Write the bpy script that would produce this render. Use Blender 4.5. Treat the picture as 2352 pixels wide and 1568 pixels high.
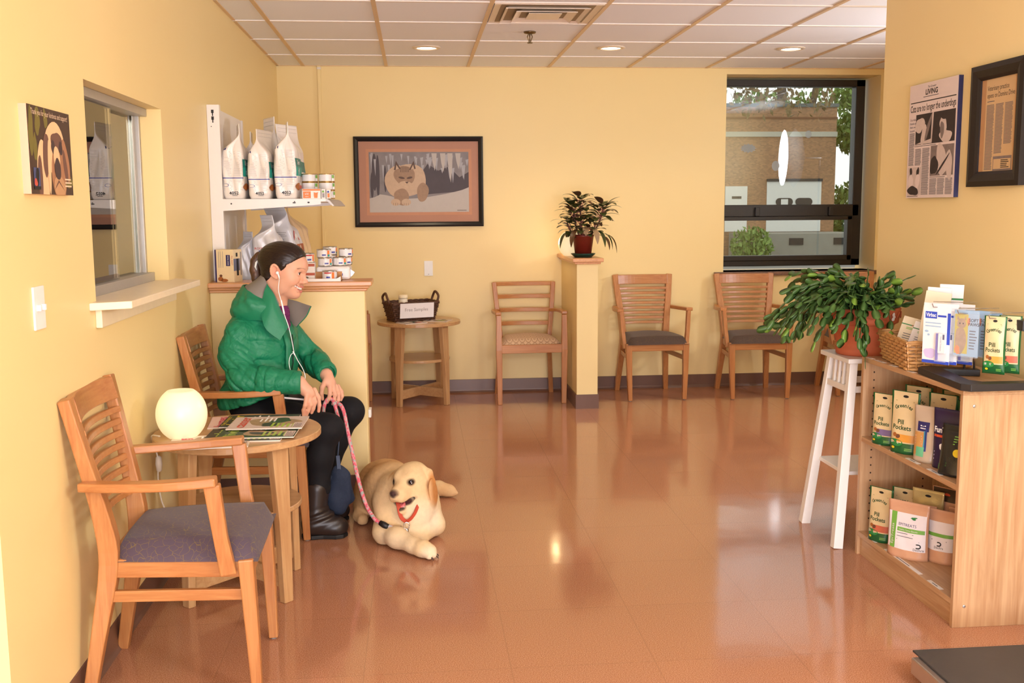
import bpy, bmesh, math, random
import numpy as np
from mathutils import Vector, Matrix, Euler
random.seed(7)
PI = math.pi
scene = bpy.context.scene
for o in list(bpy.data.objects):
    bpy.data.objects.remove(o)
C = scene.collection
H = 2.48          # ceiling height
D = 7.908         # back wall

# ------------------------------------------------------------------ camera
cam_d = bpy.data.cameras.new('camera')
cam = bpy.data.objects.new('camera', cam_d)
C.objects.link(cam)
cam_d.sensor_width = 36.0
cam_d.lens = 2359.8 / 2352 * 36.0
cam_d.clip_start = 0.05
cam_d.clip_end = 300
_yaw, _pit, _rol = 0.0925412, 0.1293791, -0.00716
_f = Vector((math.sin(_yaw) * math.cos(_pit), math.cos(_yaw) * math.cos(_pit), -math.sin(_pit)))
_r = Vector((math.cos(_yaw), -math.sin(_yaw), 0))
_u = _r.cross(_f)
_r2 = _r * math.cos(_rol) + _u * math.sin(_rol)
_u2 = _u * math.cos(_rol) - _r * math.sin(_rol)
cam.matrix_world = Matrix(((_r2.x, _u2.x, -_f.x, 0.99865), (_r2.y, _u2.y, -_f.y, 0.0),
                           (_r2.z, _u2.z, -_f.z, 1.42575), (0, 0, 0, 1)))
scene.camera = cam

# ------------------------------------------------------------------ view, world, lights
scene.view_settings.view_transform = 'Standard'
scene.view_settings.look = 'None'
scene.view_settings.gamma = 1.0
scene.view_settings.exposure = 0.03
scene.view_settings.use_curve_mapping = False

world = bpy.data.worlds.new('sky')
scene.world = world
world.use_nodes = True
_bg = world.node_tree.nodes['Background']
_bg.inputs['Color'].default_value = (1.0, 0.99, 0.96, 1)
_bg.inputs['Strength'].default_value = 1.3


def area(name, loc, target, size, power, col=(1, 1, 1), sizey=None):
    l = bpy.data.lights.new(name, 'AREA')
    l.energy = power
    l.color = col
    l.shape = 'RECTANGLE' if sizey else 'DISK'
    l.size = size
    if sizey:
        l.size_y = sizey
    o = bpy.data.objects.new(name, l)
    C.objects.link(o)
    o.location = loc
    d = Vector(target) - Vector(loc)
    o.rotation_euler = d.to_track_quat('-Z', 'Y').to_euler()
    return o


# photographer's main flash on a stand to the right of the camera (bare, throws light up and down)
def lamp(name, loc, power, col, radius):
    l = bpy.data.lights.new(name, 'POINT')
    l.energy = power
    l.color = col
    l.shadow_soft_size = radius
    o = bpy.data.objects.new(name, l)
    C.objects.link(o)
    o.location = loc
    return o


lamp('main_flash', (2.75, 0.80, 1.76), 92, (0.94, 1.0, 1.13), 0.17)
# soft fill light added above and behind the camera, standing in for bounced flash
area('top_fill', (0.9, -0.9, 2.40), (1.0, 3.4, 0.6), 2.2, 54, (0.94, 1.0, 1.14), 1.4)
# umbrella flash standing in the window alcove, out of direct sight behind the right wall
area('alcove_flash_umbrella', (4.91, 5.55, 1.93), (0.0, 4.65, 2.0), 0.58, 36, (0.97, 1.0, 1.08))
# unseen fill light added low behind the camera, tilted up to brighten the ceiling
area('ceiling_fill', (1.0, -2.4, 0.8), (1.6, 4, 2.4), 3.0, 195, (0.93, 1.0, 1.16), 1.3)


# ------------------------------------------------------------------ materials
def lin(c):
    r = []
    for v in c[:3]:
        v = v / 255.0
        r.append(v / 12.92 if v <= 0.04045 else ((v + 0.055) / 1.055) ** 2.4)
    return (r[0], r[1], r[2], 1.0)


class NT:
    def __init__(self, name):
        self.m = bpy.data.materials.new(name)
        self.m.use_nodes = True
        self.t = self.m.node_tree
        self.b = self.t.nodes['Principled BSDF']

    def n(self, ty, **kw):
        o = self.t.nodes.new(ty)
        for k, v in kw.items():
            setattr(o, k, v)
        return o

    def l(self, a, b):
        self.t.links.new(a, b)

    def coord(self, kind='Object', scale=(1, 1, 1), rot=(0, 0, 0), loc=(0, 0, 0)):
        tc = self.n('ShaderNodeTexCoord')
        mp = self.n('ShaderNodeMapping')
        mp.inputs['Scale'].default_value = scale
        mp.inputs['Rotation'].default_value = rot
        mp.inputs['Location'].default_value = loc
        self.l(tc.outputs[kind], mp.inputs['Vector'])
        return mp.outputs['Vector']

    def noise(self, vec, scale, detail=4, rough=0.5, dist=0.0):
        o = self.n('ShaderNodeTexNoise')
        o.inputs['Scale'].default_value = scale
        o.inputs['Detail'].default_value = detail
        o.inputs['Roughness'].default_value = rough
        o.inputs['Distortion'].default_value = dist
        if vec is not None:
            self.l(vec, o.inputs['Vector'])
        return o.outputs['Fac']

    def ramp(self, fac, stops):
        o = self.n('ShaderNodeValToRGB')
        e = o.color_ramp.elements
        while len(e) < len(stops):
            e.new(0.5)
        for i, (p, c) in enumerate(stops):
            e[i].position = p
            e[i].color = c if len(c) == 4 else (*c, 1)
        self.l(fac, o.inputs['Fac'])
        return o.outputs['Color']

    def math(self, op, a, b=None, clamp=False):
        o = self.n('ShaderNodeMath', operation=op)
        o.use_clamp = clamp
        for i, v in enumerate((a, b)):
            if v is None:
                continue
            if isinstance(v, (int, float)):
                o.inputs[i].default_value = v
            else:
                self.l(v, o.inputs[i])
        return o.outputs[0]

    def mix(self, fac, a, b, mode='MIX'):
        o = self.n('ShaderNodeMix', data_type='RGBA', blend_type=mode)
        for key, v in ((0, fac), (6, a), (7, b)):
            if isinstance(v, (int, float, tuple)):
                o.inputs[key].default_value = v
            else:
                self.l(v, o.inputs[key])
        return o.outputs[2]

    def bump(self, h, strength=0.3, dist=0.01):
        o = self.n('ShaderNodeBump')
        o.inputs['Strength'].default_value = strength
        o.inputs['Distance'].default_value = dist
        self.l(h, o.inputs['Height'])
        self.l(o.outputs[0], self.b.inputs['Normal'])

    def set(self, **kw):
        names = dict(color='Base Color', rough='Roughness', metal='Metallic', spec='Specular IOR Level',
                     trans='Transmission Weight', ior='IOR', coat='Coat Weight', coatr='Coat Roughness',
                     sheen='Sheen Weight', sss='Subsurface Weight', alpha='Alpha', emit='Emission Strength',
                     ecol='Emission Color')
        for k, v in kw.items():
            i = self.b.inputs[names[k]]
            if isinstance(v, (int, float, tuple)):
                i.default_value = v
            else:
                self.l(v, i)
        return self


MATS = {}


def M(name, col=None, rough=0.5, metal=0.0, spec=0.5, **kw):
    """plain material with a faint procedural mottling, cached by name"""
    if name in MATS:
        return MATS[name]
    t = NT(name)
    c = lin(col)
    if kw.pop('flat', False):
        t.set(color=c)
    else:
        v = kw.pop('var', 0.06)
        f = t.noise(t.coord(), kw.pop('vs', 30.0), 3)
        t.set(color=t.mix(f, tuple(x * (1 - v) for x in c[:3]) + (1,), tuple(min(1, x * (1 + v)) for x in c[:3]) + (1,)))
    t.set(rough=rough, metal=metal, spec=spec)
    b = kw.pop('bump', None)
    if b:
        t.bump(t.noise(t.coord(), b[0], 4), b[1], b[2] if len(b) > 2 else 0.003)
    t.set(**kw)
    MATS[name] = t.m
    return t.m


def wood(name, c1, c2, axis, scale=1.0, rough=0.34, coat=0.12):
    if name in MATS:
        return MATS[name]
    t = NT(name)
    sc = [26.0 * scale] * 3
    sc[axis] = 1.6 * scale
    v = t.coord('Object', tuple(sc))
    f = t.noise(v, 2.2, 5, 0.6, 0.6)
    sc2 = [160.0 * scale] * 3
    sc2[axis] = 6.0 * scale
    g = t.noise(t.coord('Object', tuple(sc2)), 1.0, 2)
    k = t.math('ADD', t.math('MULTIPLY', f, 0.75), t.math('MULTIPLY', g, 0.25))
    t.set(color=t.ramp(k, [(0.30, lin(c2)), (0.62, lin(c1))]), rough=rough, coat=coat, coatr=0.2)
    MATS[name] = t.m
    return t.m


BEECH = ((190, 130, 76), (168, 102, 54))
TABLEW = ((198, 156, 108), (178, 130, 84))
LAM = ((204, 164, 122), (176, 128, 86))


def woods(tag, cc, **kw):
    return [wood(tag + '_' + a, cc[0], cc[1], i, **kw) for i, a in enumerate('xyz')]


# ------------------------------------------------------------------ mesh builder
class MB:
    def __init__(self):
        self.v, self.f, self.mi, self.sm = [], [], [], []
        self.mats = []

    def mid(self, m):
        if m not in self.mats:
            self.mats.append(m)
        return self.mats.index(m)

    def add(self, vs, fs, m, smooth=False):
        b = len(self.v)
        self.v += [tuple(p) for p in vs]
        k = self.mid(m)
        for f in fs:
            self.f.append(tuple(b + i for i in f))
            self.mi.append(k)
            self.sm.append(smooth)

    def box(self, x0, x1, y0, y1, z0, z1, m, T=None):
        vs = [Vector((x, y, z)) for z in (z0, z1) for y in (y0, y1) for x in (x0, x1)]
        if T is not None:
            vs = [T @ p for p in vs]
        self.add(vs, [(0, 2, 3, 1), (4, 5, 7, 6), (0, 1, 5, 4), (1, 3, 7, 5), (3, 2, 6, 7), (2, 0, 4, 6)], m)

    def loft(self, rings, m, smooth=True, caps=True, closed=True):
        n = len(rings[0])
        vs = [p for r in rings for p in r]
        fs = []
        for i in range(len(rings) - 1):
            for j in range(n if closed else n - 1):
                a, b = i * n + j, i * n + (j + 1) % n
                fs.append((a, b, b + n, a + n))
        self.add(vs, fs, m, smooth)
        if caps and closed:
            self.add(rings[0], [tuple(range(n - 1, -1, -1))], m)
            self.add(rings[-1], [tuple(range(n))], m)

    def bar(self, pts, secs, m, ref=(0, 0, 1), smooth=False):
        """swept rectangular section; secs = (width, thick) per point; ref gives the width direction"""
        rings = []
        P = [Vector(p) for p in pts]
        ref = Vector(ref)
        for i, p in enumerate(P):
            t = (P[min(i + 1, len(P) - 1)] - P[max(i - 1, 0)]).normalized()
            w = (ref - t * ref.dot(t)).normalized()
            n = t.cross(w)
            a, b = secs[i] if isinstance(secs, list) else secs
            rings.append([p + w * a / 2 + n * b / 2, p - w * a / 2 + n * b / 2,
                          p - w * a / 2 - n * b / 2, p + w * a / 2 - n * b / 2])
        self.loft(rings, m, smooth)

    def tube(self, pts, r, m, n=8, smooth=True):
        P = [Vector(p) for p in pts]
        rings = []
        up = None
        for i, p in enumerate(P):
            t = (P[min(i + 1, len(P) - 1)] - P[max(i - 1, 0)])
            if t.length < 1e-9:
                t = Vector((0, 0, 1))
            t.normalize()
            if up is None:
                up = Vector((0, 0, 1)) if abs(t.z) < 0.9 else Vector((1, 0, 0))
            w = (up - t * up.dot(t)).normalized()
            up = w
            b = t.cross(w)
            rr = r[i] if isinstance(r, (list, tuple)) else r
            rings.append([p + (w * math.cos(2 * PI * k / n) + b * math.sin(2 * PI * k / n)) * rr for k in range(n)])
        self.loft(rings, m, smooth)

    def lathe(self, prof, m, n=32, c=(0, 0, 0), smooth=True, T=None):
        rings = []
        for r, z in prof:
            ring = [Vector((c[0] + r * math.cos(2 * PI * k / n), c[1] + r * math.sin(2 * PI * k / n), c[2] + z)) for k in range(n)]
            if T is not None:
                ring = [T @ p for p in ring]
            rings.append(ring)
        self.loft(rings, m, smooth)

    def prism(self, poly, fn, m):
        """poly: list of (u,v); fn(u,v,s) -> point for s in 0/1"""
        n = len(poly)
        a = [fn(u, v, 0) for u, v in poly]
        b = [fn(u, v, 1) for u, v in poly]
        self.add(a + b, [tuple(range(n - 1, -1, -1)), tuple(range(n, 2 * n))] +
                 [(i, (i + 1) % n, n + (i + 1) % n, n + i) for i in range(n)], m)

    def grid(self, fn, nu, nv, m, smooth=True, u0=0, u1=1, v0=0, v1=1):
        vs = [fn(u0 + (u1 - u0) * i / nu, v0 + (v1 - v0) * j / nv) for j in range(nv + 1) for i in range(nu + 1)]
        fs = [(j * (nu + 1) + i, j * (nu + 1) + i + 1, (j + 1) * (nu + 1) + i + 1, (j + 1) * (nu + 1) + i)
              for j in range(nv) for i in range(nu)]
        self.add(vs, fs, m, smooth)

    # flat artwork mapped on a surface function fn(u,v) (units: metres on the surface)
    def rect(self, fn, u0, v0, u1, v1, m, nu=1, nv=1):
        self.grid(fn, nu, nv, m, True, u0, u1, v0, v1)

    def poly(self, fn, pts, m):
        self.add([fn(u, v) for u, v in pts], [tuple(range(len(pts)))], m, True)

    def fan(self, fn, pts, m):
        cu = sum(p[0] for p in pts) / len(pts)
        cv = sum(p[1] for p in pts) / len(pts)
        n = len(pts)
        self.add([fn(u, v) for u, v in pts] + [fn(cu, cv)], [(i, (i + 1) % n, n) for i in range(n)], m, True)

    def ell(self, fn, cu, cv, ru, rv, m, n=20, rot=0.0):
        c, s = math.cos(rot), math.sin(rot)
        self.fan(fn, [(cu + ru * math.cos(2 * PI * k / n) * c - rv * math.sin(2 * PI * k / n) * s,
                       cv + ru * math.cos(2 * PI * k / n) * s + rv * math.sin(2 * PI * k / n) * c) for k in range(n)], m)

    def text(self, fn, s, size, m, u=0.0, v=0.0, align='CENTER', sx=1.0, rot=0.0, bold=0.0, shear=0.0, width=None):
        vs, fs = text_geo(s, align, bold, shear)
        if not vs:
            return
        if width:
            xs = [p[0] for p in vs]
            sx = width / ((max(xs) - min(xs)) * size)
        c, sn = math.cos(rot), math.sin(rot)
        out = []
        for x, y in vs:
            x, y = x * size * sx, y * size
            out.append(fn(u + x * c - y * sn, v + x * sn + y * c))
        self.add(out, fs, m)

    def lines(self, fn, u0, u1, v0, v1, n, m, h=0.45, rnd=0.35, seed=1):
        """small illegible print: n dashes between v0 (bottom) and v1 (top)"""
        r = random.Random(seed)
        dv = (v1 - v0) / n
        for i in range(n):
            y = v0 + (i + 0.5) * dv
            self.rect(fn, u0, y - dv * h / 2, u1 - (u1 - u0) * rnd * r.random(), y + dv * h / 2, m)

    def mesh(self, name):
        me = bpy.data.meshes.new(name)
        me.from_pydata(self.v, [], self.f)
        for m in self.mats:
            me.materials.append(m)
        me.polygons.foreach_set('material_index', self.mi)
        me.polygons.foreach_set('use_smooth', self.sm)
        me.update()
        return me

    def build(self, name, parent=None, bevel=0.0, weld=True, fix=True, seg=2, subsurf=0):
        me = self.mesh(name)
        if fix:
            bm = bmesh.new()
            bm.from_mesh(me)
            if weld:
                bmesh.ops.remove_doubles(bm, verts=bm.verts, dist=1e-6)
            bmesh.ops.recalc_face_normals(bm, faces=bm.faces)
            bm.to_mesh(me)
            bm.free()
        o = bpy.data.objects.new(name, me)
        C.objects.link(o)
        if parent:
            o.parent = parent
        if bevel:
            b = o.modifiers.new('bevel', 'BEVEL')
            b.width = bevel
            b.segments = seg
            b.limit_method = 'ANGLE'
            b.angle_limit = 0.7
        if subsurf:
            s = o.modifiers.new('sub', 'SUBSURF')
            s.levels = s.render_levels = subsurf
        return o


_TG = {}


def text_geo(s, align, bold, shear):
    key = (s, align, bold, shear)
    if key in _TG:
        return _TG[key]
    cu = bpy.data.curves.new('t', 'FONT')
    cu.body = s
    cu.align_x = align
    cu.offset = bold
    cu.shear = shear
    cu.resolution_u = 2
    o = bpy.data.objects.new('t', cu)
    C.objects.link(o)
    bpy.context.view_layer.update()
    dg = bpy.context.evaluated_depsgraph_get()
    me = bpy.data.meshes.new_from_object(o.evaluated_get(dg))
    vs = [(v.co.x, v.co.y) for v in me.vertices]
    fs = [tuple(p.vertices) for p in me.polygons]
    bpy.data.objects.remove(o)
    bpy.data.curves.remove(cu)
    bpy.data.meshes.remove(me)
    _TG[key] = (vs, fs)
    return vs, fs


class LS:
    """artwork layers: every request lifts the next piece of print a hair above the last"""
    def __init__(self, fn, step=.00025):
        self.fn, self.st, self.c = fn, step, 0

    def __getitem__(self, k):
        self.c += 1
        e = k * self.st + self.c * .00001
        fn = self.fn
        return lambda u, v: fn(u, v, e)


# ------------------------------------------------------------------ naming helpers
def tag(o, label, cat, group=None, kind=None):
    if label:
        o['label'] = label
    if cat:
        o['category'] = cat
    if group:
        o['group'] = group
    if kind:
        o['kind'] = kind
    return o


def thing(name, label, cat, loc=(0, 0, 0), rz=0.0, group=None):
    o = bpy.data.objects.new(name, None)
    o.empty_display_size = 0.05
    C.objects.link(o)
    o.location = loc
    o.rotation_euler = (0, 0, rz)
    return tag(o, label, cat, group)


def struct(mb, name, label=None, **kw):
    o = mb.build(name, **kw)
    o['kind'] = 'structure'
    if label:
        o['label'] = label
        o['category'] = name.split('_')[0]
    return o


def kids(o):
    return [c for c in bpy.data.objects if c.parent == o]


def dup(root, loc=None, rz=None, label=None, group=None, rot=None):
    r = root.copy()
    C.objects.link(r)
    if loc is not None:
        r.location = loc
    if rz is not None:
        r.rotation_euler = (0, 0, rz)
    if rot is not None:
        r.rotation_euler = rot
    if label:
        r['label'] = label
    if group:
        r['group'] = group

    def rec(a, b):
        for ch in kids(a):
            c = ch.copy()
            C.objects.link(c)
            c.parent = b
            rec(ch, c)
    rec(root, r)
    return r


def smooth_path(pts, n=8):
    """Catmull-Rom through points"""
    P = [Vector(p) for p in pts]
    out = []
    for i in range(len(P) - 1):
        p0, p1, p2, p3 = P[max(i - 1, 0)], P[i], P[i + 1], P[min(i + 2, len(P) - 1)]
        for k in range(n):
            t = k / n
            out.append(0.5 * ((2 * p1) + (p2 - p0) * t + (2 * p0 - 5 * p1 + 4 * p2 - p3) * t * t +
                              (3 * p1 - p0 - 3 * p2 + p3) * t ** 3))
    out.append(P[-1])
    return out

# ================================================================== SETTING
WALL = NT('yellow_wall_paint')
_n = WALL.noise(WALL.coord('Object'), 1.3, 3)
WALL.set(color=WALL.mix(_n, lin((240, 213, 150)), lin((244, 220, 160))), rough=0.42, spec=0.35)
WALL.bump(WALL.noise(WALL.coord('Object'), 260.0, 2), 0.06, 0.002)
WALL = WALL.m

FL = NT('floor_vinyl_tile')
_v = FL.coord('Object')
_sep = FL.n('ShaderNodeSeparateXYZ')
FL.l(_v, _sep.inputs[0])
_tile = 0.457
_fx = FL.math('FRACT', FL.math('DIVIDE', FL.math('ADD', _sep.outputs[0], 0.10), _tile))
_fy = FL.math('FRACT', FL.math('DIVIDE', FL.math('ADD', _sep.outputs[1], 0.16), _tile))
_gx = FL.math('LESS_THAN', FL.math('ABSOLUTE', FL.math('SUBTRACT', _fx, 0.5)), 0.4965)
_gy = FL.math('LESS_THAN', FL.math('ABSOLUTE', FL.math('SUBTRACT', _fy, 0.5)), 0.4965)
_g = FL.math('MULTIPLY', _gx, _gy)
_sp = FL.ramp(FL.noise(_v, 320.0, 2, 0.7), [(0.36, lin((148, 94, 64))), (0.5, lin((180, 122, 88))), (0.66, lin((206, 154, 122)))])
_wn = FL.n('ShaderNodeTexWhiteNoise', noise_dimensions='3D')
_fl = FL.n('ShaderNodeVectorMath', operation='FLOOR')
_dv = FL.n('ShaderNodeVectorMath', operation='DIVIDE')
_ad = FL.n('ShaderNodeVectorMath', operation='ADD')
_ad.inputs[1].default_value = (0.10, 0.16, 0)
_dv.inputs[1].default_value = (_tile, _tile, 1)
FL.l(_v, _ad.inputs[0]); FL.l(_ad.outputs[0], _dv.inputs[0]); FL.l(_dv.outputs[0], _fl.inputs[0]); FL.l(_fl.outputs[0], _wn.inputs[0])
_tint = FL.mix(FL.math('MULTIPLY', _wn.outputs[0], 0.10), (1, 1, 1, 1), (0.6, 0.6, 0.6, 1))
_col = FL.mix(1.0, _sp, _tint, 'MULTIPLY')
_col = FL.mix(_g, lin((164, 114, 84)), _col)
FL.set(color=_col, rough=FL.math('ADD', FL.math('MULTIPLY', FL.noise(_v, 5.0, 3), 0.05), 0.075), spec=0.5)
_bn = FL.n('ShaderNodeBump')
_bn.inputs['Strength'].default_value = 0.5
_bn.inputs['Distance'].default_value = 0.0016
FL.l(FL.math('ADD', FL.math('ADD', FL.math('MULTIPLY', _g, 0.5), FL.math('MULTIPLY', _wn.outputs[0], 0.0)), FL.math('MULTIPLY', FL.noise(_v, 5.5, 2), 0.9)), _bn.inputs['Height'])
FL.l(_bn.outputs[0], FL.b.inputs['Normal'])
FL = FL.m

TILE = NT('ceiling_tile_mineral')
_c = TILE.coord('Object')
TILE.set(color=TILE.mix(TILE.noise(_c, 190.0, 3, 0.7), lin((243, 245, 252)), lin((250, 251, 255))), rough=0.9, spec=0.2)
TILE.bump(TILE.noise(_c, 240.0, 3, 0.7), 0.18, 0.002)
TILE = TILE.m
TBAR = M('grid_bar_paint', (222, 190, 150), 0.4)  # tan is the wall's reflection painted into the white metal bars
BASE = M('brown_vinyl_base', (112, 80, 66), 0.36, var=0.03)
CAPW = woods('ledge_wood', ((226, 166, 112), (206, 140, 90)))
ALU = M('brushed_aluminium', (176, 172, 166), 0.4, metal=0.45)
DARKF = M('dark_bronze_frame', (34, 27, 22), 0.38)

XR = 3.13          # right wall face
YR = 4.60          # far end of the right wall
YE = 2.472         # near end of the left wall
XA = 6.2           # far right of the window alcove
RY0 = -2.6


def wallbox(x0, x1, y0, y1, z0, z1, mb):
    mb.box(x0, x1, y0, y1, z0, z1, WALL)


mb = MB(); mb.box(-1.8, XA + .1, RY0, D + .1, -.1, 0, FL); struct(mb, 'floor', 'glossy terracotta coloured vinyl tile floor')
mb = MB(); mb.box(-1.8, XA + .1, RY0, D + .1, H, H + .1, TILE); struct(mb, 'ceiling', 'suspended ceiling of pale square tiles')
# ceiling grid
mb = MB()
gx0 = 0.1962
x = gx0 - 0.6096 * 3
while x < XA:
    mb.box(x - .012, x + .012, RY0, D, H - .006, H + .001, TBAR)
    x += 0.6096
GRIDW = M('grid_cross_paint', (243, 232, 222), 0.35)
rows = [7.36, 6.71, 6.065, 5.47]
while rows[-1] > RY0 + .7:
    rows.append(rows[-1] - .61)
for y in rows:
    mb.box(-1.8, XA, y - .011, y + .011, H - .0055, H + .001, GRIDW)
mb.box(0, .018, YE, D, H - .004, H + .001, TBAR)
mb.box(0, XA, D - .018, D, H - .004, H + .001, TBAR)
struct(mb, 'trim_1', 'metal grid bars of the suspended ceiling')

# left wall with the service window opening
WY0, WY1, WZ0, WZ1 = 3.312, 4.280, 1.143, 1.824
mb = MB()
wallbox(-.14, 0, YE, WY0, 0, H, mb)
wallbox(-.14, 0, WY1, D, 0, H, mb)
wallbox(-.14, 0, WY0, WY1, 0, WZ0, mb)
wallbox(-.14, 0, WY0, WY1, WZ1, H, mb)
struct(mb, 'wall_left', 'yellow painted wall on the left with the service window', weld=False)
mb = MB(); wallbox(-1.8, -.14, YE, YE + .12, 0, H, mb); wallbox(-1.9, -1.8, RY0, YE + .12, 0, H, mb); struct(mb, 'wall_entry', 'yellow wall returning beyond the near end of the left wall', weld=False)
# back wall with the window opening
BX0, BX1, BZ0, BZ1 = 3.407, 4.640, 0.912, 2.432
mb = MB()
wallbox(-.14, BX0, D, D + .36, 0, H, mb)
wallbox(BX1, XA + .1, D, D + .36, 0, H, mb)
wallbox(BX0, BX1, D, D + .36, 0, BZ0, mb)
wallbox(BX0, BX1, D, D + .36, BZ1, H, mb)
struct(mb, 'wall_back', 'yellow back wall behind the row of chairs', weld=False)
mb = MB(); wallbox(XR, XR + .16, RY0, YR, 0, H, mb); wallbox(XR + .16, XA, YR - .14, YR, 0, H, mb); struct(mb, 'wall_right', 'yellow wall on the right carrying the framed clippings', weld=False)
mb = MB(); wallbox(XA, XA + .1, YR - .14, D, 0, H, mb); struct(mb, 'wall_alcove', None)
mb = MB(); wallbox(-1.9, XR + .16, RY0 - .1, RY0, 0, H, mb); struct(mb, 'wall_front', None)


def baseboard(segs, name, label=None):
    mb = MB()
    for (x0, y0, x1, y1) in segs:
        d = Vector((x1 - x0, y1 - y0, 0)); L = d.length; d.normalize()
        n = Vector((-d.y, d.x, 0))
        prof = [(0, 0), (.014, 0), (.011, .004), (.006, .012), (.004, .02), (.004, .100), (0, .102)]
        a = Vector((x0, y0, 0)); b = Vector((x1, y1, 0))
        mb.loft([[a + n * p + Vector((0, 0, q)) for p, q in prof], [b + n * p + Vector((0, 0, q)) for p, q in prof]], BASE, smooth=False)
    struct(mb, name, label)


HWY0, HWY1, HWX = 5.085, 5.225, 0.746
baseboard([(0, D, 0, HWY1), (0, HWY0, 0, YE)], 'baseboard_left', 'brown vinyl cove base along the left wall')
baseboard([(XA, D, 0, D)], 'baseboard_back', 'brown vinyl cove base along the back wall')
baseboard([(XR, RY0, XR, YR)], 'baseboard_right')
baseboard([(HWX, HWY1, HWX, HWY0), (HWX, HWY0, 0, HWY0)], 'baseboard_counter', 'brown vinyl cove base of the counter wall')

# half-height counter wall on the left
mb = MB(); mb.box(0, HWX, HWY0, HWY1, 0, 1.030, WALL)
struct(mb, 'wall_counter', 'yellow half-height counter wall behind the seated woman', bevel=.006)
mb = MB()
mb.box(-.001, .782, HWY0 - .042, HWY1 + .05, 1.052, 1.076, CAPW[0])
mb.box(-.001, .768, HWY0 - .026, HWY1 + .02, 1.040, 1.052, CAPW[0])
mb.box(-.001, .758, HWY0 - .012, HWY1 + .012, 1.026, 1.040, CAPW[0])
struct(mb, 'trim_2', 'wood ledge capping the half-height counter wall', bevel=.005)
mb = MB(); mb.box(HWX, HWX + .014, 5.12, 5.19, .385, .425, M('white_plastic', (240, 238, 235), .4)); tag(mb.build('wall_bumper', bevel=.002), 'small white plastic box fixed on the end of the counter wall', 'wall bumper')
# stub wall (pillar) with wooden cap
PX0, PX1, PY0 = 2.122, 2.272, 7.14
mb = MB(); mb.box(PX0, PX1, PY0, D, 0, 1.045, WALL); struct(mb, 'wall_stub', 'short yellow stub wall projecting from the back wall under the small plant')
mb = MB()
mb.box(PX0 - .035, PX1 + .035, PY0 - .035, D, 1.045, 1.072, CAPW[1])
mb.box(PX0 - .018, PX1 + .018, PY0 - .018, D, 1.030, 1.046, CAPW[1])
struct(mb, 'trim_3', 'wood cap on the short stub wall', bevel=.004)
mb = MB()
mb.box(PX0 - .008, PX1 + .008, PY0 - .008, PY0 + .002, 0, .102, BASE)
mb.box(PX0 - .008, PX0 + .002, PY0, D, 0, .102, BASE)
mb.box(PX1 - .002, PX1 + .008, PY0, D, 0, .102, BASE)
struct(mb, 'baseboard_stub', 'brown vinyl base around the stub wall')

# painted conduit on the back wall
mb = MB(); mb.box(.298, .324, D - .018, D, 1.0, H, WALL); mb.box(.296, .326, D - .02, D, H - .03, H - .012, M('conduit_clip', (232, 220, 205)))
struct(mb, 'trim_4', 'painted surface conduit running up the back wall', bevel=.003)

# ---- window 1 (back)
GLASS = NT('window_glass')
_gl = GLASS.n('ShaderNodeBsdfGlossy'); _gl.inputs['Roughness'].default_value = 0.0
_tr = GLASS.n('ShaderNodeBsdfTransparent'); _tr.inputs['Color'].default_value = (0.93, 0.96, 0.94, 1)
_fr = GLASS.n('ShaderNodeFresnel'); _fr.inputs['IOR'].default_value = 1.5
_mx = GLASS.n('ShaderNodeMixShader')
GLASS.l(GLASS.math('MULTIPLY', _fr.outputs[0], 1.7, True), _mx.inputs[0])
GLASS.l(_tr.outputs[0], _mx.inputs[1]); GLASS.l(_gl.outputs[0], _mx.inputs[2])
GLASS.l(_mx.outputs[0], GLASS.t.nodes['Material Output'].inputs['Surface'])
GLASS = GLASS.m
STONE = M('dark_stone_sill', (120, 88, 70), 0.4, var=0.35, vs=60)
FY = D + .21
w1 = thing('window_1', 'dark framed window in the back wall looking out on a brick building', 'window', (0, 0, 0)); w1['kind'] = 'structure'
mb = MB()
fx0, fx1, fz0, fz1 = BX0 - .02, BX1 - .03, BZ0 + .03, BZ1 - .012
zt0, zt1 = 1.34, 1.435        # transom
mb.box(fx0, fx1, FY, FY + .09, fz1 - .055, fz1, DARKF)
mb.box(fx0, fx1, FY, FY + .09, fz0, fz0 + .055, DARKF)
mb.box(fx0, fx0 + .03, FY, FY + .09, fz0, fz1, DARKF)
mb.box(fx1 - .075, fx1, FY, FY + .09, fz0, fz1, DARKF)
mb.box(fx0, fx1 - .02, FY, FY + .09, zt0, zt1, DARKF)
mb.build('window_frame', w1, bevel=.004, weld=False)
mb = MB()
sx0, sx1, sz0, sz1 = fx0 + .03, fx1 - .08, fz0 + .045, zt0
for a in ((sx0, sx1, sz1 - .03, sz1), (sx0, sx1, sz0, sz0 + .04), (sx0, sx0 + .02, sz0, sz1), (sx1 - .04, sx1, sz0, sz1)):
    mb.box(a[0], a[1], FY - .02, FY + .05, a[2], a[3], DARKF)
for hx in (3.72, 4.33):
    mb.box(hx, hx + .035, FY - .03, FY, zt0 + .005, zt0 + .075, DARKF)
mb.build('awning_sash', w1, bevel=.003, weld=False)
mb = MB(); mb.box(fx0 + .02, fx1 - .06, FY + .042, FY + .046, zt1 - .01, fz1 - .045, GLASS); mb.build('upper_pane', w1)
mb = MB(); mb.box(sx0 + .01, sx1 - .02, FY + .032, FY + .036, sz0 + .03, sz1 - .02, GLASS); mb.build('lower_pane', w1)
mb = MB(); mb.box(BX0 - .075, BX1 + .03, D - .035, FY + .01, BZ0 - .03, BZ0, STONE)
o = mb.build('window_sill', w1, bevel=.004)
DECAL = NT('frosted_decal')
_a = DECAL.n('ShaderNodeBsdfTranslucent'); _a.inputs['Color'].default_value = (.8, .78, .78, 1)
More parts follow.
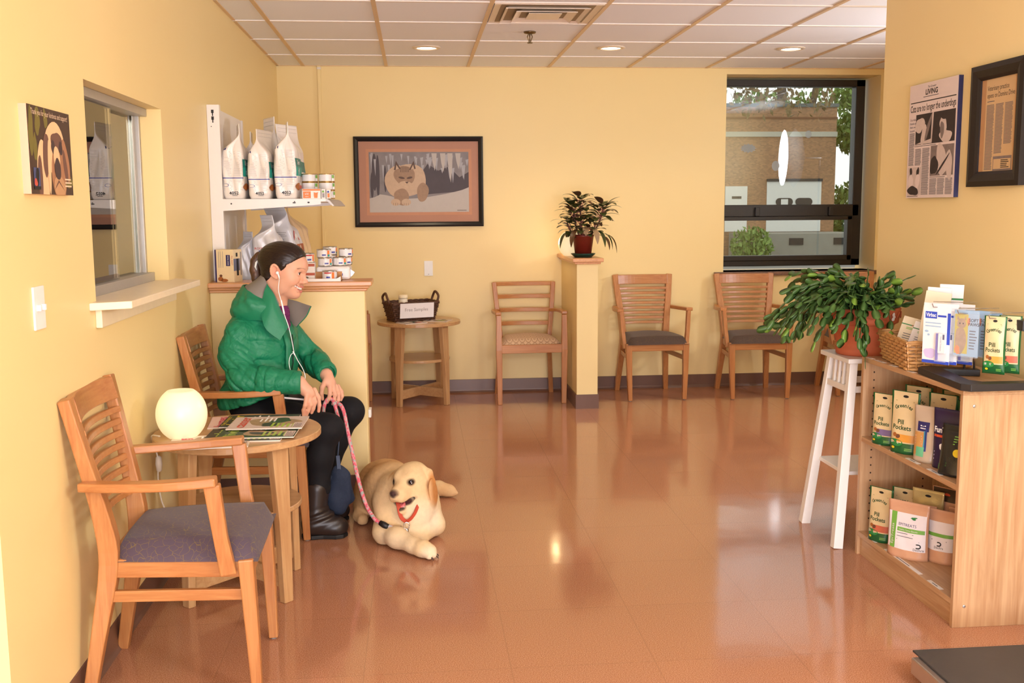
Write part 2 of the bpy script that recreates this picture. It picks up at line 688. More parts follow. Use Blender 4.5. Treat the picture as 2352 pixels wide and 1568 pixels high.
_b = DECAL.n('ShaderNodeBsdfTransparent'); _m = DECAL.n('ShaderNodeMixShader'); _m.inputs[0].default_value = .5
DECAL.l(_a.outputs[0], _m.inputs[1]); DECAL.l(_b.outputs[0], _m.inputs[2])
DECAL.l(_m.outputs[0], DECAL.t.nodes['Material Output'].inputs['Surface'])
DECAL = DECAL.m
mb = MB()
for (cx, cz, rx, rz, k) in ((3.67, 1.885, .055, .03, 1), (3.90, 1.745, .032, .04, 0), (4.165, 1.995, .026, .03, 0)):
    pts = []
    for a in range(36):
        t = 2 * PI * a / 36
        rr = 1 + (0.25 * (a % 3 == 0) if k else .0)
        pts.append((cx + rx * rr * math.cos(t), cz + rz * rr * math.sin(t)))
    mb.prism(pts, lambda u, v, s: Vector((u, FY + .0405 - .001 * s, v)), DECAL)
mb.build('leaf_decal', w1)

# ---- window 2 (service window in the left wall)
w2 = thing('window_2', 'sliding glass service window with aluminium track in the left wall', 'window'); w2['kind'] = 'structure'
mb = MB()
mb.box(-.125, -.055, WY0, WY1, WZ1 - .03, WZ1, ALU)
mb.box(-.125, -.055, WY0, WY1, WZ0, WZ0 + .035, ALU)
mb.box(-.118, -.082, WY1 - .022, WY1, WZ0, WZ1, ALU)
mb.box(-.125, -.055, WY0, WY0 + .03, WZ0, WZ1, ALU)
mb.box(-.100, -.096, WY1 - .06, WY1 - .02, WZ0 + .035, WZ1 - .03, ALU)
mb.build('window_frame', w2, bevel=.002, weld=False)
mb = MB(); mb.box(-.082, -.077, WY0 + .03, 3.86, WZ0 + .03, WZ1 - .028, GLASS); mb.build('near_pane', w2)
mb = MB(); mb.box(-.108, -.103, 3.80, WY1 - .03, WZ0 + .03, WZ1 - .028, GLASS); mb.build('far_pane', w2)
SILLM = M('cream_sill_laminate', (240, 222, 190), 0.35)
mb = MB()
mb.prism([(-.055, WY0 - .03), (.0, WY0 - .03), (.0, 3.24), (.112, 3.30), (.125, 4.27), (.0, 4.40), (0, WY1), (-.055, WY1)], lambda u, v, s: Vector((u, v, WZ0 - .022 + .024 * s)), SILLM)
mb.build('window_sill', w2, bevel=.003)
mb = MB(); mb.box(0, .02, 3.295, 4.31, 1.062, WZ0 - .022, SILLM); mb.build('sill_apron', w2, bevel=.003)
# office behind the service window (dim)
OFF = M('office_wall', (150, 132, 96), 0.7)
mb = MB()
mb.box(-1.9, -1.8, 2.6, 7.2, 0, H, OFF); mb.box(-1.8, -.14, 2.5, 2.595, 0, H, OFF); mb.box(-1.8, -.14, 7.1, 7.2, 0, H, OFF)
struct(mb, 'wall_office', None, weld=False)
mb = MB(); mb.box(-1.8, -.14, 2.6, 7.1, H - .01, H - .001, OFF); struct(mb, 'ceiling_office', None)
mb = MB(); mb.box(-.60, -.155, 4.72, 4.76, 0.2, 2.2, M('pale_green_door', (176, 200, 184), 0.5)); mb.build('x')
o = bpy.data.objects['x']; o.name = 'door_1'; o['kind'] = 'structure'; o['label'] = 'pale green door seen through the service window'; o['category'] = 'door'
area('office_door_fill', (-.60, 3.7, 2.3), (-.35, 4.7, 1.3), .4, 110, (1, .96, .88))  # unseen lamp added to brighten the green door

# ---- ceiling fittings
LAMPE = NT('downlight_glow'); LAMPE.set(color=(1, .9, .75, 1), emit=9.0, ecol=(1.0, .86, .64, 1)); LAMPE = LAMPE.m
TRIMW = M('downlight_trim', (232, 214, 190), 0.35)
dl = thing('recessed_downlight', 'round recessed ceiling downlight, leftmost of the three', 'ceiling light', (1.095, 7.0, H), 0, 'recessed downlights')
mb = MB(); mb.lathe([(.066, -.002), (.068, -.010), (.092, -.006), (.096, .0), (.066, .0)], TRIMW, 40); mb.build('trim_ring', dl)
mb = MB(); mb.lathe([(.0005, -.004), (.066, -.004), (.066, -.001), (.0005, -.001)], LAMPE, 40); mb.build('lamp_lens', dl)
dup(dl, (2.321, 6.95, H), 0, 'round recessed ceiling downlight, middle one of the three')
dup(dl, (3.549, 6.93, H), 0, 'round recessed ceiling downlight, rightmost of the three, near the window')
for k, (lx, ly) in enumerate(((1.095, 6.98), (2.321, 6.93), (3.549, 6.91), (4.8, 6.9))):
    l = bpy.data.lights.new('downlight_beam', 'SPOT'); l.energy = 18; l.color = (1, .80, .52); l.spot_size = 2.3; l.spot_blend = .9; l.shadow_soft_size = .06
    o = bpy.data.objects.new('downlight_beam', l); C.objects.link(o); o.location = (lx, ly, H - .03)

VENTM = M('vent_enamel', (232, 214, 196), 0.35)
ve = thing('air_diffuser', 'square stepped air diffuser set in the ceiling tiles', 'vent', (gx0 + 0.6096 * 2.5, 5.768, H))
mb = MB()
for i, (a, b, z0, z1) in enumerate(((.288, .240, -.005, .0), (.226, .185, -.014, .008), (.165, .110, -.020, .003))):
    for q in range(4):
        R4 = Matrix.Rotation(q * PI / 2, 4, 'Z')
        vs = [Vector(p) for p in ((-a, -a, z0), (a, -a, z0), (b, -b, z1), (-b, -b, z1), (-a, -a, z0 - .004), (a, -a, z0 - .004))]
        mb.add([R4 @ p for p in vs], [(0, 1, 2, 3), (0, 4, 5, 1)], VENTM)
mb.build('louvre_ring', ve)
mb = MB(); mb.box(-.09, .09, -.09, .09, -.018, -.015, VENTM); mb.build('centre_plate', ve)
mb = MB(); mb.box(-.25, .25, -.25, .25, -.0035, -.002, M('vent_dark', (150, 128, 100), .6)); mb.build('backing', ve)

BRASS = M('sprinkler_bronze', (120, 96, 60), 0.3, metal=.9)
sp = thing('fire_sprinkler', 'small bronze fire sprinkler head hanging from the ceiling', 'sprinkler', (1.711, 6.365, H))
mb = MB(); mb.lathe([(.001, -.001), (.038, -.001), (.034, -.010), (.012, -.014), (.001, -.014)], BRASS, 24); mb.build('escutcheon', sp)
mb = MB()
for s in (-1, 1):
    mb.tube([(s * .008, 0, -.012), (s * .015, 0, -.03), (s * .006, 0, -.056), (0, 0, -.062)], .0028, BRASS, 6)
mb.tube([(0, 0, -.012), (0, 0, -.055)], .0035, BRASS, 6)
mb.build('frame_arms', sp)
mb = MB(); mb.lathe([(.001, -.066), (.016, -.068), (.016, -.064), (.001, -.062)], BRASS, 16); mb.build('deflector', sp)

# ================================================================== OUTSIDE
BR = NT('tan_brick')
_bt = BR.n('ShaderNodeTexBrick')
BR.l(BR.coord('Object', (1, 1, 1), (PI / 2, 0, 0)), _bt.inputs['Vector'])
_bt.inputs['Scale'].default_value = 4.5
_bt.inputs['Color1'].default_value = lin((182, 134, 96))
_bt.inputs['Color2'].default_value = lin((150, 112, 82))
_bt.inputs['Mortar'].default_value = lin((150, 132, 112))
_bt.inputs['Mortar Size'].default_value = 0.02
BR.set(color=_bt.outputs['Color'], rough=.9)
BR = BR.m
CONC = M('grey_concrete', (150, 148, 138), .9, var=.12, vs=3)
PALEM = M('pale_metal_door', (226, 226, 222), .5)
BLACKW = M('dark_window', (40, 38, 36), .3)
OY = 45.0
bd = thing('brick_building', 'tan brick building with a pale garage door across the yard', 'building', (17, OY, -1))
bd.location = (0, 0, 0)
mb = MB(); mb.box(6, 19.75, OY, OY + 12, -1.2, 5.75, BR); mb.build('wall', bd)
mb = MB(); mb.box(6, 19.8, OY - .08, OY + 12, 5.75, 5.9, M('roof_edge', (96, 104, 104), .6)); mb.build('roof_edge', bd)
mb = MB(); mb.box(6, 19.78, OY - .05, OY + 1, 4.46, 4.68, M('stone_band', (188, 184, 170), .8)); mb.build('stone_band', bd)
mb = MB(); mb.box(6, 19.78, OY - .03, OY + 1, 5.24, 5.32, M('brick_course', (130, 92, 66), .9)); mb.build('brick_course', bd)
mb = MB(); mb.box(14.72, 15.72, OY - .06, OY, .3, 2.3, PALEM); mb.box(15.02, 15.45, OY - .07, OY - .05, 1.75, 1.86, BLACKW); mb.build('door', bd)
g = None
mb = MB(); mb.box(16.62, 19.12, OY - .04, OY + .02, .28, 2.5, PALEM); g = mb.build('garage_door', bd)
mb = MB(); mb.box(16.6, 19.15, OY - .10, OY - .02, 2.5, 2.62, BLACKW); mb.build('lintel', bd)
for cx in (17.42, 18.32):
    mb = MB()
    pts = [(cx + s * .22 + .17 * math.cos(a), 1.60 + .17 * math.sin(a)) for s, a0 in ((1, -PI / 2), (-1, PI / 2)) for a in [a0 + PI * k / 8 for k in range(9)]]
    mb.prism(pts, lambda u, v, s: Vector((u, OY - .045 - .03 * s, v)), BLACKW); o = mb.build('window', bd)
    if cx < 18:
        mb = MB(); mb.box(cx - .16, cx + .16, OY - .09, OY - .076, 1.48, 1.72, PALEM); mb.build('paper_sheet', bd)
mb = MB(); mb.box(14.9, 19.9, OY - 3, OY - .1, -1.2, .26, CONC)
dk = mb.build('loading_dock'); tag(dk, 'grey concrete loading dock below the garage door', 'loading dock')
for cx in (16.9, 18.83):
    mb = MB(); mb.box(cx - .3, cx + .3, OY - 3.05, OY - 2.99, -.20, .08, BLACKW); o = mb.build('dock_bumper', dk)
mb = MB(); mb.box(-30, 60, 12, 75, -1.3, -1.0, M('yard_asphalt', (126, 124, 116), .95)); mb.box(-4, 9, D + .5, 12, -1.3, -.4, M('yard_grass', (96, 112, 62), .95, var=.3, vs=4))
o = struct(mb, 'ground', 'grey asphalt yard outside the window', weld=False)
mb = MB()
for k in range(12):
    mb.box(19.62 + k * .16, 19.76 + k * .16, OY - 5, OY - 4.96, -1.0, .55, PALEM)
fe = mb.build('fence', weld=False); tag(fe, 'pale board fence at the right of the brick building', 'fence')

LEAFS = {}


def leafmat(name, c1, c2, tr=.25):
    t = NT(name)
    oi = t.n('ShaderNodeObjectInfo')
    f = t.noise(t.coord('Object'), 9.0, 2)
    t.set(color=t.mix(t.math('SMOOTHSTEP', f) if False else f, lin(c1), lin(c2)), rough=.45, spec=.35)
    if tr:
        t.b.inputs['Subsurface Weight'].default_value = 0.0
    return t.m


LG = leafmat('green_leaves', (70, 104, 40), (150, 178, 92))
LR = leafmat('reddish_leaves', (120, 84, 62), (150, 140, 90))
BARK = M('grey_bark', (96, 84, 74), .95, var=.3, vs=12)


def crown(name, parent, blobs, n, size, m, seed):
    r = random.Random(seed)
    mb = MB()
    for (cx, cy, cz, rx, ry, rz, share) in blobs:
        for _ in range(int(n * share)):
            while True:
                p = Vector((r.uniform(-1, 1), r.uniform(-1, 1), r.uniform(-1, 1)))
                if .25 < p.length < 1:
                    break
            c = Vector((cx + p.x * rx, cy + p.y * ry, cz + p.z * rz))
            R = Euler((r.uniform(0, 6), r.uniform(0, 6), r.uniform(0, 6))).to_matrix()
            s = size * r.uniform(.6, 1.3)
            mb.add([c + R @ Vector(q) for q in ((-s, 0, 0), (0, -s * .45, .1 * s), (s, 0, 0), (0, s * .45, .1 * s))], [(0, 1, 2, 3)], m)
    return mb.build(name, parent, weld=False, fix=False)


def tree(label, trunk, blobs, n, size, m, seed, name='tree'):
    t = thing(name, label, 'tree' if name == 'tree' else 'bush', (0, 0, 0))
    mb = MB()
    for pts, r in trunk:
        mb.tube(smooth_path(pts, 5), [r * (1 - .06 * min(i, 12)) for i in range(5 * (len(pts) - 1) + 1)], BARK, 8)
    if trunk:
        mb.build('trunk', t)
    crown('foliage', t, blobs, n, size, m, seed)
    return t


tree('reddish leaved tree whose branches hang in front of the brick roof', [([(6.2, 22, -1), (6.3, 22, 2), (6.4, 22, 4), (6.2, 22, 8)], .22), ([(6.3, 22, 4.0), (7.6, 22, 4.9), (9.2, 22, 5.0), (10.4, 22, 4.6)], .06)],
     [(8.9, 22, 4.75, 1.5, 1, .75, .36), (8.3, 22, 3.85, .6, .6, .6, .10), (9.8, 22, 3.75, .35, .4, .5, .05), (10.2, 22, 4.6, .8, .6, .5, .14), (9.0, 21.6, 3.65, .25, .3, .4, .03)], 1700, .085, LR, 3)
tree('green tree beyond the right end of the brick building', [([(23.2, 47, -1), (23.0, 47, 3), (22.6, 47, 6), (22.4, 47, 8)], .3), ([(22.8, 47, 3.4), (21.5, 45.5, 2.8), (20.6, 44, 2.1)], .1)],
     [(22.0, 48, .7, 1.7, 1.5, 1.9, .34), (22.6, 48, 4.8, 1.8, 1.5, 1.1, .3), (22.2, 47, 6.4, 1.9, 1, .7, .16), (20.9, 44, 4.4, .7, .6, .8, .06)], 5200, .19, LG, 4)
tree('tall green tree rising behind the brick building', [([(23.8, 63, -1), (23.8, 63, 6), (23.4, 63, 12)], .5), ([(25.2, 63, -1), (25.4, 63, 6), (26.4, 63, 11)], .35)], [(22.6, 64, 7.3, 3.4, 2, 1.2, .3), (28.0, 64, 8, 3, 2, 3, .4)], 1500, .26, LG, 5)
tree('bright green bush at the left of the loading dock', [], [(14.7, 41.2, -.25, .9, .8, .85, 1)], 700, .14, LG, 6, 'bush')

# ================================================================== FURNITURE
CW = woods('chair_beech', BEECH)
TW = woods('table_maple', TABLEW)
FOOT = M('grey_glide', (150, 146, 142), .5)


def weave_fabric(name, base, motif, scale, kind):
    t = NT(name)
    c = t.coord('Object')
    if kind == 'scribble':
        vo = t.n('ShaderNodeTexVoronoi', feature='DISTANCE_TO_EDGE')
        vo.inputs['Scale'].default_value = scale
        nz = t.n('ShaderNodeTexNoise'); nz.inputs['Scale'].default_value = 14.0
        t.l(c, nz.inputs['Vector'])
        mx = t.n('ShaderNodeMix', data_type='VECTOR')
        mx.inputs[0].default_value = .06
        t.l(c, mx.inputs[4]); t.l(nz.outputs['Color'], mx.inputs[5])
        t.l(mx.outputs[1], vo.inputs['Vector'])
        f = t.math('LESS_THAN', vo.outputs['Distance'], .020)
    else:
        sep = t.n('ShaderNodeSeparateXYZ'); t.l(c, sep.inputs[0])
        a = t.math('SUBTRACT', t.math('FRACT', t.math('MULTIPLY', sep.outputs[0], scale)), .5)
        b = t.math('SUBTRACT', t.math('FRACT', t.math('MULTIPLY', sep.outputs[1], scale)), .5)
        r = t.math('SQRT', t.math('ADD', t.math('MULTIPLY', a, a), t.math('MULTIPLY', b, b)))
        f = t.math('LESS_THAN', t.math('ABSOLUTE', t.math('SUBTRACT', t.math('FRACT', t.math('MULTIPLY', r, 3.2)), .5)), .16)
    t.set(color=t.mix(t.math('MULTIPLY', f, .75), lin(base), lin(motif)), rough=.62, spec=.3, sheen=.15)
    t.bump(t.noise(c, 700.0, 2), .2, .001)
    return t.m


FPUR = weave_fabric('purple_grey_upholstery', (80, 66, 78), (120, 100, 56), 46.0, 'scribble')
FBRN = weave_fabric('brown_upholstery', (74, 56, 48), (100, 80, 52), 50.0, 'scribble')
FTAN = weave_fabric('tan_circle_upholstery', (206, 172, 140), (160, 122, 92), 22.0, 'circle')


def cushion(mb, w0, w1, d0, d1, z0, h, m, crown=.02, n=14):
    """upholstered pad: trapezoid plan, front at d0 (-y) width w0, back at d1 width w1"""
    def top(u, v):
        a, b = 2 * u - 1, 2 * v - 1
        e = (1 - abs(a) ** 6) * (1 - abs(b) ** 6)
        w = w0 + (w1 - w0) * v
        return Vector((a * w / 2 * (1 - .05 * abs(b) ** 8), (d0 + d1) / 2 + b * (d1 - d0) / 2 * (1 - .06 * abs(a) ** 8), z0 + h * min(1, e * 3.0) ** .5 + crown * (1 - a * a) * (1 - b * b)))
    mb.grid(top, n, n, m)
    mb.grid(lambda u, v: Vector(((2 * u - 1) * (w0 + (w1 - w0) * v) / 2, d0 + (d1 - d0) * v, z0)), 1, 1, m)


def slat(mb, x, z, h, y0, sag, t, m, n=10, lean=0.0):
    """curved horizontal slat, ends at +-x on y0, bowing back by sag"""
    rings = []
    for i in range(n + 1):
        a = -1 + 2 * i / n
        yy = y0 + sag * (1 - a * a)
        rings.append([Vector((a * x, yy - t / 2 - lean * h / 2, z - h / 2)), Vector((a * x, yy + t / 2 - lean * h / 2, z - h / 2)),
                      Vector((a * x, yy + t / 2 + lean * h / 2, z + h / 2)), Vector((a * x, yy - t / 2 + lean * h / 2, z + h / 2))])
    mb.loft(rings, m, False)


def chair_slat(label, fabric, loc, rz, group):
    t = thing('slat_back_armchair', label, 'chair', loc, rz, group)
    WX, WY, WZ = CW
    # legs
    def back_path(s):
        return [(s * .196, .243, 0), (s * .182, .205, .2), (s * .168, .168, .41), (s * .176, .178, .55), (s * .198, .215, .74), (s * .214, .25, .905)]
    for s in (-1, 1):
        mb = MB(); mb.bar([(s * .205, -.242, .004), (s * .212, -.236, .2), (s * .216, -.226, .425)], [(.030, .030), (.038, .038), (.046, .044)], WZ, (1, 0, 0))
        o = mb.build('leg', t, bevel=.004)
        g = MB(); g.lathe([(.001, 0), (.010, 0), (.010, .006), (.001, .006)], FOOT, 12, (s * .205, -.242, 0)); g.build('glide', o)
        mb = MB(); mb.bar(smooth_path(back_path(s), 4), [(.036 + .010 * min(1, i / 10), .034 + .022 * math.exp(-((i - 9) / 5) ** 2)) for i in range(21)], WZ, (1, 0, 0))
        o = mb.build('leg', t, bevel=.004)
        o['label'] = 'rear leg rising into the back post'
    # seat frame
    mb = MB()
    mb.bar([(-.212, -.232, .398), (.212, -.232, .398)], (.055, .024), WX, (0, 0, 1))
    mb.bar([(-.17, .17, .398), (.17, .17, .398)], (.055, .024), WX, (0, 0, 1))
    for s in (-1, 1):
        mb.bar([(s * .214, -.235, .398), (s * .170, .175, .398)], (.055, .024), WY, (0, 0, 1))
    mb.build('seat_frame', t, bevel=.003, weld=False)
    for s in (-1, 1):
        mb = MB(); mb.bar([(s * .209, -.238, .315), (s * .176, .185, .315)], (.034, .018), WY, (0, 0, 1)); mb.build('stretcher', t, bevel=.003)
    mb = MB(); cushion(mb, .475, .375, -.262, .165, .420, .050, fabric, .026); mb.build('seat_cushion', t)
    # back
    mb = MB(); slat(mb, .198, .868, .072, .232, .030, .022, WX, 14, .25); mb.build('top_rail', t, bevel=.004)
    for k in range(8):
        z = .800 - k * .0375
        q = max(0, min(1, (z - .5) / .4))
        mb = MB(); slat(mb, .165 + .032 * q, z, .019, .172 + .055 * q, .030, .013, WX, 12, .25); mb.build('back_slat', t, bevel=.003)
    # arms
    for s in (-1, 1):
        path = smooth_path([(s * .218, .222, .655), (s * .242, .12, .656), (s * .262, -.02, .660), (s * .262, -.160, .668)], 4)
        mb = MB(); mb.bar(path, [(.040 + .010 * i / 12, .026) for i in range(13)], WY, (1, 0, 0)); a = mb.build('arm', t, bevel=.005)
        mb = MB(); mb.bar([(s * .258, -.146, .657), (s * .246, -.162, .50), (s * .232, -.178, .385)], [(.028, .046), (.028, .040), (.026, .046)], WZ, (1, 0, 0)); mb.build('arm_support', t, bevel=.004)
    return t


def chair_open(label, fabric, loc, rz, group):
    t = thing('open_back_armchair', label, 'chair', loc, rz, group)
    WX, WY, WZ = CW
    for s in (-1, 1):
        mb = MB(); mb.bar([(s * .236, -.235, 0), (s * .240, -.235, .40), (s * .240, -.228, .655)], [(.034, .030), (.044, .040), (.036, .036)], WZ, (1, 0, 0))
        mb.build('leg', t, bevel=.003)['label'] = 'front leg rising up to the arm'
        mb = MB(); mb.bar(smooth_path([(s * .212, .245, 0), (s * .196, .200, .25), (s * .186, .17, .42), (s * .202, .19, .58), (s * .228, .235, .86)], 4),
                          [(.034, .036 + .012 * math.exp(-((i - 8) / 4) ** 2)) for i in range(17)], WZ, (1, 0, 0))
        mb.build('leg', t, bevel=.003)['label'] = 'rear leg rising into the back post'
        path = smooth_path([(s * .205, .20, .645), (s * .240, .10, .655), (s * .248, -.05, .662), (s * .242, -.235, .668)], 4)
        mb = MB(); mb.bar(path, (.042, .024), WY, (1, 0, 0)); mb.build('arm', t, bevel=.005)
    mb = MB()
    mb.bar([(-.222, -.236, .408), (.222, -.236, .408)], (.062, .024), WX, (0, 0, 1))
    mb.bar([(-.18, .17, .405), (.18, .17, .405)], (.055, .022), WX, (0, 0, 1))
    for s in (-1, 1):
        mb.bar([(s * .225, -.215, .405), (s * .184, .165, .405)], (.055, .022), WY, (0, 0, 1))
    mb.build('seat_frame', t, bevel=.003, weld=False)
    mb = MB(); cushion(mb, .445, .37, -.236, .155, .44, .030, fabric, .028); mb.build('seat_cushion', t)
    mb = MB(); slat(mb, .238, .848, .030, .232, .034, .022, WX, 14, .2); mb.build('top_rail', t, bevel=.004)
    for z in (.752, .650, .548):
        q = (z - .5) / .36
        mb = MB(); slat(mb, .186 + .030 * q, z, .030, .178 + .05 * q, .032, .016, WX, 14, .2); mb.build('back_rail', t, bevel=.003)
    return t


G_SL = 'slat back beech armchairs'
c1 = chair_slat('nearest slat back armchair with purple grey seat, by the left wall', FPUR, (.262, 3.145, 0), PI / 2 + .02, G_SL)
c2 = dup(c1, (.262, 4.585, 0), PI / 2 + .01, 'slat back armchair the woman in the green jacket sits on')
cB = chair_slat('slat back armchair with brown seat just right of the short stub wall', FBRN, (2.755, 7.615, 0), .03, G_SL)
cC = dup(cB, (3.535, 7.57, 0), -.03, 'slat back armchair with brown seat below the left part of the window')
dup(cB, (4.36, 7.60, 0), -.04, 'slat back armchair at the right end, mostly hidden behind the trailing cactus')
cA = chair_open('open back armchair with tan circle patterned seat left of the stub wall', FTAN, (1.822, 7.60, 0), .02, 'open back armchairs')
dup(cA, (.405, 7.40, 0), PI / 2, 'open back armchair half hidden behind the counter wall, beside the back table')


def round_table(label, loc, rz):
    t = thing('round_side_table', label, 'table', loc, rz, 'round side tables')
    WX, WY, WZ = TW
    mb = MB(); mb.lathe([(.001, .585), (.302, .585), (.305, .588), (.305, .607), (.302, .61), (.001, .61)], WX, 64, smooth=False); mb.build('tabletop', t)
    mb = MB(); mb.lathe([(.001, .318), (.222, .318), (.224, .321), (.224, .335), (.222, .338), (.001, .338)], WX, 56, smooth=False); mb.build('lower_shelf', t)
    for q in range(4):
        R = Matrix.Rotation(q * PI / 2 + PI / 4, 4, 'Z')
        mb = MB(); mb.bar([R @ Vector((.245, 0, 0)), R @ Vector((.238, 0, .3)), R @ Vector((.222, 0, .585))], [(.040, .030), (.052, .033), (.074, .036)], WZ, R @ Vector((0, 1, 0)))
        mb.build('leg', t, bevel=.003)
    mb = MB()
    for q in range(2):
        R = Matrix.Rotation(q * PI / 2 + PI / 4, 4, 'Z')
        mb.bar([R @ Vector((-.232, 0, .085)), R @ Vector((.232, 0, .085))], (.066, .020), WX, (0, 0, 1))
    mb.build('cross_stretcher', t, bevel=.002, weld=False)
    return t


t1 = round_table('round wooden side table with the glowing globe lamp, between the two left armchairs', (.325, 3.845, 0), .03)
t2 = dup(t1, (1.012, 7.56, 0), .12, 'round wooden side table by the back wall under the brown basket')

# ---- low bookcase on the right
BW = woods('bookcase_laminate', LAM, rough=.4, scale=.8)
bk = thing('low_bookcase', 'low laminate bookcase of two shelves holding bags of pet treats', 'bookcase', (2.787, 3.182, 0))
BL, BDp = .778, .318       # length along y, depth along x
HOLE = M('shelf_pin_hole', (60, 40, 26), .8)
mb = MB(); mb.box(0, BDp, 0, .018, 0, .802, BW[2]); mb.build('side_panel', bk, bevel=.0012)
mb = MB(); mb.box(0, BDp, BL - .018, BL, 0, .802, BW[2])
for z in [.15 + .032 * k for k in range(20)]:
    for xx in (.045, .27):
        mb.box(xx - .003, xx + .003, BL - .0186, BL - .0178, z - .003, z + .003, HOLE)
mb.build('side_panel', bk, bevel=.0)
mb = MB(); mb.box(0, BDp, 0, BL, .802, .820, BW[1]); mb.build('top_panel', bk, bevel=.0012)
mb = MB(); mb.box(BDp - .006, BDp, .018, BL - .018, .02, .802, BW[2]); mb.build('back_panel', bk)
for z in (.098, .495):
    mb = MB(); mb.box(.001, BDp - .006, .018, BL - .018, z - .020, z, BW[1]); mb.build('shelf', bk, bevel=.0008)
mb = MB(); mb.box(.012, .028, .018, BL - .018, 0, .078, BW[1]); mb.build('kick_board', bk)
LABM = M('price_strip', (236, 226, 214), .3)
INK = M('small_print', (96, 92, 96), .6)
for z, ys in ((.820, ((.60, .075), (.50, .05), (.36, .05), (.70, .06))), (.495, ((.60, .08), (.48, .04), (.30, .09), (.14, .09))), (.098, ((.61, .07), (.10, .09), (.25, .28)))):
    for (yy, ln) in ys:
        mb = MB(); mb.box(.004, .020, yy, yy + ln, z, z + .0008, LABM); mb.box(.009, .013, yy + ln * .3, yy + ln * .7, z + .0008, z + .001, INK); mb.build('label_strip', bk)
mb = MB()
for zz in (.765, .075):
    mb.lathe([(.0005, 0), (.006, 0), (.005, .0015), (.0005, .0015)], M('screw_zinc', (200, 200, 198), .35, metal=.8), 14, T=Matrix.Translation((.04, 0, zz)) @ Matrix.Rotation(PI / 2, 4, 'X'))
mb.build('screw', bk, weld=False)

# ---- white tall plant stand
WP = M('white_stool_paint', (246, 238, 228), .35, var=.03)
st = thing('plant_stand', 'tall white wooden stand carrying the trailing cactus beside the bookcase', 'plant stand', (2.915, 4.205, 0))
def stp(a, b, z):
    k = .180 - .075 * (z / .78)
    return Vector((a * k, b * k, z))
for a in (-1, 1):
    for b in (-1, 1):
        mb = MB(); mb.bar([stp(a, b, 0), stp(a, b, .775)], [(.040, .040), (.034, .034)], WP, (1, 0, 0)); mb.build('leg', st, bevel=.002)
mb = MB(); mb.box(-.142, .142, -.150, .150, .775, .795, WP); mb.build('top_board', st, bevel=.003)
mb = MB(); mb.box(-.14, .14, -.14, .14, .300, .316, WP); mb.build('lower_shelf', st, bevel=.002)
for q in range(4):
    R = Matrix.Rotation(q * PI / 2, 4, 'Z')
    mb = MB(); mb.bar([R @ Vector((-.12, -.121, .662)), R @ Vector((.12, -.121, .662))], (.026, .016), WP, (0, 0, 1)); mb.build('rail', st, bevel=.001)
    for k in range(3):
        mb = MB(); mb.bar([R @ Vector((-.045 + .045 * k, -.120, .66)), R @ Vector((-.045 + .045 * k, -.112, .777))], (.014, .012), WP, R @ Vector((1, 0, 0))); mb.build('spindle', st)

# ---- floor scale bottom right
RUB = M('black_ribbed_rubber', (62, 58, 56), .55, var=.2, vs=9, bump=(40, .3))
SSTEEL = M('stainless_steel', (190, 180, 172), .28, metal=.85)
sc = thing('walk_on_scale', 'walk-on animal scale with black rubber mat in the lower right corner', 'scale', (2.455, 1.62, 0))
mb = MB(); mb.box(0, .66, 0, 1.19, .030, .082, SSTEEL); mb.build('platform', sc, bevel=.004)
mb = MB(); mb.box(.02, .66, 0, 1.222, .083, .089, RUB); mb.build('rubber_mat', sc, bevel=.001)
for a in (.06, .6):
    for b in (.06, 1.12):
        mb = MB(); mb.lathe([(.001, 0), (.025, 0), (.025, .03), (.001, .03)], M('black_plastic', (24, 24, 25), .5), 16, (a, b, 0)); mb.build('foot', sc)

# ================================================================== WALL HANGINGS
INKB = M('black_ink', (30, 27, 28), .6)
PAPER = M('newsprint', (226, 206, 196), .7, var=.03)
GREYP = M('halftone_grey', (128, 112, 104), .7, var=.25, vs=80)
DKP = M('halftone_dark', (48, 38, 36), .7, var=.3, vs=60)
LTP = M('halftone_light', (206, 186, 174), .7, var=.1, vs=60)


def blob(fn, mb, cx, cy, rx, ry, m, seed, n=26, amp=.12, rot=0):
    r = random.Random(seed)
    ph = [r.uniform(0, 6.28) for _ in range(4)]
    c, s = math.cos(rot), math.sin(rot)
    pts = []
    for k in range(n):
        a = 2 * PI * k / n
        q = 1 + amp * (math.sin(2 * a + ph[0]) + .6 * math.sin(3 * a + ph[1]) + .4 * math.sin(5 * a + ph[2]))
        x, y = rx * q * math.cos(a), ry * q * math.sin(a)
        pts.append((cx + x * c - y * s, cy + x * s + y * c))
    mb.fan(fn, pts, m)


def lay(fn, k):
    """same mapping lifted k layers off the surface"""
    return lambda u, v: fn(u, v, k * .00025)


# dog canvas on the left wall (u along +y, v up)
cv = thing('dog_canvas_print', 'small canvas print of a cream dog on the left wall beside the service window', 'picture', (0, 2.768, 1.47))
CW_, CH_ = .325, .228
mb = MB(); mb.box(0, .020, 0, CW_, 0, CH_, M('canvas_edge', (226, 178, 150), .7)); mb.build('stretcher_block', cv)
mb = MB()
fc = lambda u, v, e=0: Vector((.0206 + e, min(max(u, 0), CW_), min(max(v, 0), CH_)))
f = LS(fc)
mb.rect(f[0], 0, 0, CW_, CH_, M('print_dark_brown', (72, 52, 40), .6, var=.3, vs=18))
for (a, b, c, d) in ((.02, .16, .018, .06), (.07, .19, .02, .035), (.13, .20, .015, .025), (.045, .12, .012, .04), (.29, .04, .03, .02)):
    blob(f[1], mb, a, b, c, d, M('print_olive', (118, 108, 48), .6), int(a * 1000))
CR, TN, SH = M('print_cream', (238, 196, 150), .6), M('print_tan', (172, 122, 88), .6), M('print_shadow_brown', (112, 78, 66), .6)
blob(f[1], mb, .095, .055, .045, .085, CR, 5, amp=.05)
blob(f[1], mb, .07, .04, .018, .06, SH, 6, amp=.05)
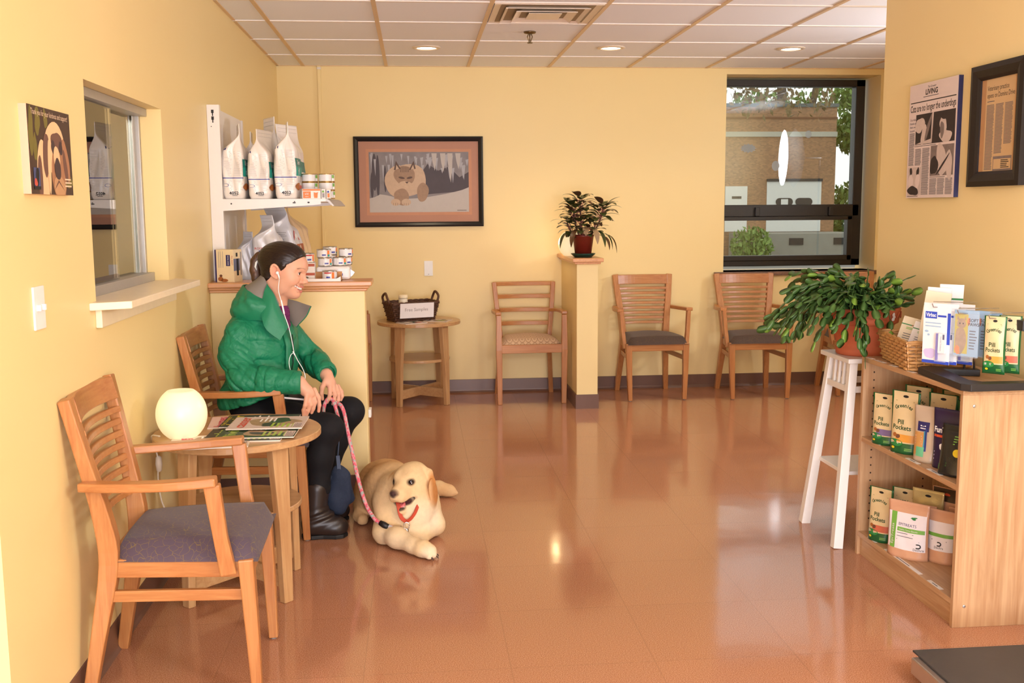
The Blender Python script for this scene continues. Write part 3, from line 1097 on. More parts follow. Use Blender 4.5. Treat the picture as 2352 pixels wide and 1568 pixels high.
blob(f[2], mb, .190, .125, .078, .072, CR, 2, amp=.03)
blob(f[2], mb, .215, .06, .055, .09, TN, 13, amp=.04)
blob(f[3], mb, .272, .092, .026, .066, TN, 3, amp=.06, rot=.28)
blob(f[3], mb, .268, .078, .014, .05, SH, 18, amp=.06, rot=.28)
blob(f[3], mb, .122, .105, .024, .062, SH, 4, amp=.06, rot=-.12)
blob(f[4], mb, .140, .075, .012, .070, CR, 19, amp=.05, rot=-.05)
blob(f[4], mb, .205, .142, .040, .030, SH, 8, amp=.10)
for a in (.176, .236):
    blob(f[5], mb, a, .128, .014, .019, M('print_nose', (70, 52, 52), .6), 12, amp=.06)
blob(f[5], mb, .200, .100, .026, .030, CR, 10, amp=.05)
blob(f[6], mb, .203, .070, .024, .030, M('print_nose', None), 11, amp=.05)
blob(f[5], mb, .212, .022, .046, .030, M('print_tan_light', (196, 150, 108), .6), 9, amp=.04)
mb.poly(f[6], [(.168, .012), (.203, .040), (.206, .040), (.250, .010), (.206, .034)], SH)
mb.rect(f[5], .018, .012, .064, .068, M('emblem_blue', (70, 78, 120), .6))
blob(f[6], mb, .044, .045, .012, .024, INKB, 15)
blob(f[7], mb, .030, .030, .010, .011, M('emblem_red', (200, 84, 70), .6), 16)
mb.rect(f[6], .018, .012, .064, .020, INKB)
LTT = M('print_text_cream', (236, 206, 176), .6)
mb.text(f[6], 'Thank you for your kindness and support!', .021, LTT, .163, .205, width=.28)
mb.lines(f[6], .255, .312, .02, .048, 3, LTT, seed=4)
mb.build('printed_face', cv, weld=False, fix=False)

sw = thing('light_switch', 'white double light switch plate low on the left wall under the dog print', 'light switch', (0, 2.774, 1.115))
WPL = M('white_plastic', (240, 238, 235), .4)
mb = MB(); mb.box(0, .006, 0, .078, 0, .114, WPL); mb.build('plate', sw, bevel=.002)
for a in (.022, .056):
    mb = MB(); mb.box(.005, .016, a - .005, a + .005, .050, .066, WPL); mb.build('toggle', sw, bevel=.001)
bp = MB(); bp.box(1.061, 1.127, D - .006, D, .913, 1.027, WPL); bp.ell(lambda u, v: Vector((u, D - .0064, v)), 1.094, .925, .004, .003, M('grey_logo', (150, 150, 150), .5)); tag(bp.build('wall_plate', bevel=.002), 'blank white wall plate on the back wall above the basket', 'wall plate')

# framed winter print on the back wall
fx0, fx1, fz0, fz1 = .548, 1.520, 1.288, 1.962
pw, ph_ = fx1 - fx0, fz1 - fz0
pc = thing('framed_wildlife_print', 'black framed print of a pale wild cat crouching in snow on the back wall', 'picture', (fx0, D, fz0))
BLK = M('black_frame_lacquer', (26, 25, 27), .28)
mb = MB()
def frame(mb, w, h, fw, t, m, T):
    prof = [(0, 0), (0, t), (fw * .35, t + .004), (fw * .8, t - .003), (fw, t - .010), (fw, 0)]
    cs = [(0, 0, 1, 1), (w, 0, -1, 1), (w, h, -1, -1), (0, h, 1, -1)]
    rings = [[T(x + sx * p, y + sy * p, q) for p, q in prof] for x, y, sx, sy in cs]
    mb.loft(rings + [rings[0]], m, False, caps=False)
frame(mb, pw, ph_, .036, .024, BLK, lambda u, v, e: Vector((u, -e, v)))
mb.build('frame', pc)
fm = lambda u, v, e=0: Vector((u, -.008 - e, v))
mb = MB(); mb.rect(fm, .03, .03, pw - .03, ph_ - .03, M('mat_board_dusty_rose', (182, 134, 112), .7, var=.02))
for e in (.086, .090):
    pass
mb.build('mat_board', pc, fix=False)
mb = MB()
u0, v0, u1, v1 = .112, .110, .862, .560
f = LS(lambda u, v, e: fm(u0 + min(max(u, 0), u1 - u0), v0 + min(max(v, 0), v1 - v0), .0006 + e))
PWd, PHt = u1 - u0, v1 - v0
mb.rect(lambda u, v: fm(u, v, .0003), u0 - .022, v0 - .022, u1 + .022, v1 + .022, M('mat_inner_line', (196, 142, 112), .7))
mb.rect(f[0], 0, 0, PWd, PHt, M('print_winter_grey', (132, 126, 128), .6, var=.25, vs=14))
DKW = M('print_deep_shadow', (74, 66, 72), .6, var=.15, vs=16); SNOW = M('print_snow', (186, 178, 172), .6, var=.05); ICE = M('print_ice', (168, 166, 172), .6, var=.12, vs=26)
mb.poly(f[1], [(.40, .13), (.75, .16), (.75, .30), (.68, .26), (.60, .34), (.52, .31), (.44, .36), (.41, .32)], DKW)
for (a, b, w, h) in ((.04, .30, .02, .14), (.065, .27, .014, .16), (.12, .25, .01, .1), (.02, .2, .012, .1)):
    mb.ell(f[1], a, b, w, h, DKW, 14)
r = random.Random(4)
for k in range(26):
    x = .38 + r.random() * .36; l = .03 + .09 * r.random()
    z = .44 - r.random() * .12
    mb.poly(f[2], [(x - .012, z), (x + .012, z + .005), (x + .004, z - l * .6), (x, z - l), (x - .005, z - l * .6)], ICE)
for k in range(14):
    x = r.random() * .36; z = .45 - r.random() * .1; l = .05 + .1 * r.random()
    mb.poly(f[2], [(x - .008, z), (x + .010, z), (x + .003, z - l)], ICE)
for (x, l) in ((.49, .13), (.61, .22), (.555, .14), (.67, .12)):
    mb.poly(f[3], [(x - .02, .44), (x + .02, .44), (x + .016, .44 - l * .5), (x + .004, .44 - l), (x - .012, .44 - l * .5)], SNOW)
mb.poly(f[3], [(0, 0), (PWd, 0), (PWd, .185), (.70, .165), (.64, .15), (.57, .135), (.45, .115), (.38, .105), (.25, .10), (.12, .13), (.08, .135), (.04, .115), (0, .105)], SNOW)
FUR1, FUR2, FUR3 = M('print_fur_light', (196, 168, 142), .6, var=.12, vs=50), M('print_fur_mid', (158, 128, 104), .6, var=.16, vs=60), M('print_fur_dark', (92, 70, 60), .6)
blob(f[4], mb, .29, .24, .135, .125, FUR1, 21, amp=.05)
blob(f[4], mb, .40, .15, .045, .07, FUR2, 22, amp=.06)
blob(f[5], mb, .215, .235, .10, .115, FUR1, 23, amp=.04)
blob(f[5], mb, .24, .115, .06, .06, FUR2, 24, amp=.06)
blob(f[6], mb, .265, .275, .078, .075, FUR2, 25, amp=.04)
blob(f[6], mb, .270, .205, .052, .028, FUR1, 26, amp=.05)
for (x, s) in ((.212, -1), (.325, 1)):
    mb.poly(f[6], [(x - .026, .315), (x + .026, .325), (x + s * .010, .385)], FUR3)
    mb.poly(f[7], [(x - .012, .318), (x + .014, .325), (x + s * .006, .355)], FUR1)
for k in range(6):
    mb.poly(f[7], [(.235 + .012 * k, .30), (.239 + .012 * k, .30), (.243 + .010 * k, .34), (.240 + .010 * k, .34)], FUR3)
for (x, w) in ((.243, .024), (.303, .022)):
    mb.ell(f[7], x, .258, w, .008, FUR3, 14, rot=-.2 if x < .27 else .2)
mb.poly(f[7], [(.268, .228), (.296, .230), (.283, .213)], FUR3)
for x in (.195, .275):
    mb.ell(f[7], x, .075, .036, .026, FUR1, 18)
    for k in range(3):
        mb.rect(f[8], x - .018 + .016 * k, .052, x - .016 + .016 * k, .07, FUR3)
mb.lines(f[5], .66, .735, .008, .016, 1, FUR3)
mb.build('printed_picture', pc, weld=False, fix=False)
PG = M('picture_glazing_edge', (40, 40, 42), .3)

# newspaper plaque and framed clipping on the right wall (u runs toward the camera, v up)
def rw(y0, z0, t):
    return lambda u, v, e=0: Vector((-t - e, -u, v))
NAVY = M('plaque_navy_edge', (28, 32, 74), .45)
pl = thing('newspaper_plaque', 'laminated newspaper page plaque headlined about cats, left one on the right wall', 'plaque', (XR, 4.302, 1.455), 0, None)
pwid, phei = .396, .470
mb = MB(); mb.box(-.019, 0, -pwid, 0, 0, phei, NAVY); mb.build('backing_board', pl)
fr_ = rw(0, 0, .0194)
f = LS(lambda u, v, e: fr_(min(max(u, 0), pwid), min(max(v, 0), phei), e))
mb = MB()
mb.rect(f[0], 0, 0, pwid, phei, PAPER)
mb.text(f[1], 'The Growler', .013, INKB, pwid * .47, .448, shear=.3)
mb.text(f[1], 'LIVING', .030, INKB, pwid * .47, .422, bold=.03, width=.10)
mb.lines(f[1], pwid * .30, pwid * .62, .411, .417, 1, INK, rnd=.1)
mb.rect(f[1], .012, .394, pwid - .012, .398, INKB)
mb.text(f[1], 'Cats are no longer the underdogs', .040, INKB, pwid * .5, .358, bold=.012, width=.372)
mb.rect(f[1], .064, .220, .205, .345, DKP)
mb.rect(f[1], .205, .220, .385, .345, DKP)
blob(f[2], mb, .10, .30, .04, .03, LTP, 31); blob(f[2], mb, .135, .26, .02, .045, LTP, 32, rot=-.2); blob(f[2], mb, .17, .285, .012, .055, GREYP, 33, rot=-.5)
mb.poly(f[3], [(.196, .222), (.205, .222), (.214, .345), (.200, .345)], LTP)
mb.poly(f[3], [(.064, .222), (.20, .222), (.20, .240), (.10, .228)], LTP)
blob(f[2], mb, .292, .292, .028, .032, LTP, 34); blob(f[3], mb, .295, .325, .032, .014, DKP, 35); blob(f[2], mb, .315, .243, .045, .026, LTP, 36); blob(f[2], mb, .285, .27, .018, .03, GREYP, 37)
mb.rect(f[1], .200, .088, .385, .210, GREYP)
blob(f[2], mb, .29, .15, .045, .06, LTP, 38, rot=.2); blob(f[2], mb, .232, .13, .03, .04, DKP, 39); blob(f[2], mb, .35, .13, .025, .06, LTP, 40); blob(f[3], mb, .30, .13, .06, .006, DKP, 41, rot=.7)
mb.rect(f[1], .012, .012, .125, .128, LTP)
for (x, s) in ((.038, 42), (.098, 43)):
    blob(f[2], mb, x, .108, .012, .018, DKP, s); blob(f[2], mb, x, .07, .02, .03, PAPER, s + 9)
blob(f[3], mb, .06, .03, .045, .02, DKP, 44)
for k, (a, b, c) in enumerate(((.012, .058, .290), (.012, .058, .135), (.068, .122, .135), (.130, .192, .012), (.200, .258, .012), (.264, .322, .012), (.328, .385, .012))):
    top = {0: .268, 1: .272, 2: .205, 3: .205, 4: .078, 5: .078, 6: .078}[k]
    if k == 0:
        mb.text(f[1], 'Our feline', .014, INK, .012, .322, 'LEFT'); mb.text(f[1], 'friends get', .014, INK, .012, .307, 'LEFT'); mb.text(f[1], 'their own', .014, INK, .012, .292, 'LEFT'); mb.text(f[1], 'hospital', .014, INK, .012, .277, 'LEFT')
    else:
        mb.lines(f[1], a, b, c, top, int((top - c) / .0042), INK, .5, .12, k)
mb.lines(f[1], .06, .25, .212, .216, 1, INKB); mb.lines(f[1], .20, .33, .081, .085, 1, INKB); mb.lines(f[1], .012, .11, .005, .010, 1, INKB)
mb.build('newspaper_page', pl, weld=False, fix=False)

fcb = thing('framed_clipping', 'dark wood framed newspaper clipping, right one on the right wall', 'picture', (XR, 3.805, 1.492))
fw_, fh_ = .345, .445
DW = wood('dark_walnut_frame', (26, 17, 13), (15, 10, 8), 2, rough=.5, coat=0.0)
mb = MB(); frame(mb, fw_, fh_, .055, .026, DW, lambda u, v, e: Vector((-e, -u, v))); mb.build('frame', fcb)
fr2 = rw(0, 0, .010)
f = LS(fr2)
mb = MB(); mb.rect(f[0], .05, .05, fw_ - .05, fh_ - .05, M('mat_tan', (186, 138, 92), .7)); mb.build('mat_board', fcb, fix=False)
mb = MB()
NP2 = M('aged_newsprint', (206, 170, 122), .7, var=.03)
a0, a1 = .085, fw_ - .070
mb.rect(f[1], a0, .052, a1, fh_ - .053, NP2)
mb.text(f[2], 'Veterinary practice', .026, INKB, a0 + .008, .348, 'LEFT', width=a1 - a0 - .05)
mb.text(f[2], 'opens on Domino Drive', .026, INKB, a0 + .008, .322, 'LEFT', width=a1 - a0 - .012)
mb.lines(f[2], a0 + .01, a0 + .06, .306, .312, 1, INK)
for k in range(3):
    x = a0 + .008 + k * .060
    lo = .06 if k == 0 else (.118 if k == 1 else .150)
    mb.lines(f[2], x, x + .052, lo, .298, int((.298 - lo) / .0045), INK, .5, .12, 60 + k)
mb.rect(f[2], a0 + .066, .056, a1 - .004, .108, GREYP); mb.rect(f[3], a0 + .070, .062, a1 - .008, .098, NP2)
mb.lines(f[4], a0 + .118, a1 - .016, .064, .096, 5, INKB)
mb.build('newspaper_clipping', fcb, weld=False, fix=False)

# ================================================================== PET FOOD SHELF
SHW = M('white_shelf_enamel', (238, 230, 224), .35, var=.02)
SLOT = M('slot_black', (18, 16, 15), .6)
gs = thing('metal_shelf_unit', 'white metal shelf unit on the left wall behind the counter ledge', 'shelf', (0, 5.205, 0))
mb = MB(); mb.box(.001, .028, .03, .86, 1.06, 1.925, SHW); mb.build('back_panel', gs, bevel=.002)
for k, y in enumerate((0, .845)):
    mb = MB(); mb.box(.001, .060 if k == 0 else .032, y, y + .036, .90, 1.932 if k == 0 else 1.926, SHW)
    if k == 0:
        for z in (1.90, 1.868):
            mb.box(.022, .034, -.0006, .0005, z - .008, z + .008, SLOT); mb.box(.026, .031, -.0006, .0005, z - .022, z - .006, SLOT)
        mb.box(.018, .022, -.0006, .0005, 1.826, 1.830, SLOT)
    mb.build('upright', gs, weld=False)
sh = MB(); sh.box(.060, .560, .005, .862, 1.462, 1.478, SHW); sh = sh.build('shelf', gs, bevel=.002)
for y in (0., .86):
    mb = MB(); mb.prism([(.060, 1.420), (.50, 1.446), (.535, 1.450), (.535, 1.476), (.060, 1.478)], lambda u, v, s: Vector((u, y + .004 * s, v)), SHW)
    if y == 0:
        for (a, b, w, h) in ((.10, 1.455, .004, .004), (.405, 1.458, .009, .003), (.407, 1.464, .004, .002), (.475, 1.459, .006, .004)):
            mb.ell(lambda u, v: Vector((u, -.0005, v)), a, b, w, h, SLOT, 10)
    mb.build('bracket', sh, weld=False)
CLR = NT('clear_plastic'); CLR.set(color=(.92, .90, .88, 1), rough=.12, alpha=.5); CLR = CLR.m
mb = MB(); mb.prism([(.56, 1.478), (.575, 1.470), (.600, 1.442), (.592, 1.440), (.568, 1.462), (.56, 1.462)], lambda u, v, s: Vector((u, .012 + .84 * s, v)), M('price_channel', (200, 192, 184), .3)); mb.build('price_channel', gs)
mb = MB(); mb.box(.060, .56, .075, .862, 1.045, 1.068, SHW); mb.build('base_shelf', gs, bevel=.002)

BAGW = M('bag_white_film', (238, 228, 218), .26, var=.03, bump=(14, .25, .01))
BAGT, BAGD, BAGB = M('bag_teal', (34, 152, 138), .3), M('bag_dark_teal', (20, 118, 108), .3), M('bag_blue', (54, 62, 150), .4)
KIB, ORG = M('kibble_brown', (170, 100, 44), .6, var=.4, vs=160), M('bag_orange_red', (214, 84, 48), .4)
TXG = M('bag_grey_text', (150, 142, 140), .5)
SILV = M('bag_silver', (222, 220, 224), .3, var=.04, metal=.12, bump=(16, .35, .01))
REDT = M('red_print', (196, 50, 48), .5)
WHT = M('white_print', (246, 242, 238), .5)


TXB = M('bag_pale_text', (196, 188, 183), .5)


def food_bag(label, loc, rz, w, d, h, twist, kind, group, seed, film=None, lean=0.0):
    """standing bag: gusset side faces -y (width w along x), main face +x (width d along y)"""
    r = random.Random(seed)
    t = thing('pet_food_bag', label, 'pet food bag', loc, rz, group)
    film = film or BAGW
    hs = h * .74

    def sec(v):
        z = v * h
        if v < .06:
            q = .90 + .10 * (v / .06)
        elif v < .55:
            q = 1.0 + .05 * math.sin(PI * (v - .06) / .49)
        else:
            q = 1.0
        k = 0 if v < .62 else min(1, (v - .62) / .26)
        k = k * k * (3 - 2 * k)
        ww = w * q * (1 - k) + .006 * k
        dd = d * q * (1 - .12 * k)
        a = twist * k
        ox = lean * v * v * h + .02 * k * (r.random() * 0 + 1) * math.sin(seed)
        return z, ww, dd, a, ox
    nseg, nr = 168, 44

    def surf(ang, v, off=0.0):
        z, ww, dd, a, ox = sec(v)
        c, s = math.cos(ang), math.sin(ang)
        p = 5.5
        den = (abs(c) ** p + abs(s) ** p) ** (1 / p)
        x, y = (ww / 2 + off) * c / den, (dd / 2 + off) * s / den
        k = .35 * math.exp(-((v - .45) / .25) ** 2)
        if abs(s) > .8:          # gusset fold
            y *= 1 - .30 * k * max(0, 1 - abs(x) / (ww * .42 + 1e-4))
        wr = .0022 * math.sin(9 * ang + 14 * v + seed) * math.sin(PI * min(1, v * 1.2))
        x += wr; y += wr * .7
        return Vector((x * math.cos(a) - y * math.sin(a) + ox, x * math.sin(a) + y * math.cos(a), z))
    mb = MB()
    mb.loft([[surf(2 * PI * i / nseg, j / nr) for i in range(nseg)] for j in range(nr + 1)], film)
    mb.build('bag_body', t)
    mb = MB()
    def side(u, v, off=.0020):       # u in [-w/2,w/2] on the -y side
        z, ww, dd, a, ox = sec(v / h)
        x = u
        p = 5.5
        c = max(-.999, min(.999, x / (ww / 2)))
        ang = -PI / 2 + math.atan2(c, (1 - abs(c) ** p) ** (1 / p)) if True else 0
        return surf(ang, v / h, off)
    def front(u, v, off=.0020):      # u along +y on the +x side
        z, ww, dd, a, ox = sec(v / h)
        c = max(-.999, min(.999, u / (dd / 2)))
        p = 5.5
        return surf(math.atan2(c, (1 - abs(c) ** p) ** (1 / p)), v / h, off)
    if kind == 'dental':
        mb.rect(side, -w * .46, h * .275, w * .46, h * .287, BAGB, 20)
        mb.text(lambda u, v: side(u, v, .0028), '4052', h * .058, INKB, w * .02, h * .060, bold=.02)
        mb.lines(side, -w * .06, w * .18, h * .040, h * .052, 1, INKB)
        mb.rect(side, -w * .42, h * .655, -w * .28, h * .69, BAGB)
        for c0, c1 in ((-.42, -.03), (.05, .44)):
            mb.lines(side, w * c0, w * c1, h * .30, h * .64, 30, TXB, .3, .4, seed + int(c1 * 90))
            mb.lines(side, w * c0, w * c1, h * .11, h * .26, 11, TXB, .3, .4, seed + 5 + int(c1 * 90))
        mb.ell(side, -w * .30, h * .185, w * .12, h * .022, BAGB, 16); mb.ell(lambda u, v: side(u, v, .0028), -w * .30, h * .185, w * .105, h * .018, film, 16)
        mb.rect(front, -d * .47, h * .30, d * .47, h * .42, BAGT, 28, 8); mb.rect(front, -d * .47, h * .42, d * .47, h * .53, BAGD, 28, 8)
        fz = lambda u, v: front(u, v, .0028)
        mb.text(fz, 'Dental', h * .085, WHT, -d * .40, h * .45, 'LEFT'); mb.text(fz, 't/d', h * .11, WHT, -d * .36, h * .325, 'LEFT')
        mb.rect(fz, -d * .25, h * .135, d * .30, h * .18, ORG, 12, 4); mb.ell(lambda u, v: front(u, v, .0034), -d * .32, h * .16, d * .17, h * .05, KIB, 18)
        mb.lines(front, -d * .4, d * .4, h * .22, h * .29, 4, TXG, .3, .4, seed + 2)
    elif kind == 'teal_lines':
        for z in (.33, .47, .60):
            mb.rect(side, -w * .45, h * z, w * .40, h * (z + .012), BAGT, 8)
        mb.lines(side, -w * .4, w * .4, h * .1, h * .58, 26, TXB, .3, .5, seed)
        mb.rect(front, -d * .46, h * .36, d * .46, h * .50, BAGD, 24, 8)
    elif kind == 'royal':
        mb.text(lambda u, v: side(u, v, .0028), 'ROYAL CANIN', h * .05, REDT, 0, h * .475, width=w * .82)
        mb.rect(side, -w * .28, h * .42, w * .22, h * .462, BAGB); mb.lines(side, -w * .4, w * .4, h * .08, h * .38, 12, TXG, .25, .5, seed)
    elif kind == 'red':
        mb.lines(side, -w * .4, w * .3, h * .2, h * .62, 18, TXG, .25, .5, seed)
        mb.poly(front, [(-d * .45, h * .50), (d * .1, h * .50), (-d * .3, h * .64)], REDT)
        mb.rect(front, -d * .46, h * .34, d * .46, h * .45, M('bag_rust', (176, 86, 48), .4), 6)
        mb.text(lambda u, v: front(u, v, .0028), 'i/d', h * .07, WHT, -d * .3, h * .365, 'LEFT')
        mb.ell(front, -d * .2, h * .56, d * .12, h * .03, WHT)
    mb.build('print', t, weld=False, fix=False)
    mb = MB()
    for k in range(2):
        v = .90 + .05 * k
        a, b = surf(PI / 2, v, -.012), surf(-PI / 2, v, -.012)
        n = Vector((.0034 * math.cos(sec(v)[3]), .0034 * math.sin(sec(v)[3]), 0))
        mb.tube([a + n, b + n], .0007, TXB, 4)
        mb.tube([a - n, b - n], .0007, TXB, 4)
    mb.build('seal', t, weld=False)
    return t


GB = 'dental food bags on the white shelf'
food_bag('white dental food bag at the left end of the upper white shelf, by the upright', (.112, 5.315, 1.478), .0, .108, .20, .365, .22, 'dental', GB, 1)
food_bag('white dental food bag in the middle of the upper white shelf, front row', (.237, 5.315, 1.478), .0, .112, .20, .340, -.30, 'dental', GB, 2)
food_bag('white dental food bag at the right of the upper white shelf, front row', (.366, 5.315, 1.478), .0, .112, .20, .375, .16, 'dental', GB, 3)
food_bag('white food bag with teal lines, second row between the left and middle bags', (.170, 5.56, 1.478), .0, .11, .21, .345, .1, 'teal_lines', GB, 4)
food_bag('tall white food bag with a wide top, second row behind the middle bag', (.262, 5.60, 1.478), .0, .10, .2, .425, .45, 'plain', GB, 5)
food_bag('white food bag with teal lines, second row between the middle and right bags', (.360, 5.56, 1.478), .0, .12, .21, .385, -.5, 'teal_lines', GB, 6, lean=-.05)
GL_ = 'food bags on the counter ledge'
food_bag('small clear silver bag behind the cream treat box on the ledge', (.122, 5.45, 1.068), .1, .085, .12, .245, .5, 'plain', GL_, 7, SILV)
food_bag('silver white food bag with red and blue lettering beside the treat box', (.262, 5.36, 1.068), -.15, .135, .12, .33, .9, 'royal', GL_, 8, SILV, -.12)
food_bag('tall silver food bag with a red and rust label leaning under the upper shelf', (.325, 5.62, 1.068), -.1, .15, .20, .39, .9, 'red', GL_, 9, SILV, -.25)
food_bag('tan and white food bag at the back under the upper shelf', (.335, 5.84, 1.068), -.2, .13, .2, .385, .3, 'plain', GL_, 10, M('bag_tan_film', (222, 190, 150), .25, bump=(14, .3, .01)), -.1)

CANL = M('can_label_white', (232, 226, 222), .35)
CANM = M('can_steel', (206, 198, 186), .22, metal=.9)
GOLD = M('can_gold_rim', (206, 172, 110), .25, metal=.85)
GRN, ORN = M('label_green', (120, 176, 70), .5), M('label_orange', (236, 128, 58), .5)


def can(label, loc, rz, R, h, style, group):
    t = thing('food_can', label, 'can', loc, rz, group)
    rim = GOLD if style == 'green' else CANM
    mb = MB(); mb.lathe([(.001, .0), (R * .93, .0), (R, .002), (R, .004), (R * .975, .005)], rim, 32)
    mb.lathe([(R * .975, h - .005), (R, h - .004), (R, h - .0005), (R * .95, h), (R * .93, h - .003), (.001, h - .003)], rim, 32); mb.build('can_ends', t)
    mb = MB(); mb.lathe([(R * .975, .004), (R * .975, h - .004)], CANL, 40)
    w = lambda u, v, o=.0004: Vector(((R * .975 + o) * math.sin(u / R), -(R * .975 + o) * math.cos(u / R), v))
    w2 = lambda u, v: w(u, v, .0008)
    if style == 'green':
        mb.rect(w, R * .75, .006, R * 1.25, h - .006, WHT, 4); mb.rect(w2, R * .78, h * .45, R * 1.2, h - .007, GRN, 4); mb.lines(w, -R * .9, R * .6, h * .2, h * .8, 5, TXG, .35, .2, 3)
        mb.rect(w2, R * .68, .006, R * .73, h - .006, M('label_line', (120, 110, 90), .5), 1)
    else:
        mb.rect(w, -R * .2, h * .25, R * .35, h * .42, BAGB, 3); mb.lines(w, -R * 1.1, -R * .5, h * .2, h * .8, 6, TXG, .4, .15, 4)
        mb.rect(w, R * .55, h * .15, R * .95, h * .86, ORN, 4)
        if style == 'red':
            mb.rect(w, -R * .5, h * .72, R * .5, h * .86, REDT, 6)
        else:
            mb.rect(w2, R * .6, h * .15, R * .95, h * .4, BAGT, 3)
    mb.build('label_wrap', t, weld=False, fix=False)
    return t


GT = 'cans on the upper white shelf'
c0 = can('gold rimmed can on top of the right stack on the upper white shelf', (.553, 5.375, 1.5624), .0, .041, .042, 'green', GT)
dup(c0, (.553, 5.375, 1.5202), .1, 'gold rimmed can second from top in the right stack on the upper white shelf')
dup(c0, (.553, 5.375, 1.478), .2, 'gold rimmed can at the bottom of the right stack on the upper shelf')
dup(c0, (.468, 5.375, 1.5624), .1, 'gold rimmed can on top of the left stack, close to the right food bag')
dup(c0, (.468, 5.375, 1.5202), .0, 'gold rimmed can second from top in the left stack, close to the right food bag')
dup(c0, (.468, 5.375, 1.478), .3, 'gold rimmed can at the bottom of the left stack, close to the right food bag')


def carton(name, label, cat, loc, rz, sx, sy, sz, body, art, group=None):
    t = thing(name, label, cat, loc, rz, group)
    mb = MB(); mb.box(-sx / 2, sx / 2, -sy / 2, sy / 2, 0, sz, body); mb.build('carton_body', t, bevel=.0008)
    mb = MB(); fr = lambda u, v, e=0: Vector((u, -sy / 2 - .0003 - e, v)); sd = lambda u, v, e=0: Vector((sx / 2 + .0003 + e, u, v))
    art(mb, fr, sd, sx, sy, sz)
    mb.build('carton_print', t, weld=False, fix=False)
    return t


CBW = M('carton_white', (240, 230, 222), .45)


def art_orange(mb, fr, sd, sx, sy, sz):
    mb.rect(fr, -sx * .48, sz * .80, sx * .48, sz * .97, ORN); mb.rect(fr, -sx * .46, sz * .05, -sx * .04, sz * .74, ORN)
    f2 = lambda u, v: fr(u, v, .0003)
    mb.text(f2, 'c/d', sz * .30, WHT, -sx * .26, sz * .40); mb.text(f2, 'urgent', sz * .14, WHT, -sx * .26, sz * .18)
    mb.poly(fr, [(sx * .14, sz * .06), (sx * .32, sz * .06), (sx * .34, sz * .5), (sx * .36, sz * .66), (sx * .28, sz * .6), (sx * .2, sz * .6), (sx * .12, sz * .66), (sx * .12, sz * .3)], ORN)


def art_small(cols):
    def art(mb, fr, sd, sx, sy, sz):
        mb.rect(fr, -sx * .3, sz * .1, sx * .3, sz * .55, cols[0]); mb.rect(fr, -sx * .35, sz * .65, sx * .2, sz * .85, cols[1]); mb.lines(fr, -sx * .4, sx * .4, sz * .56, sz * .64, 1, INK)
    return art


carton('treat_carton', 'orange and white carton with a cat shape at the front edge of the upper shelf', 'carton', (.490, 5.235, 1.478), 0, .090, .045, .048, CBW, art_orange)
for k, (x, y, z, cols, lb) in enumerate(((.549, 5.236, 1.478, (TXG, GRN), 'first small carton right of the orange carton on the upper shelf'),
                                        (.571, 5.238, 1.478, (BAGB, TXG), 'second small carton right of the orange carton on the upper shelf'),
                                        (.600, 5.330, 1.478, (ORN, BAGB), 'small carton with orange stripe behind the row on the upper shelf'),
                                        (.600, 5.420, 1.478, (REDT, TXG), 'small carton with red print at the right end of the upper shelf'))):
    pass
sc0 = carton('medicine_carton', 'first small white carton right of the orange carton on the upper white shelf', 'carton', (.548, 5.235, 1.478), 0, .020, .04, .046, CBW, art_small((TXG, GRN)), 'small cartons on the upper white shelf')
dup(sc0, (.547, 5.282, 1.478), 0, 'small white carton just behind the first one beside the orange carton')
dup(sc0, (.549, 5.328, 1.478), .1, 'small white carton against the right stack of cans on the upper white shelf')
sc1 = carton('medicine_carton', 'small white carton with orange patch at the front right of the upper white shelf', 'carton', (.5725, 5.24, 1.478), 0, .020, .04, .044, CBW, art_small((ORN, BAGB)), 'small cartons on the upper white shelf')


def art_treat(mb, fr, sd, sx, sy, sz):
    mb.rect(fr, -sx * .5, 0, -sx * .42, sz, M('carton_navy', (44, 38, 96), .45))
    f2 = lambda u, v: fr(u, v, .0003)
    mb.rect(f2, sx * .10, sz * .50, sx * .32, sz * .84, M('carton_navy', None))
    mb.text(lambda u, v: fr(u, v, .0006), 'ROYAL CANIN', .010, WHT, sx * .18, sz * .67, rot=-PI / 2, width=.045)
    mb.text(f2, 'PILL ASSIST', .010, REDT, sx * .39, sz * .67, rot=-PI / 2, width=.045)
    for a in (-.30, -.20, -.08):
        mb.rect(f2, sx * a, sz * .45, sx * (a + .02), sz * .95, TXG)
    mb.ell(f2, -sx * .22, sz * .10, sx * .14, sz * .07, KIB); mb.ell(f2, -sx * .02, sz * .06, sx * .2, sz * .05, KIB); mb.ell(f2, -sx * .2, sz * .2, sx * .08, sz * .04, M('cat_brown', (110, 66, 40), .6))
    s2 = lambda u, v: sd(u, v, .0003)
    mb.rect(sd, -sy * .5, sz * .35, sy * .25, sz * .72, M('carton_slate', (110, 116, 142), .4)); mb.rect(s2, -sy * .15, sz * .2, sy * .08, sz * .72, SLOT); mb.rect(sd, -sy * .2, sz * .78, sy * .0, sz * .90, SLOT)
    mb.rect(sd, sy * .3, sz * .2, sy * .44, sz * .92, TXG)


carton('treat_box', 'cream pet treat box with a navy edge standing on the left end of the ledge', 'box', (.085, 5.145, 1.076), -.30, .098, .088, .158, M('carton_cream', (240, 216, 170), .45), art_treat)

GC = 'cans on the counter ledge'
cr = can('red labelled can standing on a striped carton, closest to the woman’s face', (.463, 5.16, 1.1645), .35, .037, .046, 'red', GC)


def art_strip(mb, fr, sd, sx, sy, sz):
    for z in (.62, .12):
        mb.rect(fr, -sx * .4, sz * (z + .18), sx * .5, sz * (z + .33), M('carton_rust', (184, 86, 56), .5)); mb.ell(fr, -sx * .05, sz * (z + .06), sx * .16, sz * .07, M('tabby_grey', (130, 116, 96), .6))


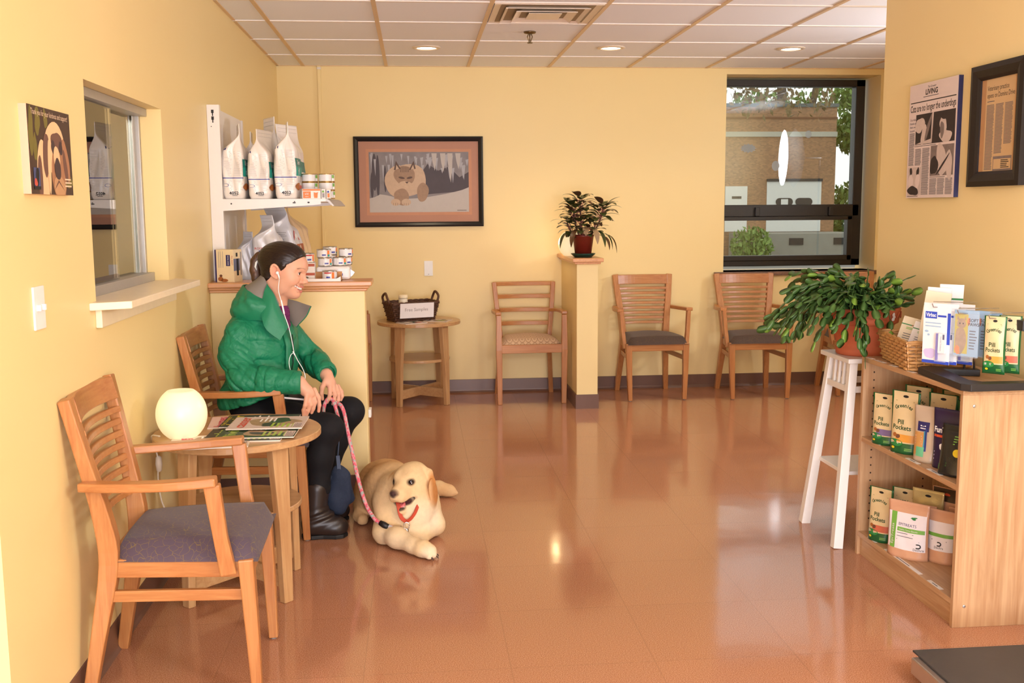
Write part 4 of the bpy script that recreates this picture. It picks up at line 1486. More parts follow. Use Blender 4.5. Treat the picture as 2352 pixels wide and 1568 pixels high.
carton('food_carton', 'white carton with rust stripes and cat pictures beneath the red labelled can', 'carton', (.463, 5.16, 1.076), 0, .078, .07, .0883, CBW, art_strip)
cb = can('silver can on top of the front pair stack in the middle of the ledge', (.543, 5.20, 1.186), .0, .036, .042, 'blue', GC)
dup(cb, (.548, 5.20, 1.1440), .2, 'silver can lower of the front pair stack in the middle of the ledge')
dup(cb, (.566, 5.285, 1.196), .5, 'silver can highest in the back row on the ledge')
dup(cb, (.566, 5.285, 1.154), .4, 'silver can second in the back row on the ledge, behind the front pair')
dup(cb, (.618, 5.235, 1.144), .1, 'silver can at the right end of the middle layer on the ledge')
dup(cb, (.645, 5.29, 1.186), .6, 'silver can at the far right end of the top layer on the ledge')
dup(cb, (.640, 5.29, 1.144), .6, 'silver can below the far right one on the ledge')
dup(cr, (.575, 5.113, 1.0797), -.2, 'wide red labelled can sitting in the cardboard tray on the ledge')
TRAYC = M('cardboard', (196, 142, 92), .8)
ty = MB(); ty.box(.455, .632, 5.062, 5.166, 1.0765, 1.0795, TRAYC)
for a in ((.455, .458, 5.062, 5.166), (.629, .632, 5.062, 5.166), (.455, .632, 5.163, 5.166)):
    ty.box(*a, 1.0765, 1.118 if a[2] > 5.1 else 1.100, TRAYC)
ty.prism([(.455, 1.0765), (.632, 1.0765), (.632, 1.100), (.612, 1.090), (.476, 1.090), (.455, 1.100)], lambda u, v, s: Vector((u, 5.060 + .003 * s, v)), CBW)
tag(ty.build('cardboard_tray', weld=False), 'open cardboard tray holding one can at the front of the ledge', 'tray')
mp = thing('can_multipack', 'plastic wrapped pack of cans under the stacked silver cans on the ledge', 'multipack', (.585, 5.262, 1.0765))
mb = MB(); mb.box(-.080, .085, -.088, .082, 0, .066, CBW); mb.build('wrapped_block', mp, bevel=.012)
mb = MB()
fp = lambda u, v: Vector((u, -.0885, v))
for k in range(2):
    mb.rect(fp, -.07 + .08 * k, .012, -.005 + .08 * k, .055, CANL); mb.rect(lambda u, v: Vector((u, -.0889, v)), -.055 + .08 * k, .02, -.03 + .08 * k, .032, BAGB)
fs_ = lambda u, v: Vector((.0855, u, v))
for k in range(2):
    mb.rect(fs_, -.06 + .07 * k, .012, .0 + .07 * k, .055, CANL); mb.rect(lambda u, v: Vector((.0859, u, v)), -.05 + .07 * k, .02, -.035 + .07 * k, .035, BAGB)
mb.build('pack_print', mp, weld=False, fix=False)
mb = MB(); mb.poly(lambda u, v: Vector((.085 + u, -.05, v)), [(0, .05), (.022, .034), (.012, .02), (0, .01)], M('film_flap', (226, 226, 238), .2)); mb.build('film_flap', mp, fix=False)

# ================================================================== BACK TABLE, STUB WALL
WKD = M('dark_wicker', (86, 52, 34), .55, var=.3, vs=60)
WKL = M('light_wicker', (196, 146, 88), .5, var=.25, vs=60)


def basket_weave(t, hw, hd, h, flare, m, bands, per, rr, taper_m=None):
    """rectangular woven basket: uprights and interlaced horizontal strands"""
    def path(z):
        k = 1 + flare * z / h
        a, b, q = hw * k, hd * k, .02
        pts = []
        n = per
        cor = [(-a, -b), (a, -b), (a, b), (-a, b)]
        tot = 4 * (a + b)
        for i in range(n):
            s = tot * i / n
            for j in range(4):
                p, qn = cor[j], cor[(j + 1) % 4]
                L = abs(p[0] - qn[0]) + abs(p[1] - qn[1])
                if s <= L:
                    u = s / L
                    nx, ny = ((0, -1), (1, 0), (0, 1), (-1, 0))[j]
                    pts.append((p[0] + (qn[0] - p[0]) * u, p[1] + (qn[1] - p[1]) * u, nx, ny))
                    break
                s -= L
        return pts
    mb = MB()
    for k in range(bands):
        z = h * (k + .5) / bands
        P = path(z)
        pts = []
        for i, (x, y, nx, ny) in enumerate(P):
            o = rr * 1.0 * (1 if (i + k) % 2 else -1)
            pts.append(Vector((x + nx * o, y + ny * o, z)))
        pts = smooth_path(pts + [pts[0]], 2)
        mb.tube(pts, h / bands * .46, m, 5)
    mb.build('woven_strands', t)
    mb = MB()
    P0, P1 = path(0), path(h)
    for i in range(0, len(P0), 1):
        mb.tube([(P0[i][0], P0[i][1], 0.004), (P1[i][0], P1[i][1], h)], rr * .55, m, 4)
    mb.build('upright_stakes', t, weld=False)
    mb = MB()
    pts = [Vector((x, y, h + .002)) for x, y, _, _ in P1]
    for s in (0, 1):
        q = [p + Vector((0, 0, .004 * math.sin(i * 1.6 + s * PI))) for i, p in enumerate(pts)]
        mb.tube(smooth_path(q + [q[0]], 2), rr * .9, m, 6)
    mb.build('rim', t, weld=False)
    mb = MB(); mb.box(-hw, hw, -hd, hd, .002, .006, m); mb.build('base', t)


ba = thing('wicker_basket', 'dark brown wicker basket with a free samples sign on the back side table', 'basket', (.955, 7.57, .610), .38)
basket_weave(ba, .150, .090, .135, .22, WKD, 9, 52, .005)
for s in (-1, 1):
    mb = MB()
    pts = [(s * .186, -.055, .13), (s * .200, -.05, .175), (s * .196, 0, .205), (s * .200, .05, .175), (s * .186, .055, .13)]
    mb.tube(smooth_path(pts, 5), .009, WKD, 8); mb.build('handle', ba)
sg = thing('paper_sign', 'white paper sign reading Free Samples on the front of the dark basket', 'sign', (.998, 7.447, .640), .36)
sg.rotation_euler = (.12, 0, .36)
mb = MB(); mb.box(-.130, .130, -.001, 0, 0, .108, M('white_paper', (236, 228, 226), .7, var=.02)); mb.build('paper', sg)
mb = MB(); mb.text(lambda u, v: Vector((u, -.0014, v)), 'Free Samples', .034, M('pencil_grey', (150, 140, 136), .7), -.005, .050); mb.build('lettering', sg, fix=False)
jr = thing('lidded_jar', 'small white lidded jar standing in the dark basket behind the sign', 'jar', (.900, 7.545, .616))
mb = MB(); mb.lathe([(.001, 0), (.032, 0), (.033, .005), (.033, .15), (.029, .158), (.001, .158)], M('jar_white', (238, 226, 205), .4), 28); mb.build('jar_body', jr)
mb = MB(); mb.lathe([(.001, .158), (.034, .158), (.035, .162), (.035, .180), (.032, .184), (.001, .184)], M('jar_lid', (246, 226, 190), .4), 28); mb.build('lid', jr)

MAGP = M('magazine_paper', (232, 216, 198), .4)


def magazine(label, loc, rz, w, d, t_, cover, art, group):
    o = thing('magazine', label, 'magazine', loc, rz, group)
    mb = MB(); mb.box(-w / 2, w / 2, -d / 2, d / 2, 0, t_ * .85, MAGP); mb.build('pages', o)
    mb = MB(); mb.box(-w / 2 - .0008, w / 2, -d / 2 - .0008, d / 2 + .0008, t_ * .85, t_, cover); mb.box(-w / 2 - .001, -w / 2, -d / 2, d / 2, 0, t_, cover); mb.build('cover', o, weld=False)
    mb = MB(); art(mb, LS(lambda u, v, e: Vector((min(max(u, -w / 2), w / 2), min(max(v, -d / 2), d / 2), t_ + .0002 + e)), .0002), w, d); mb.build('cover_print', o, weld=False, fix=False)
    return o


YEL = M('title_yellow', (236, 206, 40), .4); REDT2 = M('title_red', (214, 66, 48), .4); PNK = M('title_pink', (214, 60, 90), .4); LIM = M('lime', (168, 190, 70), .4)
FGR = M('photo_green', (50, 70, 44), .4, var=.4, vs=60); FTN = M('photo_tan', (170, 138, 104), .4, var=.35, vs=50); FDK = M('photo_dark', (50, 46, 40), .4, var=.3, vs=50)


def art_mag(title, tc, seed, bg=None, sub=None, barcode=True):
    """cover laid so its head points to -x (toward the wall) and is read from the room side"""
    def art(mb, f, w, d):
        # page axes: head = -x, left edge of the cover = -y
        R = lambda a: (lambda u, v: a(-v, u))
        class G:
            def __getitem__(self, k):
                return R(f[k])
        g = G()
        H2, W2 = w / 2, d / 2
        blob(g[0], mb, 0, -.02, W2 * .75, H2 * .62, FTN, seed, amp=.15); blob(g[1], mb, W2 * .3, -H2 * .3, W2 * .4, H2 * .3, FGR, seed + 1, amp=.2); blob(g[1], mb, -W2 * .4, -H2 * .1, W2 * .25, H2 * .3, FDK, seed + 2, amp=.2)
        mb.text(g[2], title, H2 * .42, tc, 0, H2 * .56, bold=.02, width=W2 * 1.75)
        if sub:
            mb.text(g[2], sub, H2 * .12, sub_c, 0, H2 * .88, width=W2 * 1.6)
        mb.lines(g[2], -W2 * .85, -W2 * .1, -H2 * .8, -H2 * .1, 5, REDT2 if seed % 2 else LIM, .5, .3, seed)
        mb.lines(g[2], W2 * .1, W2 * .85, -H2 * .2, H2 * .3, 4, WHT, .4, .4, seed + 3)
        if barcode:
            mb.rect(g[2], -W2 * .95, -H2 * .97, -W2 * .1, -H2 * .72, LTP); mb.lines(g[3], -W2 * .9, -W2 * .2, -H2 * .95, -H2 * .75, 5, INK, .4, .3, seed + 4)
    return art


sub_c = YEL
GM = 'magazines on the near side table'
zt = .6102
magazine('white magazine lowest at the near rim of the side table', (.262, 3.640, zt), .08, .275, .20, .005, MAGP, art_mag('cottage', PNK, 1), GM)
magazine('grey magazine in the pile just under the green covered one', (.372, 3.735, zt), -.02, .275, .205, .006, FDK, art_mag('garden', LIM, 2), GM)
magazine('pink titled magazine lying beside the globe lamp', (.335, 3.985, zt), .10, .275, .205, .005, M('cover_pale_pink', (232, 196, 186), .4), art_mag('homes', PNK, 3), GM)
magazine('green covered magazine near the front of the pile on the side table', (.418, 3.765, zt + .0064), -.03, .275, .21, .005, FGR, art_mag('living', LIM, 4), GM)
magazine('dark magazine with a yellow title in the middle of the pile', (.396, 3.935, zt + .0118), -.02, .275, .215, .004, FDK, art_mag('dossier', YEL, 5, sub='THE 50 BEST'), GM)
magazine('topmost magazine with an orange title at the right of the pile', (.435, 3.868, zt + .0162), -.03, .275, .21, .005, LTP, art_mag('casser', REDT2, 6), GM)
GM2 = 'magazines on the back side table'
magazine('magazine lying in front of the dark basket on the back table', (.960, 7.372, .6102), .55, .18, .14, .004, LTP, art_mag('pets', FDK, 7), GM2)
magazine('open looking magazine at the right of the dark basket on the back table', (1.150, 7.490, .6102), -.35, .18, .14, .004, LTP, art_mag('home', FDK, 8), GM2)

GLOW = NT('frosted_globe_glass')
_lw = GLOW.n('ShaderNodeLayerWeight'); _lw.inputs['Blend'].default_value = .35
GLOW.set(color=(.72, .64, .46, 1), rough=.35, ecol=GLOW.mix(GLOW.noise(GLOW.coord(), 7.0, 2), (1.0, .80, .40, 1), (1.0, .86, .52, 1)), emit=.55)
GLOW = GLOW.m


def globe_lamp(label, loc, R, zs, power):
    t = thing('globe_lamp', label, 'lamp', loc, 0, 'frosted globe lamps')
    prof = []
    for k in range(25):
        a = -1.02 + (1.02 + 1.02) * k / 24
        prof.append((R * math.cos(a), zs * (math.sin(a) + math.sin(1.02))))
    mb = MB(); mb.lathe([(.001, prof[0][1])] + prof + [(prof[-1][0] - .006, prof[-1][1] - .001), (.001, prof[-1][1] - .012)], GLOW, 48); mb.build('globe_shade', t)
    mb = MB(); mb.lathe([(.001, .0), (.03, 0), (.03, .02), (.001, .02)], WPL, 16); mb.build('lamp_base', t)
    l = bpy.data.lights.new('globe_bulb', 'POINT'); l.energy = power; l.color = (1, .72, .36); l.shadow_soft_size = R
    return t


gl = globe_lamp('glowing frosted globe lamp on the side table by the left wall', (.145, 3.745, .6102), .090, .101, 2)
gl2 = dup(gl, (2.135, 7.52, 1.0725), 0, 'glowing globe lamp behind the plant on the short stub wall')


def bulb(loc, power):
    l = bpy.data.lights.new('globe_bulb', 'POINT'); l.energy = power; l.color = (1, .70, .34); l.shadow_soft_size = .03
    o = bpy.data.objects.new('globe_bulb', l); C.objects.link(o); o.location = loc


bulb((2.03, 7.56, 1.18), 1.1)
CORDW = M('white_cord', (238, 228, 212), .45)
cd = thing('lamp_cord', 'white lamp cord with an inline switch hanging behind the near side table', 'cord', (0, 0, 0))
mb = MB(); mb.tube(smooth_path([(.06, 3.76, .612), (.022, 3.80, .605), (.020, 3.84, .56), (.024, 3.862, .50), (.020, 3.866, .42), (.03, 3.87, .33), (.05, 3.92, .25), (.04, 3.99, .19), (.055, 4.02, .17)], 5), .0032, CORDW, 6); mb.build('cable', cd)
mb = MB(); mb.lathe([(.001, -.032), (.010, -.026), (.013, 0), (.010, .026), (.001, .032)], CORDW, 16, (.026, 3.864, .485)); mb.build('inline_switch', cd)
cd2 = MB(); cd2.tube(smooth_path([(2.278, 7.62, .46), (2.283, 7.60, .40), (2.292, 7.58, .30), (2.288, 7.58, .2), (2.280, 7.60, .13)], 5), .003, CORDW, 6)
tag(cd2.build('power_cord'), 'thin white cord hanging on the right face of the stub wall', 'cord')

# leafy houseplant
LEAFD = NT('dark_glossy_leaf')
LEAFD.set(color=LEAFD.mix(LEAFD.noise(LEAFD.coord(), 24.0, 3), lin((34, 40, 18)), lin((78, 84, 40))), rough=.3, spec=.5); LEAFD = LEAFD.m
LEAFP = M('pink_leaf_stalk', (196, 120, 112), .45); LEAFO = M('old_leaf_tan', (150, 120, 84), .5, var=.2, vs=20); LEAFR = M('bronze_leaf', (96, 66, 42), .35, var=.3, vs=20)
hp = thing('houseplant', 'bushy dark leaved houseplant in a red pot on the short stub wall', 'plant', (2.188, 7.275, 1.0725))
mb = MB(); mb.lathe([(.001, .022), (.058, .022), (.075, .145), (.078, .147), (.078, .160), (.073, .160), (.066, .13), (.001, .13)], M('red_plastic_pot', (116, 36, 24), .35), 36); mb.build('pot', hp)
mb = MB(); mb.lathe([(.001, 0), (.062, 0), (.086, .022), (.088, .028), (.082, .026), (.06, .010), (.001, .010)], M('green_saucer', (18, 56, 44), .35), 36); mb.build('saucer', hp)
mb = MB(); mb.lathe([(.001, .134), (.068, .134)], M('potting_soil', (52, 36, 26), .95), 24); mb.build('soil', hp, fix=False)


def leaf(mb, base, dirv, up, L, W, m, droop=.6, fold=.25, n=7):
    d = Vector(dirv).normalized()
    s = d.cross(Vector(up))
    if s.length < .05:
        s = d.cross(Vector((1, 0, 0)))
    s.normalize()
    p = Vector(base)
    rings = []
    step = L / n
    for i in range(n + 1):
        u = i / n
        w = W * math.sin(PI * min(1, u ** .8 * .96 + .02)) ** .9 * .5
        nrm = s.cross(d).normalized()
        rings.append((p - s * w + nrm * w * fold, p.copy(), p + s * w + nrm * w * fold))
        d = (d + Vector((0, 0, -1)) * droop / n).normalized()
        p = p + d * step
    vs = [q for r in rings for q in r]
    fs = []
    for i in range(n):
        for j in range(2):
            a = i * 3 + j
            fs.append((a, a + 1, a + 4, a + 3))
    mb.add(vs, fs, m, True)


r = random.Random(11)
mbl, mbs = MB(), MB()
heads = [((-.075, -.02, .34), 25, 1), ((-.02, .02, .40), 24, 1), ((.145, -.01, .345), 30, 1), ((-.03, -.05, .24), 22, .9), ((.09, .03, .22), 16, .9), ((-.11, .03, .24), 14, .9)]
for (hx, hy, hz), nl, sc_ in heads:
    base = Vector((hx * .25, hy * .4, .13))
    tip = Vector((hx, hy, hz))
    path = smooth_path([base, base.lerp(tip, .5) + Vector((hx * .1, 0, -.01)), tip], 5)
    mbs.tube(path, .006, M('brown_stem', (96, 62, 40), .6), 6)
    ax = (tip - base).normalized()
    for k in range(nl):
        a = k * 2.4 + hx * 40
        el = .15 + .75 * (k / nl)
        p = path[-1] - ax * (.10 * (1 - k / nl))
        out = Vector((math.cos(a), math.sin(a), 0))
        d = (out * math.cos(el) + Vector((0, 0, 1)) * math.sin(el) * .8 + ax * .25).normalized()
        q = p + d * .045
        mbs.tube([p, p + d * .03, q], .0022, LEAFP, 5)
        leaf(mbl, q, d, (0, 0, 1), r.uniform(.085, .120) * sc_, r.uniform(.054, .070), LEAFR if r.random() < .18 else LEAFD, r.uniform(.7, 1.5), .12)
for (x, y, z, L, dx, dy, m) in ((-.05, -.08, .20, .16, -.5, -.5, LEAFR), (.05, -.09, .205, .14, .25, -.6, LEAFO), (.085, -.06, .19, .15, .5, -.5, LEAFD), (.135, -.02, .17, .15, .7, -.3, LEAFD), (.16, 0, .16, .17, .8, 0, LEAFD), (.0, -.085, .215, .08, 0, -.7, LEAFO), (-.10, -.03, .18, .15, -.6, -.2, LEAFD), (.12, -.05, .15, .13, .4, -.3, LEAFR)):
    leaf(mbl, (x, y, z), (dx, dy, .15), (0, 0, 1), L, .046, m, 3.2)
mbl.build('foliage', hp, weld=False, fix=False); mbs.build('stems', hp, weld=False)

# ================================================================== BOOKCASE TOP, CACTUS
TC = M('terracotta', (196, 100, 62), .7, var=.08, vs=14, bump=(90, .1))
cx_ = thing('trailing_cactus', 'trailing green cactus in a terracotta pot on the tall white stand', 'plant', (2.895, 4.205, .795))
mb = MB()
mb.lathe([(.001, 0), (.102, 0), (.108, .006), (.110, .030), (.104, .036), (.108, .05), (.122, .10), (.127, .130), (.131, .133), (.143, .140), (.145, .150), (.150, .190), (.152, .198), (.146, .204), (.138, .198), (.130, .17), (.001, .17)], TC, 56)
mb.build('pot', cx_)
mb = MB()
rr_ = lambda a, z: .1475 + (z - .165) * .1 + .002
for k in range(16):
    a0 = 2 * PI * k / 16
    mb.tube([(rr_(0, .185) * math.cos(a0 + t * .39), rr_(0, .185) * math.sin(a0 + t * .39), .186 - .024 * math.sin(PI * t)) for t in [q / 8 for q in range(9)]], .0022, TC, 5)
mb.build('swag_relief', cx_, weld=False)
mb = MB(); blob(lambda u, v: Vector(((.1535) * math.sin(u / .15), -(.1535) * math.cos(u / .15), v)), mb, .072, .170, .012, .013, M('white_sticker_paint', (236, 226, 220), .5), 77, amp=.35); mb.build('paint_mark', cx_, fix=False)
mb = MB(); mb.lathe([(.001, .172), (.134, .172)], M('potting_soil', None), 30); mb.build('soil', cx_, fix=False)
CACT = NT('cactus_green')
CACT.set(color=CACT.mix(CACT.noise(CACT.coord(), 16.0, 3), lin((40, 70, 30)), lin((96, 130, 62))), rough=.36, spec=.45); CACT = CACT.m
CACL = M('cactus_new_growth', (120, 156, 56), .4, var=.15, vs=30)
CACB = M('cactus_old_stem', (140, 112, 74), .6, var=.2)


def pad(mb, p, d, s, L, W, m):
    """flat cactus segment: notched oval about 4 mm thick"""
    nrm = d.cross(s).normalized()
    prof = [(0, .20), (.08, .58), (.25, .90), (.45, 1.0), (.70, 1.0), (.86, .86), (.96, .55), (1.0, .25)]
    top, bot = [], []
    rings = []
    for u, w in prof:
        c = p + d * (L * u)
        ww = W * w / 2
        rings.append([c - s * ww, c - nrm * .0017 * w ** .5, c + s * ww, c + nrm * .0017 * w ** .5])
    mb.loft(rings, m, True)


r = random.Random(5)
mbp, mbn, mbo = MB(), MB(), MB()
for k in range(126):
    a = r.uniform(0, 2 * PI)
    if k < 68:
        a = r.uniform(PI * .78, PI * 1.55)      # heavy to the left and toward the camera
    rad0 = r.uniform(.0, .11)
    p = Vector((rad0 * math.cos(a), rad0 * math.sin(a), .19))
    el = r.uniform(.45, 1.35)
    d = Vector((math.cos(a) * math.cos(el), math.sin(a) * math.cos(el), math.sin(el)))
    left = math.cos(a) < -.25
    n = r.randint(4, 5) if not left else r.randint(5, 9)
    if math.cos(a) > .3:
        n = r.randint(2, 4)
    g = r.uniform(.32, .55) if not left else r.uniform(.34, .70)
    for j in range(n):
        L = r.uniform(.038, .052)
        W = r.uniform(.026, .035)
        s = d.cross(Vector((0, 0, 1)))
        s = (s.normalized() if s.length > .1 else Vector((1, 0, 0)))
        s = (Matrix.Rotation(r.uniform(-1.5, 1.5), 3, d) @ s).normalized()
        q = p + d * L
        rq = math.hypot(q.x, q.y)
        if rq < .162 and q.z < .215:            # stay outside the pot
            d = (Vector((math.cos(a), math.sin(a), .35))).normalized()
            q = p + d * L
        if q.x > .215:
            break
        new = j == n - 1 and r.random() < .35
        if j == 0 and r.random() < .5:
            mbo.tube([p, q], .0035, CACB, 5)
        else:
            pad(mbn if new else mbp, p, d, s, L * 1.06, W, CACL if new else CACT)
            if r.random() < .40 and j > 0:      # side pad
                d2 = (d + s * r.choice((-1, 1)) * .9).normalized()
                pad(mbp, p + d * L * .8, d2, (s - d2 * s.dot(d2)).normalized(), L * .95, W * .95, CACT)
        p = q
        d = (d + Vector((math.cos(a) * .12, math.sin(a) * .12, -g)) * .62 + Vector((r.uniform(-.2, .2), r.uniform(-.2, .2), r.uniform(-.12, .1)))).normalized()
mbp.build('foliage', cx_, weld=False); _o = mbn.build('new_growth', cx_, weld=False); _o['label'] = 'light green young segments'; _o['kind'] = 'stuff'
if mbo.v:
    mbo.build('stems', cx_, weld=False)

bk2 = thing('wicker_basket', 'light tan wicker basket of packets on the bookcase top', 'basket', (2.925, 3.725, .8205), -.17)
basket_weave(bk2, .105, .168, .104, .14, WKL, 8, 40, .0065)
CARDW = M('card_white', (242, 236, 232), .4)
CARDC = M('card_cream', (232, 216, 184), .4)


def art_card(seed, grass=False):
    def art(mb, fr, sd, sx, sy, sz):
        mb.rect(fr, -sx * .5, sz * .80, sx * .5, sz * .825, M('stripe_green', (44, 130, 66), .5)); mb.lines(fr, -sx * .25, sx * .25, sz * .70, sz * .76, 2, GRN, .5, .1, seed)
        mb.ell(lambda u, v: fr(u, v, .0003), 0, sz * .812, sx * .03, sz * .012, REDT, 8)
        mb.lines(fr, -sx * .3, sx * .4, sz * .40, sz * .62, 4, INK, .3, .4, seed + 1)
        if grass:
            blob(fr, mb, -sx * .22, sz * .2, sx * .12, sz * .03, INKB, 5); mb.poly(fr, [(sx * .2, sz * .05), (sx * .45, sz * .45), (sx * .48, sz * .3), (sx * .3, sz * .05)], M('stripe_green', None))
    return art


GP = 'packets in the light wicker basket'
def lean(o, ax, ay):
    o.rotation_euler = (ax, ay, o.rotation_euler.z)
lean(carton('packet', 'tall cream packet with a green stripe standing at the front of the light basket', 'packet', (2.905, 3.665, .83), -.55, .090, .016, .275, CARDC, art_card(1, True), GP), -.10, .12)
lean(carton('packet', 'white packet with a green stripe just behind the tall cream packet', 'packet', (2.955, 3.715, .83), -.55, .085, .014, .285, CARDW, art_card(2), GP), -.08, .05)
lean(carton('packet', 'white hang-hole packet at the back of the light basket, highest of the packets', 'packet', (3.015, 3.72, .83), -.55, .085, .012, .295, CARDW, art_card(3), GP), -.06, .02)
lean(carton('packet', 'low cream packet leaning at the left end of the light basket', 'packet', (2.885, 3.82, .83), -.7, .085, .022, .165, CARDC, art_card(4), GP), -.32, .22)
lean(carton('packet', 'second low packet leaning between the left one and the tall cream packet', 'packet', (2.90, 3.755, .83), -.7, .085, .018, .150, CARDW, art_card(5), GP), -.30, .24)

# ---- display rack
RB = M('black_rack_steel', (36, 34, 36), .38)
CHR = M('chrome_wire', (206, 204, 206), .2, metal=.95)
rk = thing('display_rack', 'black based wire display rack hung with packets on the bookcase top', 'display rack', (0, 0, 0))
zb = .8205
mb = MB()
base = [(2.800, 3.520), (2.768, 3.170), (2.790, 3.142), (3.095, 3.150), (3.095, 3.195), (2.86, 3.200), (2.835, 3.235), (2.868, 3.470), (2.985, 3.430), (2.995, 3.470), (2.865, 3.540), (2.825, 3.545)]
mb.prism(base, lambda u, v, s: Vector((u, v, zb + .024 * s)), RB); mb.build('base', rk, bevel=.002)
for (x, y, z1) in ((3.000, 3.178, 1.045), (3.060, 3.172, 1.03), (2.940, 3.458, 1.04), (2.972, 3.450, 1.04)):
    mb = MB(); mb.tube([(x, y, zb + .02), (x, y, z1)], .004, CHR, 8); mb.build('upright_rod', rk)
mb = MB(); mb.box(2.985, 3.10, 3.19, 3.24, 1.010, 1.045, RB); mb.build('header_bar', rk, bevel=.002)
HK = [((2.972, 3.452, 1.062), (2.790, 3.412, 1.073)), ((3.00, 3.36, 1.050), (2.835, 3.325, 1.058)), ((3.05, 3.25, 1.045), (2.895, 3.235, 1.050))]
for a, b in HK:
    mb = MB(); a, b = Vector(a), Vector(b); mb.tube([a, b, b + Vector((-.004, 0, .012))], .002, CHR, 6); mb.tube([a + Vector((0, 0, .02)), b + Vector((0, 0, .018))], .0016, CHR, 6); mb.build('hook', rk, weld=False)
mb = MB(); mb.tube([(2.972, 3.452, 1.04), (3.0, 3.36, 1.05), (3.045, 3.215, 1.03)], .004, CHR, 8); mb.build('cross_wire', rk)

BLIS = NT('clear_blister'); BLIS.set(color=(.80, .86, .93, 1), rough=.1, alpha=.16, spec=.5); BLIS = BLIS.m
CBL = M('card_blue', (52, 78, 186), .4); CTE = M('card_teal', (70, 150, 172), .4); LAV = M('card_lavender', (206, 190, 226), .45); SKY_ = M('card_pale_blue', (160, 186, 208), .4)


def toothbrush_pack(label, loc, rz, group):
    t = thing('blister_pack', label, 'blister pack', loc, rz, group)
    mb = MB(); mb.box(-.052, .052, -.0012, 0, -.200, .012, CARDW); mb.build('card', t)
    f = LS(lambda u, v, e: Vector((u, -.0015 - e, v)))
    mb = MB()
    mb.rect(f[0], -.052, -.200, .052, -.189, CBL); mb.rect(f[0], .040, -.13, .052, -.02, CBL); mb.rect(f[0], -.045, -.042, .000, -.018, CBL)
    mb.text(f[1], 'Virbac', .019, WHT, -.0225, -.036, width=.038, bold=.02)
    mb.lines(f[0], .003, .036, -.038, -.026, 1, CBL, .6, .1, 1); mb.lines(f[0], -.044, .03, -.075, -.052, 2, SKY_, .35, .2, 2)
    mb.ell(f[0], -.038, -.088, .008, .004, SKY_, 10); mb.ell(f[0], -.030, -.10, .005, .004, SKY_, 10)
    blob(f[0], mb, -.022, -.165, .022, .02, LAV, 8)
    mb.build('card_print', t, weld=False, fix=False)
    mb = MB()
    mb.box(.001, .044, -.014, -.0035, -.192, -.088, BLIS); b = mb.build('blister', t, bevel=.003)
    mb = MB(); mb.box(.004, .011, -.010, -.005, -.186, -.092, M('brush_violet', (110, 90, 180), .4)); mb.box(.014, .040, -.012, -.005, -.160, -.092, CARDW); mb.box(.031, .038, -.0125, -.012, -.112, -.094, M('carton_navy', None)); mb.text(lambda u, v: Vector((u, -.0126, v)), 'Enzymatic Toothpaste', .006, M('carton_navy', None), .023, -.127, rot=-PI / 2, width=.05)
    mb.build('toothbrush_kit', t, weld=False)
    return t


GK = 'packets hanging on the display rack'
ROT = -1.05
tb = toothbrush_pack('white and blue toothbrush blister pack hanging at the front left of the rack', (2.808, 3.415, 1.073), ROT, GK)
dup(tb, (2.838, 3.422, 1.071), ROT + .05, 'white and blue toothbrush blister pack hanging directly behind the front left one')
dup(tb, (2.905, 3.437, 1.067), ROT + .03, 'white and blue toothbrush blister pack hanging third, close to the rack rod')


def claw_pack(label, loc, rz, group):
    t = thing('blister_pack', label, 'blister pack', loc, rz, group)
    mb = MB(); mb.box(-.045, .045, -.001, 0, -.148, .010, SKY_); mb.build('card', t)
    f = LS(lambda u, v, e: Vector((u, -.0014 - e, v)))
    mb = MB()
    mb.rect(f[0], -.043, -.140, .006, -.004, M('card_mustard', (196, 176, 56), .4))
    blob(f[1], mb, -.018, -.036, .016, .018, FTN, 3, amp=.05); blob(f[1], mb, -.020, -.095, .019, .05, FTN, 4, amp=.08)
    for x in (-.030, -.006):
        mb.poly(f[1], [(x - .006, -.024), (x + .006, -.024), (x + (.003 if x > -.01 else -.003), -.010)], FTN)
    for x in (-.024, -.012):
        mb.ell(f[2], x, -.036, .0025, .003, INKB, 8)
    blob(f[2], mb, -.030, -.128, .010, .014, ORN, 5)
    blob(f[1], mb, .008, -.028, .006, .012, ORN, 6)
    mb.text(f[1], 'SOFT', .015, INKB, .026, -.028, bold=.02); mb.text(f[1], 'PAWS', .015, INKB, .026, -.042, bold=.02)
    mb.lines(f[1], .012, .040, -.125, -.055, 7, INK, .35, .4, 6)
    mb.build('card_print', t, weld=False, fix=False)
    mb = MB(); mb.box(-.047, .047, -.010, .002, -.152, .0, BLIS); mb.build('blister', t, bevel=.004)
    return t


cp = claw_pack('clear pack with a kitten picture, frontmost on the middle hook of the rack', (2.872, 3.335, 1.057), ROT, GK)
dup(cp, (2.918, 3.345, 1.054), ROT + .06, 'clear kitten pack hanging second on the middle hook of the rack')
dup(cp, (2.965, 3.355, 1.050), ROT - .04, 'clear kitten pack hanging third on the middle hook of the rack')

# ---- treat pouches
PGR, PCR = M('pouch_green', (28, 92, 46), .32), M('pouch_cream', (222, 196, 146), .4)
PDG = M('pouch_dark_green_text', (24, 70, 34), .5)


